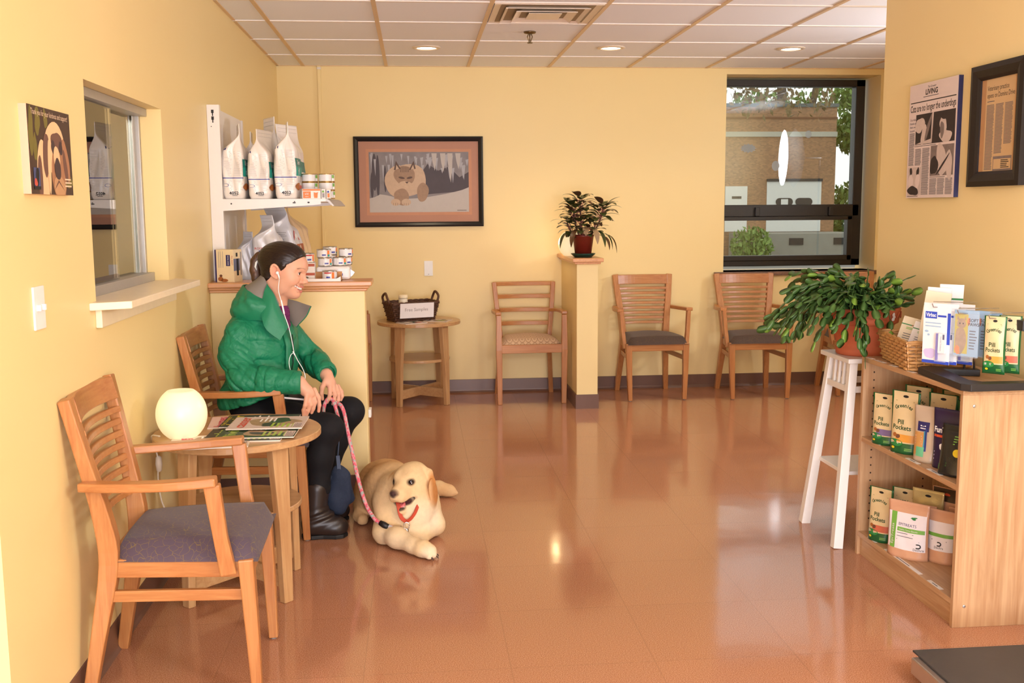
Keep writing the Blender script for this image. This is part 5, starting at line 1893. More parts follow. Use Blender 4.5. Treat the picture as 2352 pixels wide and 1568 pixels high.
def pouch(label, loc, rz, w, h, th, art, body, group, cat='treat pouch', lean_=0.0, name='treat_pouch', flat=False):
    t = thing(name, label, cat, loc, rz, group)
    t.rotation_euler = (lean_, 0, rz)

    def prof(v):
        if flat:
            return (math.sin(PI * min(1, max(0, v / h))) ** .7) * (1 - .3 * v / h)
        k = max(0, 1 - v / (h * .86))
        return k ** .55

    def surf(u, v, s, off=0.0):
        a = min(1, abs(u) / (w / 2))
        y = th / 2 * prof(v) * (1 - a ** 3.2) + .0008 + off
        wr = .0022 * math.sin(u * 90 + v * 60) * prof(v) * (1 - a)
        return Vector((u * (1 - .035 * math.sin(PI * v / h)), s * (y + wr), v + (.010 * (1 - a * a) * 0)))
    mb = MB()
    nu, nv = 14, 20
    for s in (-1, 1):
        mb.grid(lambda a, b: surf((a - .5) * w, b * h, s), nu, nv, body)
    bot = [surf((i / nu - .5) * w, 0, -1) for i in range(nu + 1)]
    bot2 = [surf((i / nu - .5) * w, 0, 1) for i in range(nu + 1)]
    mb.add(bot + bot2, [(i, i + 1, nu + 2 + i, nu + 1 + i) for i in range(nu)], body)
    for s in (-1, 1):
        e0 = [surf(s * w / 2, h * j / nv, -1) for j in range(nv + 1)]; e1 = [surf(s * w / 2, h * j / nv, 1) for j in range(nv + 1)]
        mb.add(e0 + e1, [(j, j + 1, nv + 2 + j, nv + 1 + j) for j in range(nv)], body)
    e0 = [surf((i / nu - .5) * w, h, -1) for i in range(nu + 1)]; e1 = [surf((i / nu - .5) * w, h, 1) for i in range(nu + 1)]
    mb.add(e0 + e1, [(i, i + 1, nu + 2 + i, nu + 1 + i) for i in range(nu)], body)
    mb.build('pouch_body', t)
    mb = MB()
    F = LS(lambda u, v, e: surf(min(max(u, -w / 2), w / 2), min(max(v, 0), h), -1, .0008 + e), .0004)
    art(mb, F, w, h)
    mb.build('pouch_print', t, weld=False, fix=False)
    return t


def art_pill(tint):
    def art(mb, F, w, h):
        mb.grid(F[0], 10, 16, PCR, True, -w * .43, w * .43, h * .17, h * .99)
        mb.ell(F[1], 0, h * .915, w * .10, h * .022, SLOT, 14)
        mb.lines(F[1], -w * .34, w * .34, h * .83, h * .87, 2, PDG, .25, .1, 3)
        s = 'Greenies'
        for i, ch in enumerate(s):
            a = (i - 3.5) * .24
            cu, cv_ = w * .30 * math.sin(a) * 1.05, h * .66 + h * .085 * math.cos(a)
            mb.text(F[1], ch, h * .085, PDG, cu, cv_, rot=-a, bold=.02)
        mb.text(F[1], 'Pill', h * .105, PDG, -w * .06, h * .475, bold=.02); mb.text(F[1], 'Pockets', h * .105, PDG, -w * .02, h * .385, bold=.02, width=w * .66)
        mb.grid(F[1], 8, 3, tint, True, -w * .20, w * .42, h * .19, h * .31)
        mb.ell(F[2], -w * .24, h * .295, w * .08, h * .035, KIB, 12); mb.ell(F[2], -w * .12, h * .275, w * .08, h * .033, M('cat_brown', (110, 66, 40), .6), 12)
        mb.ell(F[2], -w * .20, h * .17, w * .27, h * .058, M('pouch_bright_green', (46, 136, 66), .35), 18)
        mb.lines(F[3], -w * .40, -w * .02, h * .15, h * .195, 2, WHT, .4, .2, 5)
        mb.ell(F[3], -w * .28, h * .085, w * .07, h * .02, YEL, 10); mb.lines(F[2], w * .15, w * .38, h * .05, h * .10, 2, GRN, .5, .2, 9)
        mb.rect(F[1], -w * .47, h * .905, -w * .43, h * .99, PGR)
    return art


PUR, TYE, TRD = M('pouch_purple', (122, 100, 140), .4), M('pouch_amber', (226, 154, 60), .4), M('pouch_salmon', (206, 104, 74), .4)
GPP = 'pill pocket pouches'
SROT = -1.02
pp1 = pouch('pill pocket pouch with a purple band at the left end of the upper bookcase shelf', (2.815, 3.800, .4955), SROT, .105, .200, .05, art_pill(PUR), PGR, GPP)
pp2 = pouch('pill pocket pouch with an amber band, large and central on the upper bookcase shelf', (2.828, 3.655, .4955), SROT, .118, .235, .055, art_pill(TYE), PGR, GPP)
dup(pp2, (2.928, 3.755, .4955), None, 'pill pocket pouch behind the two front ones on the upper shelf', rot=(0, 0, SROT))
dup(pp2, (2.938, 3.585, .4955), None, 'pill pocket pouch right behind the blue chew pouch on the upper shelf', rot=(0, 0, SROT))
dup(pp2, (3.013, 3.63, .4955), None, 'pill pocket pouch at the very back of the upper shelf, only its top showing', rot=(0, 0, SROT))
dup(pp2, (2.958, 3.415, .4955), None, 'pill pocket pouch in the dark right end of the upper shelf', rot=(0, 0, SROT))
pp3 = pouch('pill pocket pouch with a salmon band at the left end of the lower bookcase shelf', (2.823, 3.815, .0985), SROT, .105, .215, .055, art_pill(TRD), PGR, GPP)
dup(pp3, (2.913, 3.800, .0985), None, 'pill pocket pouch behind the salmon banded one on the lower shelf', rot=(0, 0, SROT + .15))
hp1 = pouch('pill pocket pouch hanging on the rack, the right one with a salmon band', (2.975, 3.245, .862), -.80, .072, .195, .03, art_pill(TRD), PGR, GK, flat=True)
hp2 = pouch('pill pocket pouch hanging on the rack, left one with an amber band', (2.920, 3.240, .862), -.84, .072, .195, .03, art_pill(TYE), PGR, GK, flat=True)


def art_chew(mb, F, w, h):
    mb.rect(F[0], -w * .30, h * .55, w * .18, h * .72, M('carton_navy', None), 5, 3); mb.lines(F[1], -w * .18, w * .1, h * .58, h * .67, 2, WHT, .4, .2, 2)
    mb.grid(F[0], 6, 10, M('chew_orange', (206, 150, 84), .4), True, -w * .42, w * .02, h * .12, h * .53)
    mb.grid(F[1], 3, 12, M('chew_blue', (44, 66, 130), .4), True, w * .04, w * .12, h * .2, h * .6); mb.grid(F[1], 3, 12, CTE, True, -w * .01, w * .04, h * .2, h * .56)
    mb.lines(F[1], -w * .36, -w * .04, h * .3, h * .48, 4, LAV, .4, .3, 3)
    mb.rect(F[2], -w * .28, h * .10, w * .05, h * .27, M('price_sticker_green', (110, 190, 140), .4), 4, 3)


pouch('clear and orange chew pouch with a blue curve in front on the upper shelf', (2.841, 3.515, .4955), SROT, .100, .205, .05, art_chew, M('pouch_translucent', (196, 172, 146), .25), 'other pouches in the bookcase')


def art_fun(mb, F, w, h):
    mb.text(F[0], 'FunTreats', h * .13, WHT, 0, h * .60, bold=.03, width=w * .9); mb.rect(F[0], -w * .44, h * .52, w * .44, h * .56, ORG, 6)
    blob(F[0], mb, -w * .05, h * .38, w * .14, h * .06, WHT, 2); mb.lines(F[0], -w * .4, w * .2, h * .12, h * .3, 3, LAV, .3, .4, 3)


pouch('dark purple treat pouch at the right end of the upper bookcase shelf', (2.862, 3.405, .4955), SROT, .110, .215, .05, art_fun, M('pouch_violet', (44, 30, 66), .3), 'other pouches in the bookcase')


def art_grn(mb, F, w, h):
    for k, (a, b) in enumerate(((.10, .26), (.14, .34), (.08, .2))):
        mb.poly(F[0], [(-w * .45, h * a), (w * .4, h * (a - .04)), (w * .45, h * (a + .06)), (-w * .1, h * (a + .1)), (-w * .44, h * (a + .05))], M('pouch_neon_green', (92, 176, 62), .3))
    mb.ell(F[1], w * .2, h * .46, w * .15, h * .08, YEL, 16); mb.lines(F[0], w * .0, w * .4, h * .6, h * .8, 4, GRN, .4, .4, 6)


pouch('black and green treat bag slumped against the right side panel of the upper shelf', (2.835, 3.315, .4955), SROT - .1, .115, .175, .06, art_grn, M('pouch_black', (34, 32, 30), .25), 'other pouches in the bookcase', lean_=-.12)

LABW = M('label_white', (240, 228, 226), .4)


def art_epi(mb, F, w, h):
    mb.grid(F[0], 10, 12, LABW, True, -w * .47, w * .46, h * .16, h * .80)
    mb.grid(F[1], 2, 12, GRN, True, -w * .40, -w * .26, h * .16, h * .80)
    mb.text(F[2], 'EpiTreats', h * .075, LABW, -w * .315, h * .40, rot=PI / 2, width=h * .36)
    blob(F[1], mb, w * .16, h * .73, w * .09, h * .018, M('stripe_green', None), 6, amp=.4)
    mb.text(F[1], 'EPITREATS', h * .070, M('carton_navy', None), w * .02, h * .575, width=w * .44)
    mb.grid(F[1], 8, 2, GRN, True, -w * .22, w * .44, h * .475, h * .545); mb.text(F[2], 'Healthy Canine Biscuits', h * .04, LABW, w * .05, h * .495, width=w * .46)
    for z in (.43, .375, .32):
        mb.lines(F[1], -w * .22, w * .34, h * z, h * (z + .025), 1, INK, .4, .4, int(z * 99))
    dech(mb, F, w * .32, h * .205, h)


def dech(mb, F, u, v, h):
    ring = [(u + .0 + h * .036 * math.cos(a), v + h * .055 + h * .032 * math.sin(a)) for a in [-PI / 2 + PI * k / 10 for k in range(11)]]
    ring = [(u - h * .035, ring[0][1])] + ring + [(u - h * .035, ring[-1][1])]
    mb.tube([F[1](a, b) for a, b in ring], .0022, INKB, 5)
    mb.text(F[1], 'Dechra', h * .06, INKB, u, v - h * .03, width=h * .17)


def art_dech(mb, F, w, h):
    mb.grid(F[0], 8, 12, LABW, True, -w * .46, w * .46, h * .24, h * .78); mb.grid(F[1], 8, 2, GRN, True, -w * .46, w * .46, h * .50, h * .565); mb.lines(F[1], -w * .3, w * .3, h * .42, h * .45, 1, INK, .4, .2, 4)
    dech(mb, F, 0, h * .31, h)


PTR = M('pouch_pinkish_clear', (214, 160, 124), .22, bump=(30, .3, .006))
GDE = 'white labelled treat bags on the lower bookcase shelf'
pouch('wide white labelled treat bag with a green side stripe, front of the lower bookcase shelf', (2.838, 3.615, .0985), SROT + .12, .160, .215, .06, art_epi, PTR, GDE)
dd = pouch('narrow white labelled treat bag right of the wide one on the lower shelf', (2.933, 3.545, .0985), SROT + .1, .105, .200, .05, art_dech, PTR, GDE)
dup(dd, (2.898, 3.625, .0985), None, 'treat bag mostly hidden just behind the wide white labelled one', rot=(0, 0, SROT + .2))
dup(dd, (3.008, 3.545, .0985), None, 'treat bag at the back right of the lower shelf', rot=(0, 0, SROT - .05))
pouch('cream foil topped treat bag standing behind the wide white labelled one', (2.938, 3.665, .0985), SROT + .1, .125, .245, .05, lambda mb, F, w, h: (mb.ell(F[0], 0, h * .90, w * .1, h * .02, SLOT, 12), mb.lines(F[0], -w * .3, w * .3, h * .5, h * .7, 3, GRN)), M('foil_cream', (206, 184, 124), .25, metal=.3, bump=(40, .4, .004)), GDE)
pouch('dark topped treat bag leaning at the back right of the lower shelf', (2.993, 3.625, .0985), SROT, .12, .26, .05, lambda mb, F, w, h: (mb.grid(F[0], 6, 4, M('foil_dark', (70, 52, 34), .3), True, -w * .47, w * .47, h * .8, h * .99), mb.ell(F[1], 0, h * .9, w * .1, h * .025, ORG, 12)), PTR, GDE)
cc = carton('blue_carton', 'small blue carton just showing at the right end of the lower shelf', 'carton', (2.903, 3.255, .0985), .2, .05, .04, .05, M('carton_blue', (70, 92, 150), .4), lambda mb, fr, sd, sx, sy, sz: mb.lines(fr, -sx * .3, sx * .3, sz * .2, sz * .8, 3, WHT))

# ---- photographic umbrella standing out of direct sight in the window alcove (seen only in the glass)
um = thing('studio_umbrella', 'white photographic umbrella mirrored in the window glass', 'umbrella', (5.03, 5.55, 1.93))
UMB = NT('umbrella_white')
_a = UMB.n('ShaderNodeBsdfTranslucent'); _b = UMB.n('ShaderNodeBsdfDiffuse'); _m = UMB.n('ShaderNodeMixShader'); _m.inputs[0].default_value = .5
UMB.l(_a.outputs[0], _m.inputs[1]); UMB.l(_b.outputs[0], _m.inputs[2]); UMB.l(_m.outputs[0], UMB.t.nodes['Material Output'].inputs['Surface'])
UMB = UMB.m
mb = MB(); mb.lathe([(.003, -.10), (.10, -.092), (.20, -.066), (.27, -.03), (.31, .0), (.309, .003), (.268, -.026), (.198, -.061), (.10, -.087), (.003, -.095)], UMB, 8, smooth=False, T=Matrix.Rotation(PI / 2, 4, 'Y')); mb.build('canopy', um)
mb = MB(); mb.tube([(-.10, 0, 0), (.30, 0, -.0)], .005, M('matt_black_stand', (14, 14, 15), .9, spec=.05), 8); mb.build('shaft', um)
MBK = M('matt_black_stand', (14, 14, 15), .9, spec=.05)
mb = MB(); mb.tube([(.28, 0, -.02), (.28, 0, -1.90)], .011, MBK, 8)
for k in range(3):
    a = 2 * PI * k / 3 + .5
    mb.tube([(.28, 0, -1.45), (.28 + .38 * math.cos(a), .38 * math.sin(a), -1.925)], .009, MBK, 6)
mb.build('light_stand', um, weld=False)
l = bpy.data.lights.new('alcove_flash', 'SPOT'); l.energy = 260; l.spot_size = 1.25; l.spot_blend = .4; l.shadow_soft_size = .05
o = bpy.data.objects.new('alcove_flash', l); C.objects.link(o); o.location = (5.43, 5.55, 1.93); o.rotation_euler = (0, PI / 2, 0)

# ================================================================== SMOOTH-BLENDED FIGURES
class Vol:
    """signed-distance volume with smooth blending, meshed by surface nets"""
    def __init__(self, lo, hi, res):
        self.lo = np.array(lo, np.float32); self.res = res
        self.n = np.ceil((np.array(hi) - np.array(lo)) / res).astype(int) + 1
        self.d = np.full(self.n, 1.0, np.float32)

    def sub(self, lo, hi, m):
        a = np.maximum(np.floor((np.array(lo) - m - self.lo) / self.res).astype(int), 0)
        b = np.minimum(np.ceil((np.array(hi) + m - self.lo) / self.res).astype(int) + 1, self.n)
        if np.any(b <= a):
            return None, None
        sl = tuple(slice(int(i), int(j)) for i, j in zip(a, b))
        ax = [(self.lo[i] + np.arange(a[i], b[i], dtype=np.float32) * self.res) for i in range(3)]
        return sl, np.meshgrid(*ax, indexing='ij', sparse=True)

    def put(self, sl, e, k, cut):
        d = self.d[sl]
        if cut:
            e = -e
            if k > 0:
                h = np.maximum(k - np.abs(d - e), 0) / k
                self.d[sl] = np.maximum(d, e) + h * h * k * .25
            else:
                self.d[sl] = np.maximum(d, e)
        else:
            if k > 0:
                h = np.maximum(k - np.abs(d - e), 0) / k
                self.d[sl] = np.minimum(d, e) - h * h * k * .25
            else:
                self.d[sl] = np.minimum(d, e)

    def cap(self, a, b, ra, rb=None, k=.02, cut=False, T=None):
        rb = ra if rb is None else rb
        a, b = Vector(a), Vector(b)
        if T is not None:
            a, b = T @ a, T @ b
        a, b = np.array(a, np.float32), np.array(b, np.float32)
        r = max(ra, rb)
        sl, g = self.sub(np.minimum(a, b) - r, np.maximum(a, b) + r, k + .03)
        if sl is None:
            return
        ba = b - a
        bb = float(ba @ ba) + 1e-12
        P = [g[i] - a[i] for i in range(3)]
        h = np.clip((P[0] * ba[0] + P[1] * ba[1] + P[2] * ba[2]) / bb, 0, 1)
        e = np.sqrt((P[0] - ba[0] * h) ** 2 + (P[1] - ba[1] * h) ** 2 + (P[2] - ba[2] * h) ** 2) - (ra + (rb - ra) * h)
        self.put(sl, e, k, cut)

    def chain(self, pts, rs, k=.015, cut=False, T=None):
        for i in range(len(pts) - 1):
            ra, rb = (rs[i], rs[i + 1]) if isinstance(rs, (list, tuple)) else (rs, rs)
            self.cap(pts[i], pts[i + 1], ra, rb, k, cut, T)

    def ell(self, c, r, k=.02, cut=False, T=None, rot=None):
        c = Vector(c)
        R = Matrix.Identity(3)
        if rot is not None:
            R = Euler(rot).to_matrix()
        if T is not None:
            c = T @ c
            R = T.to_3x3() @ R
        r = np.array(r, np.float32); R = np.array(R, np.float32); c = np.array(c, np.float32)
        ext = np.sqrt(((R * r) ** 2).sum(1))
        sl, g = self.sub(c - ext, c + ext, k + .03)
        if sl is None:
            return
        P = [g[i] - c[i] for i in range(3)]
        L = [P[0] * R[0, i] + P[1] * R[1, i] + P[2] * R[2, i] for i in range(3)]
        k0 = np.sqrt(sum((L[i] / r[i]) ** 2 for i in range(3)))
        k1 = np.sqrt(sum((L[i] / r[i] ** 2) ** 2 for i in range(3))) + 1e-9
        self.put(sl, k0 * (k0 - 1) / k1, k, cut)

    def half(self, p, n, k=0):
        """cut away everything on the +n side of the plane"""
        ax = [(self.lo[i] + np.arange(self.n[i], dtype=np.float32) * self.res) for i in range(3)]
        g = np.meshgrid(*ax, indexing='ij', sparse=True)
        n = Vector(n).normalized()
        e = -sum((g[i] - p[i]) * n[i] for i in range(3))
        self.put((slice(None),) * 3, e, k, True)

    def warp(self, fn, lo, hi):
        sl, g = self.sub(lo, hi, 0)
        if sl is not None:
            self.d[sl] += fn(*g)

    def nets(self):
        d, lo, res = self.d, self.lo, self.res
        s = d < 0
        n = self.n - 1
        cnt = np.zeros(n, np.uint8)
        for i in (0, 1):
            for j in (0, 1):
                for k in (0, 1):
                    cnt += s[i:i + n[0], j:j + n[1], k:k + n[2]]
        I = np.argwhere((cnt > 0) & (cnt < 8))
        idx = np.full(n, -1, np.int32)
        idx[tuple(I.T)] = np.arange(len(I))
        del cnt
        acc = np.zeros((len(I), 3)); w = np.zeros(len(I))
        cor = [(i, j, k) for i in (0, 1) for j in (0, 1) for k in (0, 1)]
        val = {c: d[I[:, 0] + c[0], I[:, 1] + c[1], I[:, 2] + c[2]] for c in cor}
        for c in cor:
            for ax in range(3):
                if c[ax] == 0:
                    e = list(c); e[ax] = 1; e = tuple(e)
                    a, b = val[c], val[e]
                    m = (a < 0) != (b < 0)
                    t = np.where(m, a / np.where(m, a - b, 1), 0)
                    p = np.tile(np.array(c, float), (len(I), 1)); p[:, ax] += t
                    acc += p * m[:, None]; w += m
        V = lo + (I + acc / w[:, None]) * res
        F = []
        for ax in range(3):
            u, v = (ax + 1) % 3, (ax + 2) % 3
            sa = [slice(None)] * 3; sb = [slice(None)] * 3
            sa[ax] = slice(0, -1); sb[ax] = slice(1, None)
            A, B = s[tuple(sa)], s[tuple(sb)]
            E = np.argwhere(A != B)
            ok = (E[:, u] > 0) & (E[:, v] > 0) & (E[:, u] < n[u]) & (E[:, v] < n[v])
            E = E[ok]
            ins = A[tuple(E.T)]
            def cell(du, dv):
                q = E.copy(); q[:, u] += du; q[:, v] += dv
                return idx[tuple(q.T)]
            q = np.stack([cell(-1, -1), cell(0, -1), cell(0, 0), cell(-1, 0)], 1)
            q[~ins] = q[~ins][:, ::-1]
            F.append(q)
        F = np.concatenate(F)
        F = F[(F >= 0).all(1)]
        return V, F


def relax(V, F, it=1, lam=.5):
    """light Laplacian smoothing"""
    E = np.concatenate([F[:, [0, 1]], F[:, [1, 2]], F[:, [2, 3]], F[:, [3, 0]]])
    E = np.concatenate([E, E[:, ::-1]])
    deg = np.bincount(E[:, 0], minlength=len(V))
    for _ in range(it):
        S = np.stack([np.bincount(E[:, 0], V[E[:, 1], i], len(V)) for i in range(3)], 1)
        V = V + lam * (S / np.maximum(deg, 1)[:, None] - V)
    return V


def vol_mesh(name, vol, mat, parent=None, smooth=1, paint=None, keep=True):
    V, F = vol.nets()
    V = relax(V, F, smooth)
    me = bpy.data.meshes.new(name)
    me.vertices.add(len(V)); me.vertices.foreach_set('co', V.astype(np.float32).ravel())
    me.loops.add(F.size); me.loops.foreach_set('vertex_index', F.astype(np.int32).ravel())
    me.polygons.add(len(F)); me.polygons.foreach_set('loop_start', np.arange(0, F.size, 4, dtype=np.int32))
    me.update(calc_edges=True)
    me.polygons.foreach_set('use_smooth', np.ones(len(F), bool))
    me.materials.append(mat)
    if paint is not None:
        c = np.ones((len(V), 4), np.float32); c[:, :3] = paint(V)
        at = me.color_attributes.new('Col', 'FLOAT_COLOR', 'POINT'); at.data.foreach_set('color', c.ravel())
    o = bpy.data.objects.new(name, me)
    C.objects.link(o)
    if parent:
        o.parent = parent
    return o


def painter(base, spots):
    """base colour plus soft ellipsoidal patches: (centre, radii, colour, strength, T)"""
    def fn(V):
        c = np.tile(np.array(lin(base)[:3]), (len(V), 1))
        for (ce, r, col, st, T) in spots:
            P = V
            if T is not None:
                Ti = np.array(T.inverted())
                P = V @ Ti[:3, :3].T + Ti[:3, 3]
            q = np.sqrt((((P - np.array(ce)) / np.array(r)) ** 2).sum(1))
            w = np.clip((1.0 - q) / .45, 0, 1) * st
            w = w[:, None]
            c = c * (1 - w) + np.array(lin(col)[:3]) * w
        return c
    return fn


def colmat(name, rough=.5, spec=.4, bump=None, sss=0.0, var=None):
    t = NT(name)
    a = t.n('ShaderNodeVertexColor'); a.layer_name = 'Col'
    c = a.outputs['Color']
    if var:
        f = t.noise(t.coord('Object', var[2] if len(var) > 2 else (1, 1, 1)), var[0], 4)
        c = t.mix(t.math('MULTIPLY', f, var[1]), c, t.mix(1.0, c, (.45, .42, .40, 1), 'MULTIPLY'))
    t.set(color=c, rough=rough, spec=spec)
    if sss:
        t.set(sss=sss)
        t.b.inputs['Subsurface Radius'].default_value = (.012, .005, .003)
        t.b.inputs['Subsurface Scale'].default_value = 1.0
    if bump:
        t.bump(t.noise(t.coord('Object', bump[3] if len(bump) > 3 else (1, 1, 1)), bump[0], 5, .6), bump[1], bump[2])
    return t.m


# ------------------------------------------------------------------ the seated woman
PX = .0
wo = thing('person', 'smiling woman in green hooded jacket and black leggings, seated by the counter, holding a leash', 'person', (0, 0, 0))
HT = Matrix.Translation((.428, 4.565, 1.168)) @ Matrix.Rotation(math.radians(-17), 4, 'Z') @ Matrix.Rotation(math.radians(9), 4, 'Y') @ Matrix.Scale(.985, 4)
fX, lX = Vector((.87, -.5, 0)), Vector((.5, .87, 0))
TQ = Vector((.318, 4.585, 0))
def tq(f, l, z):
    p = TQ + fX * f + lX * l
    return (p.x, p.y, z)

SKIN = colmat('skin', .46, .35, None, .12)
RW, LW = (.498, 4.340, .702), (.588, 4.615, .690)
R_SH, R_EL = tq(-.005, -.148, .900), (.262, 4.378, .715)
L_SH, L_EL = tq(-.02, .155, .915), (.505, 4.785, .735)
HIP_R, HIP_L = (.27, 4.500, .545), (.27, 4.665, .545)
KN_R, AN_R = (.602, 4.440, .478), (.545, 4.420, .10)
KN_L, AN_L = (.678, 4.705, .500), (.535, 4.665, .10)

b = Vol((.08, 4.28, .03), (.74, 4.90, 1.31), .0026)
# torso, limbs (mostly under the clothes)
b.ell(tq(-.01, 0, .86), (.085, .15, .12), .05, rot=(0, 0, -.52)); b.ell(tq(-.03, 0, .70), (.085, .125, .12), .05, rot=(0, 0, -.5)); b.ell((.265, 4.585, .575), (.095, .14, .085), .05)
b.cap(R_SH, R_EL, .042, .036, .04); b.cap(R_EL, RW, .036, .0255, .02)
b.cap(L_SH, L_EL, .042, .036, .04); b.cap(L_EL, LW, .036, .0255, .02)
for hp_, kn, an in ((HIP_R, KN_R, AN_R), (HIP_L, KN_L, AN_L)):
    b.cap(hp_, kn, .064, .046, .03); b.cap(kn, an, .043, .030, .02)
# neck
b.cap((.372, 4.575, .955), HT @ Vector((-.030, 0, -.045)), .054, .050, .03)
b.cap((.345, 4.57, .95), HT @ Vector((-.045, 0, -.02)), .05, .05, .03)
b.cap(tq(-.02, -.10, .945), tq(-.02, .10, .945), .04, None, .05)
# head
E = lambda c, r, k=.02, cut=False, rot=None: b.ell(c, r, k, cut, HT, rot)
K = lambda a, c, ra, rb=None, k=.015, cut=False: b.cap(a, c, ra, rb, k, cut, HT)
E((-.014, 0, .028), (.092, .073, .078), .02)
E((.036, 0, .036), (.048, .060, .054), .03)
E((.032, 0, -.030), (.050, .056, .062), .03)
E((.022, 0, -.070), (.050, .050, .044), .03)
E((.062, 0, -.104), (.020, .021, .018), .035)
for s in (-1, 1):
    E((.046, s * .041, -.026), (.026, .021, .022), .03)
    E((.058, s * .037, -.043), (.020, .018, .017), .022)
    E((.0, s * .047, -.070), (.032, .012, .030), .03)
    K((.082, s * .012, .014), (.066, s * .046, .013), .0085, .007, .018)
    E((.088, s * .031, -.004), (.014, .017, .0105), .014, True)
E((.083, 0, .024), (.012, .026, .020), .03)
K((.085, 0, .002), (.101, 0, -.036), .0070, .0080, .014)
E((.1035, 0, -.0415), (.0110, .0095, .0085), .008)
for s in (-1, 1):
    E((.094, s * .0120, -.0445), (.0105, .0068, .0070), .007)
    # eyelids
    E((.0735, s * .031, -.0045), (.0145, .0155, .0135), .006)
    E((.090, s * .0315, -.0058), (.011, .0150, .0060), .002, True)
    # ear
    E((-.012, s * .0735, -.008), (.0185, .0065, .0300), .008, rot=(0, .18, s * -.30))
    b.chain([(-.012 + .0165 * math.sin(t_) - .005 * math.cos(t_), s * (.0785 + .004 * (1 - math.sin(t_)) * .5), -.008 + .0285 * math.cos(t_)) for t_ in [-2.5 + .42 * q for q in range(11)]], [.0042] * 11, .004, False, HT)
    E((-.010, s * .0835, -.008), (.0105, .0085, .0190), .004, True, rot=(0, .18, s * -.20))
    E((.002, s * .0770, -.012), (.0050, .0045, .0070), .004)
    E((-.004, s * .073, -.034), (.009, .006, .009), .008)
    E((.0995, s * .0055, -.0505), (.0040, .0032, .0032), .003, True)
# mouth: smiling, open
for s in (-1, 1):
    K((.060, s * .033, -.0570), (.083, s * .019, -.0655), .0030, .0042, .007); K((.083, s * .019, -.0655), (.0925, 0, -.0672), .0040, .0042, .005)
    K((.060, s * .033, -.0580), (.0795, s * .018, -.0835), .0030, .0050, .007); K((.0795, s * .018, -.0835), (.0870, 0, -.0880), .0046, .0050, .005)
    K((.068, s * .0285, -.0625), (.089, s * .013, -.0755), .0044, .0062, .003, True); K((.089, s * .013, -.0755), (.0950, 0, -.0775), .0060, .0066, .003, True)
    K((.092, s * .020, -.044), (.064, s * .041, -.066), .0022, .0018, .012, True)


def px_hand(ref, px0, sc):
    return lambda px, py, y: (ref[0] + (px - px0[0]) * sc, y, ref[1] - (py - px0[1]) * sc)


def fingers(hand, spec, k=.006):
    for pts, rs in spec:
        P = [hand(*p) for p in pts]
        b.chain(P, rs, k)


rh = px_hand((.505, .690), (690, 885), .001835)
b.ell(rh(703, 897, 4.334), (.040, .0205, .024), .018, rot=(0, math.radians(38), -.25))
b.chain([RW, rh(700, 896, 4.340)], [.0235, .022], .02)
fingers(rh, [
    ([(704, 908, 4.318), (700, 930, 4.310), (696, 941, 4.312), (695, 952, 4.316)], [.0098, .0084, .0078, .0066]),
    ([(709, 906, 4.330), (712, 930, 4.318), (706, 943, 4.318), (702, 953, 4.322)], [.0105, .0090, .0082, .0070]),
    ([(715, 902, 4.344), (722, 924, 4.330), (717, 939, 4.330), (713, 949, 4.334)], [.0108, .0092, .0083, .0072]),
    ([(719, 898, 4.360), (729, 916, 4.352), (730, 934, 4.350), (728, 948, 4.352)], [.0108, .0092, .0083, .0070]),
    ([(702, 893, 4.362), (712, 905, 4.378), (722, 918, 4.382)], [.0115, .0098, .0080]),
])
lh = px_hand((.62, .71), (765, 850), .00195)
b.ell(lh(757, 876, 4.590), (.036, .030, .019), .016, rot=(.5, math.radians(58), .1))
b.chain([LW, lh(757, 876, 4.592)], [.0235, .021], .02)
fingers(lh, [
    ([(748, 872, 4.574), (741, 886, 4.556), (739, 899, 4.552), (741, 912, 4.556)], [.0125, .0108, .0094, .0080]),
    ([(758, 886, 4.566), (758, 902, 4.556), (755, 912, 4.556), (751, 921, 4.562)], [.0105, .0090, .0082, .0070]),
    ([(765, 887, 4.580), (769, 904, 4.568), (767, 916, 4.568), (763, 926, 4.574)], [.0106, .0091, .0082, .0070]),
    ([(771, 887, 4.598), (777, 903, 4.584), (776, 917, 4.582), (772, 930, 4.586)], [.0104, .0088, .0080, .0068]),
    ([(775, 888, 4.614), (783, 901, 4.604), (784, 911, 4.602), (781, 920, 4.604)], [.0094, .0079, .0072, .0062]),
])
LIP, BROW, BLUSH = (192, 104, 94), (66, 44, 32), (228, 150, 124)
sp = []
for s in (-1, 1):
    sp += [((.060, s * .040, -.040), (.030, .026, .024), BLUSH, .45, HT), ((-.01, s * .075, -.008), (.03, .02, .034), (228, 146, 118), .5, HT)]
    for q in range(7):
        u = q / 6
        sp.append(((.083 - .016 * u ** 1.5, s * (.015 + .031 * u), .0155 + .004 * math.sin(PI * u * .9)), (.022, .0068, .0068 - .0024 * u), BROW, 1.0, HT))
    for q in range(6):
        u = q / 5
        sp.append(((.0960 - .034 * u ** 1.7, s * .033 * u, -.0672 + .010 * u ** 2), (.010, .0075, .0052 - .0016 * u), LIP, .8, HT))
        sp.append(((.0910 - .030 * u ** 1.7, s * .033 * u, -.0888 + .031 * u ** 2.2), (.010, .0078, .0062 - .0026 * u), LIP, .8, HT))
    sp.append(((.084, s * .031, -.0005), (.012, .016, .0032), (120, 80, 62), .6, HT))
    sp.append(((.1025, s * .0055, -.0475), (.005, .004, .004), (130, 70, 56), .8, HT))
sp += [((.108, 0, -.037), (.014, .014, .012), (226, 150, 124), .5, HT), ((.088, 0, -.0765), (.014, .03, .0065), (110, 44, 40), .9, HT)]
for (x_, y_, z_) in (rh(700, 945, 4.315), rh(728, 942, 4.35), rh(712, 942, 4.33), lh(751, 918, 4.56), lh(772, 925, 4.585)):
    sp.append(((x_, y_, z_), (.014, .014, .014), (226, 150, 126), .45, None))
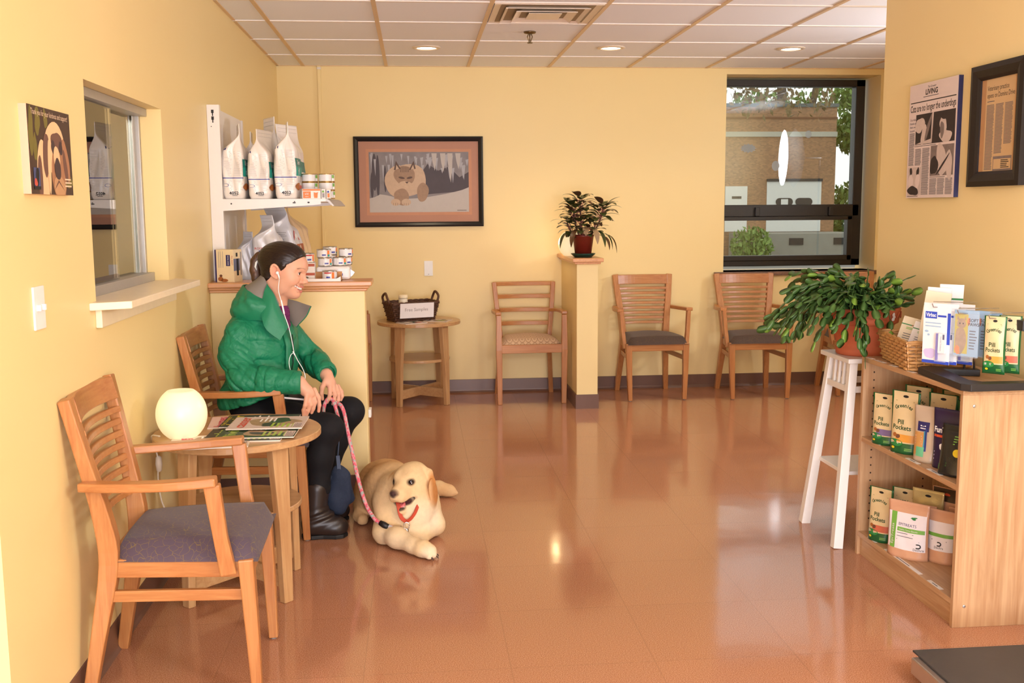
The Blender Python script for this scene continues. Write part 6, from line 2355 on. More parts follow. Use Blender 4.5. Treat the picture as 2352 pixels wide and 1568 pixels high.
vol_mesh('body', b, SKIN, wo, 1, painter((222, 166, 136), sp))
del b

# eyes, teeth
EYW, IRIS = M('eye_white', (232, 222, 216), .2), M('iris_brown', (70, 42, 28), .15)
for s in (-1, 1):
    mb = MB()
    c = HT @ Vector((.0735, s * .031, -.0058))
    mb.lathe([(.0125 * math.sin(PI * k / 16) + 1e-5, -.0125 * math.cos(PI * k / 16)) for k in range(17)], EYW, 24, T=Matrix.Translation(c))
    mb.build('eyeball', wo)
    e = mb = MB()
    d = (HT.to_3x3() @ Vector((1, s * -.02 - .10, .02))).normalized()
    q = d.to_track_quat('Z', 'Y').to_matrix().to_4x4()
    mb.lathe([(1e-5, .0128), (.0030, .0125)], M('pupil_black', (8, 6, 6), .1), 16, T=Matrix.Translation(c) @ q)
    mb.lathe([(.0030, .0125), (.0062, .0111)], IRIS, 16, T=Matrix.Translation(c) @ q)
    mb.build('iris', wo, fix=False)
mb = MB()
TOOTH = M('tooth_ivory', (244, 234, 222), .25)
for k in range(10):
    a = (k - 4.5) / 4.5
    y = a * .026
    x = .0880 - .0195 * abs(a) ** 2
    w = .0064
    z1, z0 = -.0665 + .006 * a * a, -.0785 + .0105 * a * a
    ang = math.atan2(2 * .0195 * a, .026) * .8
    R_ = Matrix.Rotation(ang, 3, 'Z')
    vs = []
    for z in (z0, z1):
        for dx, dy in ((0, -w / 2), (0, w / 2), (-.004, w / 2), (-.004, -w / 2)):
            q = R_ @ Vector((dx, dy, 0))
            vs.append(HT @ Vector((x + q.x, y + q.y, z)))
    mb.add(vs, [(0, 1, 5, 4), (1, 2, 6, 5), (2, 3, 7, 6), (3, 0, 4, 7), (0, 3, 2, 1), (4, 5, 6, 7)], TOOTH)
mb.build('teeth', wo, weld=False)
mb = MB()
LASH = M('dark_lashes', (34, 22, 18), .6)
for s in (-1, 1):
    mb.tube([HT @ Vector((.0735 + .0148 * math.cos(t) * math.cos(.30), s * .031 + .0152 * math.sin(t), -.0005 - .0035 * (t / 1.0) ** 2)) for t in [-.95 + 1.9 * q / 10 for q in range(11)]], [.0004 + .0008 * math.sin(PI * q / 10) for q in range(11)], LASH, 6)
mb.build('eyelashes', wo, weld=False)

# hair: swept back into a ponytail
HAIR = NT('dark_brown_hair')
_vc = HAIR.coord('Object', (18, 260, 190), (0, .5, 0))
_h = HAIR.noise(_vc, 1.0, 4, .65, .3)
HAIR.set(color=HAIR.ramp(_h, [(.3, lin((22, 13, 10))), (.6, lin((42, 26, 18))), (.85, lin((66, 42, 28)))]), rough=.34, spec=.4)
HAIR.bump(_h, .35, .003); HAIR = HAIR.m
h = Vol((.24, 4.44, .93), (.56, 4.68, 1.34), .0026)
Eh = lambda c, r, k=.02, cut=False, rot=None: h.ell(c, r, k, cut, HT, rot)
Eh((-.018, 0, .034), (.097, .078, .084), .02)
Eh((.026, 0, .052), (.058, .062, .052), .03)
Eh((-.075, 0, .032), (.045, .050, .050), .03)
Eh((-.052, 0, -.030), (.045, .056, .045), .03)
# clear the face and the ears
h.ell((.098, 0, -.012), (.076, .090, .076), .012, True, HT, (0, -.32, 0))
h.ell((.060, 0, -.075), (.062, .10, .070), .012, True, HT)
for s in (-1, 1):
    h.ell((.006, s * .076, -.036), (.030, .022, .040), .012, True, HT)
    h.ell((.050, s * .070, -.012), (.034, .030, .034), .014, True, HT)
h.ell((.02, 0, -.125), (.07, .1, .06), .01, True, HT)
Eh((-.056, 0, -.042), (.034, .060, .056), .02)
Eh((-.062, 0, -.085), (.026, .046, .040), .02)
for s in (-1, 1):
    h.cap((.020, s * .066, .020), (.006, s * .072, -.002), .012, .006, .012, False, HT)
    h.ell((-.004, s * .079, -.012), (.020, .012, .024), .006, True, HT)
# strand grooves converging on the hair tie
TIE = HT @ Vector((-.118, .0, .040))
def groove(X, Y, Z):
    Hi = np.array(HT.inverted())
    lx = Hi[0, 0] * X + Hi[0, 1] * Y + Hi[0, 2] * Z + Hi[0, 3]
    ly = Hi[1, 0] * X + Hi[1, 1] * Y + Hi[1, 2] * Z + Hi[1, 3]
    lz = Hi[2, 0] * X + Hi[2, 1] * Y + Hi[2, 2] * Z + Hi[2, 3]
    an = np.arctan2(ly, lz - .02 + 1e-6)
    return (.0004 * np.sin(an * 34 + 6 * lx * 9) + .0003 * np.sin(an * 61 + lx * 40)).astype(np.float32)
h.warp(groove, (.24, 4.44, .93), (.56, 4.68, 1.34))
vol_mesh('hair', h, HAIR, wo, 3)
p = Vol((.22, 4.46, .93), (.40, 4.68, 1.28), .0026)
pp = [HT @ Vector(q) for q in ((-.108, 0, .040), (-.127, 0, .036), (-.141, 0, .010), (-.140, 0, -.028), (-.127, .0, -.066), (-.110, 0, -.098), (-.100, 0, -.112))]
p.chain(pp, [.011, .016, .019, .020, .018, .011, .004], .02)
p.warp(lambda X, Y, Z: (.0006 * np.sin((Y - 4.5) * 700 + 30 * (X + Z))).astype(np.float32), (.22, 4.46, .93), (.40, 4.68, 1.28))
PONY = NT('ponytail_hair')
_h = PONY.noise(PONY.coord('Object', (230, 230, 16)), 1.0, 4, .6)
PONY.set(color=PONY.ramp(_h, [(.3, lin((44, 26, 16))), (.55, lin((84, 52, 30))), (.8, lin((140, 92, 52)))]), rough=.38); PONY.bump(_h, .6, .004)
po = vol_mesh('ponytail', p, PONY.m, wo, 1); po['label'] = 'lighter brown ponytail'
mb = MB(); mb.lathe([(.012, -.006), (.0175, -.004), (.0175, .004), (.012, .006)], M('black_hair_tie', (16, 14, 15), .7), 18, T=Matrix.Translation(HT @ Vector((-.112, 0, .040))) @ (HT.to_3x3() @ Matrix.Rotation(-1.3, 3, 'Y')).to_4x4()); mb.build('hair_tie', wo)
mb = MB(); mb.tube([HT @ Vector(q) for q in ((-.120, -.020, .022), (-.126, -.026, .008), (-.128, -.026, -.010), (-.122, -.022, -.024))], [.003, .0055, .0050, .002], M('pale_hair_clip', (226, 226, 220), .4), 8); mb.build('hair_clip', wo)

# jacket
JG, JL = (22, 122, 84), (128, 120, 112)
j = Vol((.06, 4.22, .52), (.70, 4.96, 1.14), .0036)
rz_ = -.52
j.ell(tq(.008, 0, .85), (.130, .172, .135), .05, rot=(0, 0, rz_)); j.ell(tq(-.002, 0, .73), (.138, .172, .13), .06, rot=(0, 0, rz_ * .8)); j.ell((.275, 4.580, .630), (.138, .190, .095), .05)
j.cap(tq(-.025, -.09, .935), tq(-.025, .09, .935), .055, None, .06)
# skirt of the jacket over the hips and lap
j.chain([(.20, 4.465, .605), (.29, 4.425, .598), (.41, 4.430, .620)], [.066, .062, .036], .05); j.cap((.30, 4.71, .62), (.42, 4.70, .625), .06, .04, .05)
j.half((0, 0, .521), (.30, 0, -1), .01)
j.chain([R_SH, tq(-.012, -.170, .812), R_EL], [.062, .066, .060], .035); j.chain([R_EL, (.36, 4.352, .708), (.478, 4.338, .703)], [.058, .056, .051], .03)
j.chain([tq(-.02, .148, .910), L_EL], [.064, .060], .04); j.chain([L_EL, (.545, 4.70, .722), (.582, 4.630, .700)], [.057, .054, .051], .03)
# open the neck and the cuffs
j.cap((.392, 4.565, 1.12), tq(.075, 0, .90), .060, .040, .02, True)
j.cap(tq(.115, 0, 1.05), tq(.165, 0, .84), .052, .010, .015, True)
j.cap((.462, 4.340, .703), (.52, 4.339, .702), .0345, .040, .006, True); j.cap((.570, 4.652, .704), (.60, 4.588, .685), .0345, .040, .006, True)
j.half((.497, 4.34, .70), (1, 0, -.15), 0) if False else None
# wrinkles
ws = []
def wr(c, r, d, fr, am, ph=0):
    c, d = np.array(c, np.float32), np.array(Vector(d).normalized(), np.float32)
    def fn(X, Y, Z):
        q = ((X - c[0]) ** 2 + (Y - c[1]) ** 2 + (Z - c[2]) ** 2) / (r * r)
        w = np.clip(1 - q, 0, 1)
        t = (X - c[0]) * d[0] + (Y - c[1]) * d[1] + (Z - c[2]) * d[2]
        n_ = .012 * np.sin(31 * X + 17 * Z + ph) + .009 * np.sin(43 * Y - 23 * Z + 2 * ph)
        s = np.sin((t + n_) * fr + ph)
        return (am * w * (1 - np.abs(s)) ** 2 * 1.6 - am * .5 * w).astype(np.float32)
    j.warp(fn, c - r, c + r)
wr((.25, 4.34, .735), .13, (.75, 0, .65), 70, .0075, 1); wr((.34, 4.31, .71), .105, (1, .1, -.45), 62, .0060, 2); wr((.20, 4.38, .82), .14, (.35, .1, .95), 52, .0050, 3)
wr((.34, 4.42, .80), .15, (.5, -.2, .85), 46, .0055, 4); wr((.52, 4.72, .74), .14, (.8, -.3, .5), 66, .0070, 5); wr((.30, 4.42, .63), .15, (.3, 0, 1), 44, .0050, 6)
wr((.44, 4.58, .80), .13, (.2, .1, 1), 48, .0050, 7); wr((.28, 4.41, .93), .12, (.6, 0, .7), 44, .0035, 8); wr((.46, 4.33, .70), .05, (1, 0, .1), 150, .0015, 9)
def crumple(X, Y, Z):
    u = 15 * X + 9 * Y + 12 * Z; v = -11 * X + 16 * Y + 7 * Z; w = 9 * X - 8 * Y + 19 * Z
    a = np.sin(2.3 * u + 1.7 * np.sin(1.9 * v) + 1.2 * np.sin(2.7 * w)); c = np.sin(2.9 * v + 1.5 * np.sin(2.2 * w + 1) + np.sin(3.1 * u))
    return (.0024 * (1 - np.abs(a)) ** 3 + .0018 * (1 - np.abs(c)) ** 3 - .0008).astype(np.float32)
j.warp(crumple, (.06, 4.22, .52), (.70, 4.96, 1.14))
def jpaint(V):
    g = np.tile(np.array(lin(JG)[:3]), (len(V), 1))
    ax0, ax1 = np.array((.392, 4.565, 1.12)), np.array(tq(.075, 0, .90))
    d = ax1 - ax0
    t = np.clip(((V - ax0) @ d) / (d @ d), 0, 1)
    q = np.linalg.norm(V - ax0 - t[:, None] * d, axis=1)
    m = (q < .064 - .02 * t) & (V[:, 2] > .90)
    g[m] = np.array(lin(JL)[:3])
    return g
JM = NT('green_jacket_nylon')
_a = JM.n('ShaderNodeVertexColor'); _a.layer_name = 'Col'
_n1 = JM.n('ShaderNodeTexNoise'); _n1.inputs['Scale'].default_value = 11; _n1.inputs['Detail'].default_value = 3; _n1.inputs['Distortion'].default_value = 1.2
JM.l(JM.coord('Object', (1, 1, .7), (.3, .5, .2)), _n1.inputs['Vector'])
_rg = JM.math('POWER', JM.math('SUBTRACT', 1.0, JM.math('MULTIPLY', JM.math('ABSOLUTE', JM.math('SUBTRACT', _n1.outputs['Fac'], .5)), 4.0), True), 3.0)
JM.set(color=_a.outputs['Color'], rough=.5, spec=.38); JM.bump(_rg, .22, .010); JM = JM.m
jk = vol_mesh('jacket', j, JM, wo, 2, jpaint)
del j
# stand-up collar, open at the front, grey inside
def shell(name, fn_out, thick, nu, nv, mo, mi, parent, edge=None):
    mb = MB()
    O = [[fn_out(i / nu, k / nv) for i in range(nu + 1)] for k in range(nv + 1)]
    def nrm(k, i):
        a = O[min(k + 1, nv)][i] - O[max(k - 1, 0)][i]; c = O[k][min(i + 1, nu)] - O[k][max(i - 1, 0)]
        n = a.cross(c)
        return n.normalized() if n.length > 1e-9 else Vector((0, 0, 1))
    I = [[O[k][i] - nrm(k, i) * thick for i in range(nu + 1)] for k in range(nv + 1)]
    idx = [(k * (nu + 1) + i, k * (nu + 1) + i + 1, (k + 1) * (nu + 1) + i + 1, (k + 1) * (nu + 1) + i) for k in range(nv) for i in range(nu)]
    mb.add([q for r_ in O for q in r_], idx, mo, True); mb.add([q for r_ in I for q in r_], [f_[::-1] for f_ in idx], mi, True)
    rim = [(nv, i) for i in range(nu + 1)] + [(k, nu) for k in range(nv, -1, -1)] + [(0, i) for i in range(nu, -1, -1)] + [(k, 0) for k in range(nv + 1)]
    vs = [O[k][i] for k, i in rim] + [I[k][i] for k, i in rim]
    m = len(rim)
    mb.add(vs, [(i, i + 1, m + i + 1, m + i) for i in range(m - 1)], mo, True)
    return mb.build(name, parent, weld=True, fix=False)


JGM = M('green_nylon', JG, .5, bump=(22, .35, .012), var=.03)
JLM = M('grey_lining', JL, .6, var=.05, vs=40)
CB = Vector((.372, 4.572, .960))
def far_flap(u, v):
    a = .2 + 1.95 * u                # from behind the neck round to the open front
    fr = u
    rad = .078 + .022 * v + .036 * v * fr ** 2
    ww = -fX * math.cos(a) + lX * math.sin(a)
    h_ = (.078 + .012 * fr ** 2) * v
    p_ = CB + ww * rad * (1.0 + .20 * fr ** 3) + Vector((.02, -.005, 1)) * h_ + fX * (.030 * fr ** 2 - .012) + Vector((0, 0, -.055 * fr ** 2.2))
    return p_ + ww * .005 * math.sin(u * 11 + v * 6)
shell('collar', far_flap, .007, 30, 10, JGM, JLM, wo)['label'] = 'green collar with grey lining'
def sheet(edges):
    cur = [smooth_path(e_, 6) for e_ in edges]
    def fn(u, v):
        n_ = len(cur[0]) - 1
        row = []
        for c_ in cur:
            x_ = u * n_; i_ = min(int(x_), n_ - 1)
            row.append(c_[i_].lerp(c_[i_ + 1], x_ - i_))
        rr2 = smooth_path(row, 8)
        x_ = v * (len(rr2) - 1); i_ = min(int(x_), len(rr2) - 2)
        return rr2[i_].lerp(rr2[i_ + 1], x_ - i_)
    return fn
lap = sheet([[(.357, 4.505, 1.105), (.384, 4.474, 1.070), (.402, 4.464, 1.022), (.444, 4.464, .925)],
             [(.352, 4.480, 1.080), (.376, 4.448, 1.030), (.394, 4.436, .985), (.440, 4.440, .915)],
             [(.338, 4.458, 1.010), (.346, 4.430, .958), (.364, 4.414, .915), (.414, 4.418, .872)]])
shell('lapel', lap, -.007, 24, 12, JGM, JGM, wo)['label'] = 'near lapel of the open collar'
lap2 = sheet([[(.360, 4.510, 1.100), (.390, 4.478, 1.068), (.412, 4.468, 1.025)], [(.364, 4.490, 1.060), (.386, 4.462, 1.035), (.406, 4.458, 1.008)]])
shell('lapel_lining', lap2, .004, 14, 6, JLM, JLM, wo)['label'] = 'grey inside of the near lapel'
hd_ = sheet([[(.368, 4.470, 1.030), (.322, 4.465, 1.052), (.283, 4.480, 1.077), (.262, 4.520, 1.094), (.250, 4.580, 1.098), (.272, 4.660, 1.086), (.345, 4.695, 1.045)],
             [(.366, 4.448, 1.012), (.310, 4.440, 1.034), (.260, 4.462, 1.045), (.230, 4.512, 1.042), (.216, 4.585, 1.042), (.236, 4.685, 1.045), (.335, 4.722, 1.015)],
             [(.362, 4.452, .985), (.300, 4.436, 1.002), (.236, 4.458, .998), (.206, 4.512, .984), (.196, 4.585, .980), (.216, 4.690, .985), (.325, 4.728, .985)],
             [(.356, 4.462, .955), (.300, 4.456, .960), (.252, 4.476, .955), (.228, 4.520, .940), (.222, 4.585, .935), (.240, 4.670, .940), (.320, 4.715, .955)]])
def hood(u, v):
    p_ = hd_(u, v)
    w_ = (.0045 * math.sin(25 * u + 7 * v) + .004 * abs(math.sin(17 * u - 9 * v + 1)) + .003 * math.sin(44 * u + 13 * v)) * math.sin(PI * v)
    return p_ + Vector((-.6 * w_, -.5 * w_, w_))
shell('hood', hood, .006, 44, 18, JGM, JGM, wo)
ln_ = sheet([[(.372, 4.486, 1.034), (.354, 4.512, 1.112), (.338, 4.540, 1.136), (.328, 4.580, 1.140), (.342, 4.630, 1.128), (.376, 4.662, 1.05)],
             [(.368, 4.478, 1.030), (.330, 4.484, 1.078), (.302, 4.516, 1.104), (.290, 4.580, 1.110), (.306, 4.646, 1.102), (.360, 4.680, 1.045)],
             [(.366, 4.472, 1.026), (.312, 4.468, 1.052), (.276, 4.496, 1.080), (.258, 4.560, 1.092), (.270, 4.650, 1.084), (.348, 4.692, 1.040)]])
shell('hood_lining', ln_, .005, 36, 12, JLM, JLM, wo)['label'] = 'grey hood lining behind the neck'
# front placket, cuff tabs, hem, cord toggle
mb = MB()
def jf(f, l, z):
    return Vector(tq(f, l, z))
mb.bar([jf(.128, -.012, .905), jf(.150, -.012, .84), jf(.146, -.012, .76), jf(.128, -.010, .68)], (.040, .010), JGM, lX, True); mb.build('front_placket', wo)
mb = MB(); mb.tube([jf(.152, .010, .885), jf(.157, .010, .83), jf(.152, .010, .76), jf(.132, .010, .68)], .0022, M('zip_dark', (24, 40, 34), .5), 6); mb.build('zip', wo)
mb = MB(); mb.tube(smooth_path([jf(.02, -.118, .985), jf(.035, -.116, .972), jf(.045, -.112, .955)], 4), .0045, M('cord_toggle_grey', (70, 72, 70), .5), 8); mb.build('toggle', wo)
def cuff(c, d, r0, name='cuff'):
    d = Vector(d).normalized()
    mb = MB(); q = d.to_track_quat('Z', 'Y').to_matrix().to_4x4()
    mb.lathe([(r0 - .008, 0), (r0 - .001, -.004), (r0 + .003, .0), (r0 + .002, .030), (r0 - .003, .034), (r0 - .010, .030)], JGM, 32, T=Matrix.Translation(c) @ q)
    mb.build(name, wo)
cuff((.474, 4.339, .703), (1, .02, -.04), .0475); cuff((.576, 4.642, .702), (.45, -.82, -.20), .0475)
# sweater showing in the neck opening
sw_ = Vol((.28, 4.44, .82), (.52, 4.68, 1.04), .0035)
sw_.ell(tq(.03, 0, .89), (.098, .12, .09), .03, rot=(0, 0, rz_)); sw_.cap(tq(.0, 0, .93), (.378, 4.572, .972), .072, .064, .03)
SWM = NT('purple_knit'); _k = SWM.n('ShaderNodeTexWave'); _k.inputs['Scale'].default_value = 55; _k.inputs['Distortion'].default_value = 2.0; SWM.l(SWM.coord('Object', (.35, .35, 1)), _k.inputs['Vector'])
_k.bands_direction = 'Z'
SWM.set(color=SWM.mix(_k.outputs['Fac'], lin((84, 20, 70)), lin((140, 40, 116))), rough=.85); SWM.bump(_k.outputs['Fac'], .5, .004)
vol_mesh('sweater', sw_, SWM.m, wo, 2)

# leggings
LEG = M('black_leggings', (20, 19, 22), .75, spec=.25, var=.1, bump=(60, .12, .004))
g = Vol((.10, 4.32, .14), (.80, 4.84, .70), .004)
g.ell((.28, 4.585, .565), (.120, .150, .080), .05)
for hp_, kn, an, s in ((HIP_R, KN_R, AN_R, 1), (HIP_L, KN_L, AN_L, 1)):
    hp_, kn, an = Vector(hp_), Vector(kn), Vector(an)
    g.chain([hp_, hp_.lerp(kn, .55), kn], [.078, .078, .062], .03)
    g.ell(kn + Vector((.006, 0, .002)), (.064, .060, .062), .03)
    c_ = kn.lerp(an, .32) + Vector((-.018, 0, 0))
    g.chain([kn + Vector((-.006, 0, -.01)), c_, kn.lerp(an, .68) + Vector((-.006, 0, 0)), kn.lerp(an, .86)], [.056, .058, .046, .040], .025)
g.half((0, 0, .195), (0, 0, -1), .004)
vol_mesh('leggings', g, LEG, wo, 2)
# socks and boots
for an, kn, nm in ((AN_R, KN_R, 0), (AN_L, KN_L, 1)):
    an, kn = Vector(an), Vector(kn)
    mb = MB(); mb.tube([kn.lerp(an, .74), kn.lerp(an, .92)], [.0415, .040], M('burgundy_sock', (98, 34, 52), .9), 20); mb.build('sock', wo)
    bt = Vol((an.x - .14, an.y - .10, -.01), (an.x + .20, an.y + .10, .26), .0034)
    bt.cap(an + Vector((.006, 0, .120)), an + Vector((-.008, 0, -.02)), .052, .050, .02)
    bt.cap(an + Vector((-.022, 0, -.050)), an + Vector((.085, 0, -.060)), .044, .038, .03)
    bt.ell(an + Vector((.075, 0, -.052)), (.060, .046, .040), .03)
    bt.ell(an + Vector((.030, 0, -.008)), (.045, .038, .035), .03)
    bt.cap(an + Vector((.0, 0, .16)), an + Vector((.005, 0, .06)), .041, .034, .004, True)
    bt.half((0, 0, .014), (0, 0, -1), .006)
    bt.warp(lambda X, Y, Z, a=an: (.0035 * np.sin((Z - .3 * X) * 190) * np.exp(-((Z - a.z) / .03) ** 2)).astype(np.float32), (an.x - .1, an.y - .1, .04), (an.x + .1, an.y + .1, .2))
    bo = vol_mesh('boot', bt, M('brown_rubber_boot', (44, 34, 30), .38, var=.08), wo, 2)
    mb = MB()
    out = [(an.x + x_, an.y + y_) for x_, y_ in ((-.068, 0), (-.058, -.032), (-.02, -.042), (.03, -.036), (.085, -.046), (.118, -.034), (.134, 0), (.118, .034), (.085, .046), (.03, .036), (-.02, .042), (-.058, .032))]
    mb.prism(out, lambda u, v, s: Vector((u, v, .018 * s)), M('black_sole', (20, 18, 17), .6)); mb.build('sole', bo, bevel=.004)

# ------------------------------------------------------------------ phone, earphones, leash
ph = thing('phone', 'dark phone lying on the seated woman’s lap under her near hand', 'phone', (.452, 4.392, .640))
ph.rotation_euler = (math.radians(16), math.radians(9), math.radians(12))
mb = MB(); mb.box(-.068, .068, -.034, .034, -.005, .0035, M('phone_white_edge', (226, 222, 220), .3)); mb.build('case', ph, bevel=.003)
mb = MB(); mb.box(-.064, .064, -.031, .031, .0036, .0042, M('phone_glass', (12, 22, 20), .08)); mb.build('screen', ph)
EPW = M('earphone_white', (244, 242, 240), .35)
ep = thing('earphones', 'white earphones with a cord running from the woman’s ear to her phone', 'earphones', (0, 0, 0))
mb = MB()
e0 = HT @ Vector((.004, -.0835, -.012))
mb.lathe([(.001, -.006), (.0055, -.005), (.0075, 0), (.006, .006), (.001, .008)], EPW, 16, T=Matrix.Translation(e0) @ Matrix.Rotation(PI / 2, 4, 'X'))
mb.tube([e0 + Vector((.002, -.003, 0)), e0 + Vector((.006, -.004, -.014)), e0 + Vector((.008, -.004, -.026))], [.0042, .0036, .0026], EPW, 8); mb.build('earbud', ep)
cw = [e0 + Vector((.008, -.004, -.026)), (.412, 4.452, 1.085), (.424, 4.434, 1.040), (.436, 4.424, .985), (.452, 4.420, .935), (.462, 4.428, .880), (.470, 4.440, .815)]
mb = MB(); mb.tube(smooth_path(cw, 6), .0017, EPW, 6); mb.build('cable', ep)
mb = MB(); mb.tube(smooth_path([(.424, 4.434, 1.042), (.431, 4.427, 1.012), (.436, 4.424, .985)], 3), .0036, EPW, 8); mb.build('inline_remote', ep)
mb = MB(); mb.tube(smooth_path([(.470, 4.440, .815), (.486, 4.418, .786), (.508, 4.400, .752), (.520, 4.380, .722), (.516, 4.372, .690), (.505, 4.385, .655), (.490, 4.390, .645)], 6), .0017, EPW, 6); mb.build('cable', ep)
mb = MB(); mb.tube(smooth_path([(.470, 4.440, .815), (.458, 4.425, .808), (.451, 4.410, .780), (.456, 4.402, .745), (.462, 4.410, .715)], 6), .0015, EPW, 6); mb.build('cable', ep)
mb = MB(); mb.tube([(.466, 4.436, .822), (.474, 4.436, .803)], [.0030, .0024], EPW, 8); mb.build('cable_splitter', ep)

ROPE = NT('pink_grey_rope')
_w = ROPE.n('ShaderNodeTexVoronoi'); _w.inputs['Scale'].default_value = 170; ROPE.l(ROPE.coord('Object', (1, 1, .45)), _w.inputs['Vector'])
_sx = ROPE.n('ShaderNodeSeparateXYZ'); ROPE.l(_w.outputs['Color'], _sx.inputs[0])
ROPE.set(color=ROPE.ramp(_sx.outputs[0], [(.0, lin((226, 96, 112))), (.40, lin((232, 130, 138))), (.42, lin((170, 172, 164))), (.7, lin((188, 170, 166))), (.72, lin((236, 150, 154)))]), rough=.7)
_nd = [n for n in ROPE.t.nodes if n.type == 'VALTORGB'][0]; _nd.color_ramp.interpolation = 'CONSTANT'
ROPE.bump(ROPE.noise(ROPE.coord(), 300, 3), .5, .003); ROPE = ROPE.m
ls = thing('dog_leash', 'pink and grey rope leash looped in the woman’s hand and clipped to the dog', 'leash', (0, 0, 0))
main = [(.632, 4.575, .566), (.652, 4.555, .560), (.668, 4.535, .53), (.682, 4.515, .46), (.704, 4.470, .36), (.733, 4.40, .25), (.765, 4.335, .165), (.800, 4.285, .118), (.828, 4.262, .102)]
mb = MB(); mb.tube(smooth_path(main, 8), .0085, ROPE, 10); mb.build('rope', ls)
mb = MB(); mb.tube(smooth_path([(.632, 4.575, .566), (.604, 4.562, .590), (.585, 4.548, .572), (.578, 4.538, .535), (.584, 4.530, .508)], 8), .0085, ROPE, 10); mb.build('rope', ls)
mb = MB(); mb.tube(smooth_path([(.612, 4.578, .585), (.622, 4.556, .575), (.634, 4.540, .54), (.644, 4.528, .495), (.648, 4.52, .455)], 8), .0085, ROPE, 10); mb.build('rope', ls)
CLIPM = M('chrome_clip', (214, 210, 208), .15, metal=.95)
BRB = M('black_rubber', (22, 20, 20), .5)
mb = MB(); mb.tube([(.826, 4.264, .1035), (.842, 4.253, .097), (.862, 4.243, .089)], [.011, .0135, .012], BRB, 12); mb.build('rubber_sleeve', ls)
mb = MB(); mb.tube(smooth_path([(.858, 4.244, .094), (.875, 4.238, .091), (.882, 4.236, .083), (.874, 4.238, .075), (.858, 4.244, .080)], 5), .0078, ROPE, 8); mb.build('rope_eye', ls)
mb = MB()
mb.tube([(.883, 4.235, .084), (.897, 4.228, .087)], .0062, CLIPM, 10); mb.tube([(.897, 4.228, .087), (.930, 4.214, .088)], .0036, CLIPM, 8)
mb.tube([(.914, 4.221, .088), (.914, 4.220, .098)], .0028, CLIPM, 6)
mb.tube(smooth_path([(.918, 4.219, .086), (.924, 4.214, .074), (.934, 4.209, .072), (.941, 4.208, .080), (.938, 4.209, .090)], 4), .0036, CLIPM, 8)
mb.build('snap_clip', ls, weld=False)

# small blue pouch hanging from the leash loop
DEN = M('denim_blue', (32, 42, 62), .85, var=.25, vs=120, bump=(300, .3, .002))
pb = thing('waste_bag_pouch', 'small dark blue fabric pouch hanging below the woman’s knee', 'pouch', (0, 0, 0))
pv = Vol((.56, 4.40, .06), (.74, 4.56, .36), .0034)
pv.chain([(.648, 4.470, .285), (.640, 4.470, .22), (.632, 4.470, .15), (.630, 4.470, .125)], [.016, .030, .042, .040], .03)
pv.cap((.640, 4.47, .25), (.600, 4.470, .112), .018, .012, .04); pv.cap((.655, 4.47, .25), (.684, 4.470, .155), .022, .020, .03)
pv.cap((.640, 4.472, .27), (.668, 4.475, .262), .022, .020, .03)
pv.warp(lambda X, Y, Z: ((np.abs(Y - 4.470) * .55) - .004 + .003 * np.sin(60 * X + 35 * Z)).astype(np.float32), (.56, 4.40, .06), (.74, 4.56, .36))
vol_mesh('pouch_body', pv, DEN, pb, 2)
mb = MB(); mb.bar([(.641, 4.462, .352), (.645, 4.456, .30), (.648, 4.450, .255)], (.016, .003), M('blue_webbing', (70, 80, 100), .8), (1, 0, 0)); mb.build('strap', pb)
mb = MB(); mb.tube(smooth_path([(.610, 4.47, .262), (.598, 4.468, .245), (.594, 4.466, .215), (.604, 4.466, .19), (.616, 4.466, .205), (.622, 4.466, .24)], 5), .012, DEN, 8); mb.build('rolled_top', pb)
mb = MB(); mb.tube(smooth_path([(.592, 4.460, .240), (.586, 4.458, .222), (.592, 4.458, .205), (.604, 4.456, .196)], 4), .0035, M('grey_drawcord', (140, 146, 156), .6), 6); mb.build('drawcord', pb)
mb = MB(); mb.tube([(.648, 4.52, .455), (.645, 4.49, .40), (.641, 4.465, .350)], .0025, M('blue_webbing', None), 6); mb.build('hanging_loop', pb)

# ------------------------------------------------------------------ the dog
dg = thing('dog', 'yellow labrador type dog lying on the floor, mouth open, looking toward the left', 'dog', (0, 0, 0))
F_ = Vector((-.48, -.86, -.13)).normalized(); L_ = Vector((0, 0, 1)).cross(F_).normalized(); U_ = F_.cross(L_)
DT = Matrix(((F_.x, L_.x, U_.x, .955), (F_.y, L_.y, U_.y, 4.345), (F_.z, L_.z, U_.z, .248), (0, 0, 0, 1))) @ Matrix.Rotation(math.radians(5), 4, 'X')
d = Vol((.60, 3.98, -.02), (1.26, 5.12, .42), .0032)
de = lambda c, r, k=.03, cut=False, rot=None: d.ell(c, r, k, cut, None, rot)
# trunk, hindquarters
de((.835, 4.815, .118), (.140, .165, .122), .05); de((.865, 4.62, .140), (.138, .19, .132), .06); de((.930, 4.43, .150), (.125, .140, .125), .06)
de((.745, 4.72, .085), (.058, .125, .085), .04); de((.945, 4.80, .08), (.07, .13, .075), .05)
d.cap((.730, 4.80, .045), (.722, 4.62, .030), .042, .030, .03); d.cap((.722, 4.62, .030), (.735, 4.57, .025), .030, .026, .02)
d.cap((.99, 4.85, .05), (1.00, 4.66, .035), .045, .032, .03)
# tail
d.chain([(.93, 4.95, .07), (1.02, 5.0, .050), (1.09, 5.0, .040), (1.145, 4.985, .030), (1.178, 4.975, .022)], [.045, .036, .034, .026, .006], .03)
# neck and brisket
d.cap((.925, 4.44, .175), (.958, 4.365, .235), .098, .078, .05); de((.975, 4.345, .150), (.085, .075, .095), .05)
de((.955, 4.315, .085), (.075, .060, .065), .04)
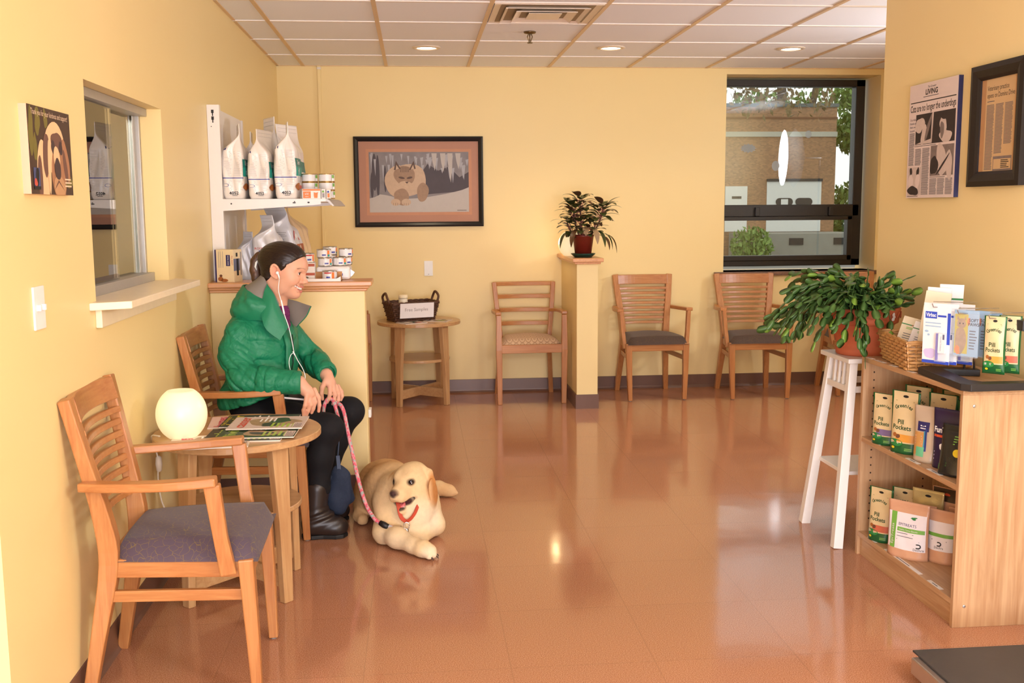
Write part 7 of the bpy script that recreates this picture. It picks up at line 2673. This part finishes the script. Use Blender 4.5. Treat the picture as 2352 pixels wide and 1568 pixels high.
# foreleg stretched forward
d.cap((.860, 4.40, .135), (.842, 4.300, .052), .066, .046, .04); d.chain([(.842, 4.300, .050), (.900, 4.215, .050), (.965, 4.140, .040)], [.045, .041, .031], .03)
d.chain([(.965, 4.140, .038), (1.005, 4.105, .034), (1.030, 4.085, .030)], [.030, .034, .032], .02)
for q, (x_, y_) in enumerate(((1.030, 4.108), (1.046, 4.090), (1.046, 4.070), (1.030, 4.056))):
    d.cap((1.010, 4.088 + .4 * (y_ - 4.088), .030), (x_, y_, .020), .016, .0150, .006)
d.cap((.842, 4.302, .03), (.836, 4.285, .022), .026, .020, .02)
# folded foreleg
d.cap((1.02, 4.42, .145), (1.055, 4.375, .055), .062, .045, .04); d.chain([(1.055, 4.375, .050), (1.010, 4.315, .040), (.975, 4.285, .036)], [.044, .036, .034], .03)
d.cap((.975, 4.285, .034), (1.005, 4.275, .028), .034, .028, .02); d.cap((.985, 4.272, .028), (.955, 4.300, .024), .026, .022, .02)
# head
HE = lambda c, r, k=.02, cut=False, rot=None: d.ell(c, r, k, cut, DT, rot)
HK = lambda a, c, ra, rb=None, k=.02, cut=False: d.cap(a, c, ra, rb, k, cut, DT)
HE((-.032, 0, .022), (.078, .066, .062), .03); HE((.005, 0, .026), (.052, .054, .046), .03)
for s in (-1, 1):
    HE((-.005, s * .046, -.020), (.050, .028, .042), .03); HE((.036, s * .026, .050), (.020, .016, .014), .022)
    HE((.082, s * .021, -.020), (.052, .017, .026), .018)
    HE((.048, s * .037, .029), (.012, .014, .010), .010, True)
    HE((.0455, s * .034, .0285), (.0175, .0175, .0165), .005); HE((.0575, s * .0385, .0290), (.0100, .0140, .0104), .002, True)
HK((.030, 0, .016), (.112, 0, .002), .034, .024, .03); HE((.112, 0, -.006), (.030, .026, .024), .02)
HE((.134, 0, .008), (.015, .019, .0145), .006)
for s in (-1, 1):
    HE((.1475, s * .0085, .0075), (.005, .0045, .0040), .003, True); HE((.139, s * .019, .004), (.006, .003, .004), .002, True)
# open mouth and lower jaw
HK((-.015, 0, -.055), (.045, 0, -.080), .034, .025, .03); HK((.045, 0, -.081), (.100, 0, -.084), .0225, .0165, .015)
HK((.130, 0, -.052), (.050, 0, -.052), .0135, .010, .006, True)
for s in (-1, 1):
    HK((.128, s * .014, -.051), (.085, s * .030, -.050), .0115, .0105, .005, True); HK((.085, s * .030, -.050), (.036, s * .048, -.038), .0105, .007, .005, True)
# ears
for s in (-1, 1):
    d.chain([(-.050, s * .050, .050), (-.046, s * .076, .034), (-.036, s * .090, -.005)], [.014, .014, .015], .012, False, DT)
    HE((-.026, s * .0925, -.048), (.040, .0105, .066), .005, rot=(s * -.06, .20, s * .10))
def furwave(X, Y, Z):
    return (.0007 * np.sin(60 * X + 30 * Y + 40 * Z) * np.sin(40 * Y - 30 * X) + .0005 * np.sin(210 * Z + 170 * X) * np.sin(90 * Y)).astype(np.float32)
d.warp(furwave, (.60, 4.36, -.02), (1.26, 5.12, .42))
d.half((0, 0, .002), (0, 0, -1), .012)
CREAM, TANF, PALE = (236, 202, 152), (206, 146, 88), (246, 226, 194)
ds = [((.80, 4.78, .20), (.22, .34, .18), (206, 150, 92), .75, None), ((.76, 4.62, .10), (.14, .26, .18), (210, 156, 100), .7, None), ((1.12, 4.99, .03), (.12, .06, .06), (222, 170, 116), .6, None),
      ((.975, 4.32, .12), (.11, .09, .12), PALE, .8, None), ((.92, 4.20, .04), (.16, .16, .07), (242, 216, 176), .7, None), ((1.03, 4.07, .02), (.05, .05, .05), PALE, .7, None), ((1.03, 4.36, .08), (.08, .10, .10), PALE, .7, None)]
for s in (-1, 1):
    ds += [((-.030, s * .095, -.035), (.058, .022, .100), (204, 138, 78), 1.0, DT), ((.055, s * .030, .005), (.04, .03, .035), (232, 190, 140), .5, DT),
           ((.053, s * .038, .029), (.024, .0245, .0195), (46, 32, 28), 1.0, DT), ((.040, s * .026, .056), (.02, .018, .012), (222, 176, 126), .5, DT),
           ((.085, s * .026, -.050), (.052, .022, .018), (66, 40, 40), .95, DT), ((.036, s * .046, -.040), (.030, .020, .017), (54, 34, 34), .95, DT)]
ds += [((.137, 0, .009), (.024, .028, .021), (84, 60, 56), 1.0, DT), ((.137, 0, .000), (.022, .012, .012), (56, 40, 40), .7, DT), ((.120, 0, -.018), (.026, .026, .014), (196, 156, 122), .6, DT),
       ((.085, 0, -.055), (.070, .045, .016), (74, 36, 38), .95, DT), ((.103, 0, -.072), (.028, .026, .012), (62, 42, 40), .9, DT), ((.0, 0, .05), (.08, .02, .05), (228, 188, 138), .4, DT)]
FURM = colmat('dog_fur', .85, .15, (190, .35, .004, (1, .6, 1)), 0, (60, .35, (1, .5, 1)))
vol_mesh('body', d, FURM, dg, 1, painter(CREAM, ds))
EYEB = M('dog_eye_brown', (34, 20, 14), .06)
for s in (-1, 1):
    mb = MB(); c = DT @ Vector((.0465, s * .0350, .0288))
    mb.lathe([(.0152 * math.sin(PI * k / 14) + 1e-5, -.0152 * math.cos(PI * k / 14)) for k in range(15)], EYEB, 22, T=Matrix.Translation(c)); mb.build('eye', dg)
    mb = MB(); g0 = DT @ Vector((.0580, s * .0350 + .0105, .0262)); mb.lathe([(.0026 * math.sin(PI * k / 8) + 1e-5, -.0026 * math.cos(PI * k / 8)) for k in range(9)], EYW, 10, T=Matrix.Translation(g0)); mb.build('eye_white', dg)
tg = Vol((.78, 4.12, .10), (1.05, 4.45, .30), .002)
tg.chain([(.030, 0, -.060), (.065, 0, -.062), (.086, 0, -.067), (.094, 0, -.070)], [.016, .016, .012, .007], .012, False, DT); tg.cap((.03, 0, -.047), (.11, 0, -.055), .003, .003, .01, True, DT)
vol_mesh('tongue', tg, M('tongue_pink', (206, 104, 104), .35, var=.08), dg, 2)
mb = MB()
for s in (-1, 1):
    for k in range(4):
        mb.lathe([(.0001, .006), (.0022, .001), (.0026, 0), (.0001, -.001)], TOOTH, 8, T=Matrix.Translation(DT @ Vector((.098 - .014 * k, s * (.013 + .003 * k), -.068))))
mb.build('teeth', dg, weld=False)
CLAW = M('dog_claw', (70, 54, 46), .5)
for (x_, y_) in ((1.030, 4.108), (1.046, 4.090), (1.046, 4.070), (1.030, 4.056)):
    mb = MB(); dv = Vector((x_ - 1.0, y_ - 4.088, 0)).normalized(); mb.tube([Vector((x_, y_, .018)) + dv * .011, Vector((x_, y_, .013)) + dv * .020, Vector((x_, y_, .006)) + dv * .023], [.0036, .0028, .0008], CLAW, 7); mb.build('claw', dg)

hs = thing('dog_harness', 'orange red chest strap with a metal ring worn by the dog', 'harness', (0, 0, 0))
STR = M('harness_orange_red', (190, 70, 44), .7, var=.15, vs=60)
mb = MB(); mb.bar(smooth_path([(.898, 4.290, .20), (.905, 4.264, .172), (.912, 4.250, .140), (.922, 4.242, .122), (.938, 4.236, .113)], 5), (.016, .004), STR, (1, .5, .3)); mb.build('strap', hs)
mb = MB(); mb.bar(smooth_path([(.938, 4.236, .113), (.956, 4.238, .124), (.972, 4.246, .143), (.982, 4.258, .160), (.992, 4.285, .182)], 5), (.014, .004), STR, (.7, .5, -.6)); mb.build('strap', hs)
mb = MB(); mb.tube([Vector((.938, 4.226, .098)) + Vector((.012 * math.cos(t), 0, .015 * math.sin(t))) for t in [2 * PI * q / 18 for q in range(19)]], .0024, CLIPM, 8); mb.build('ring', hs)
mb = MB(); mb.bar([(.938, 4.228, .085), (.938, 4.236, .066), (.936, 4.250, .048)], (.016, .003), M('black_webbing', (46, 38, 34), .8), (1, 0, 0)); mb.build('belly_strap', hs)
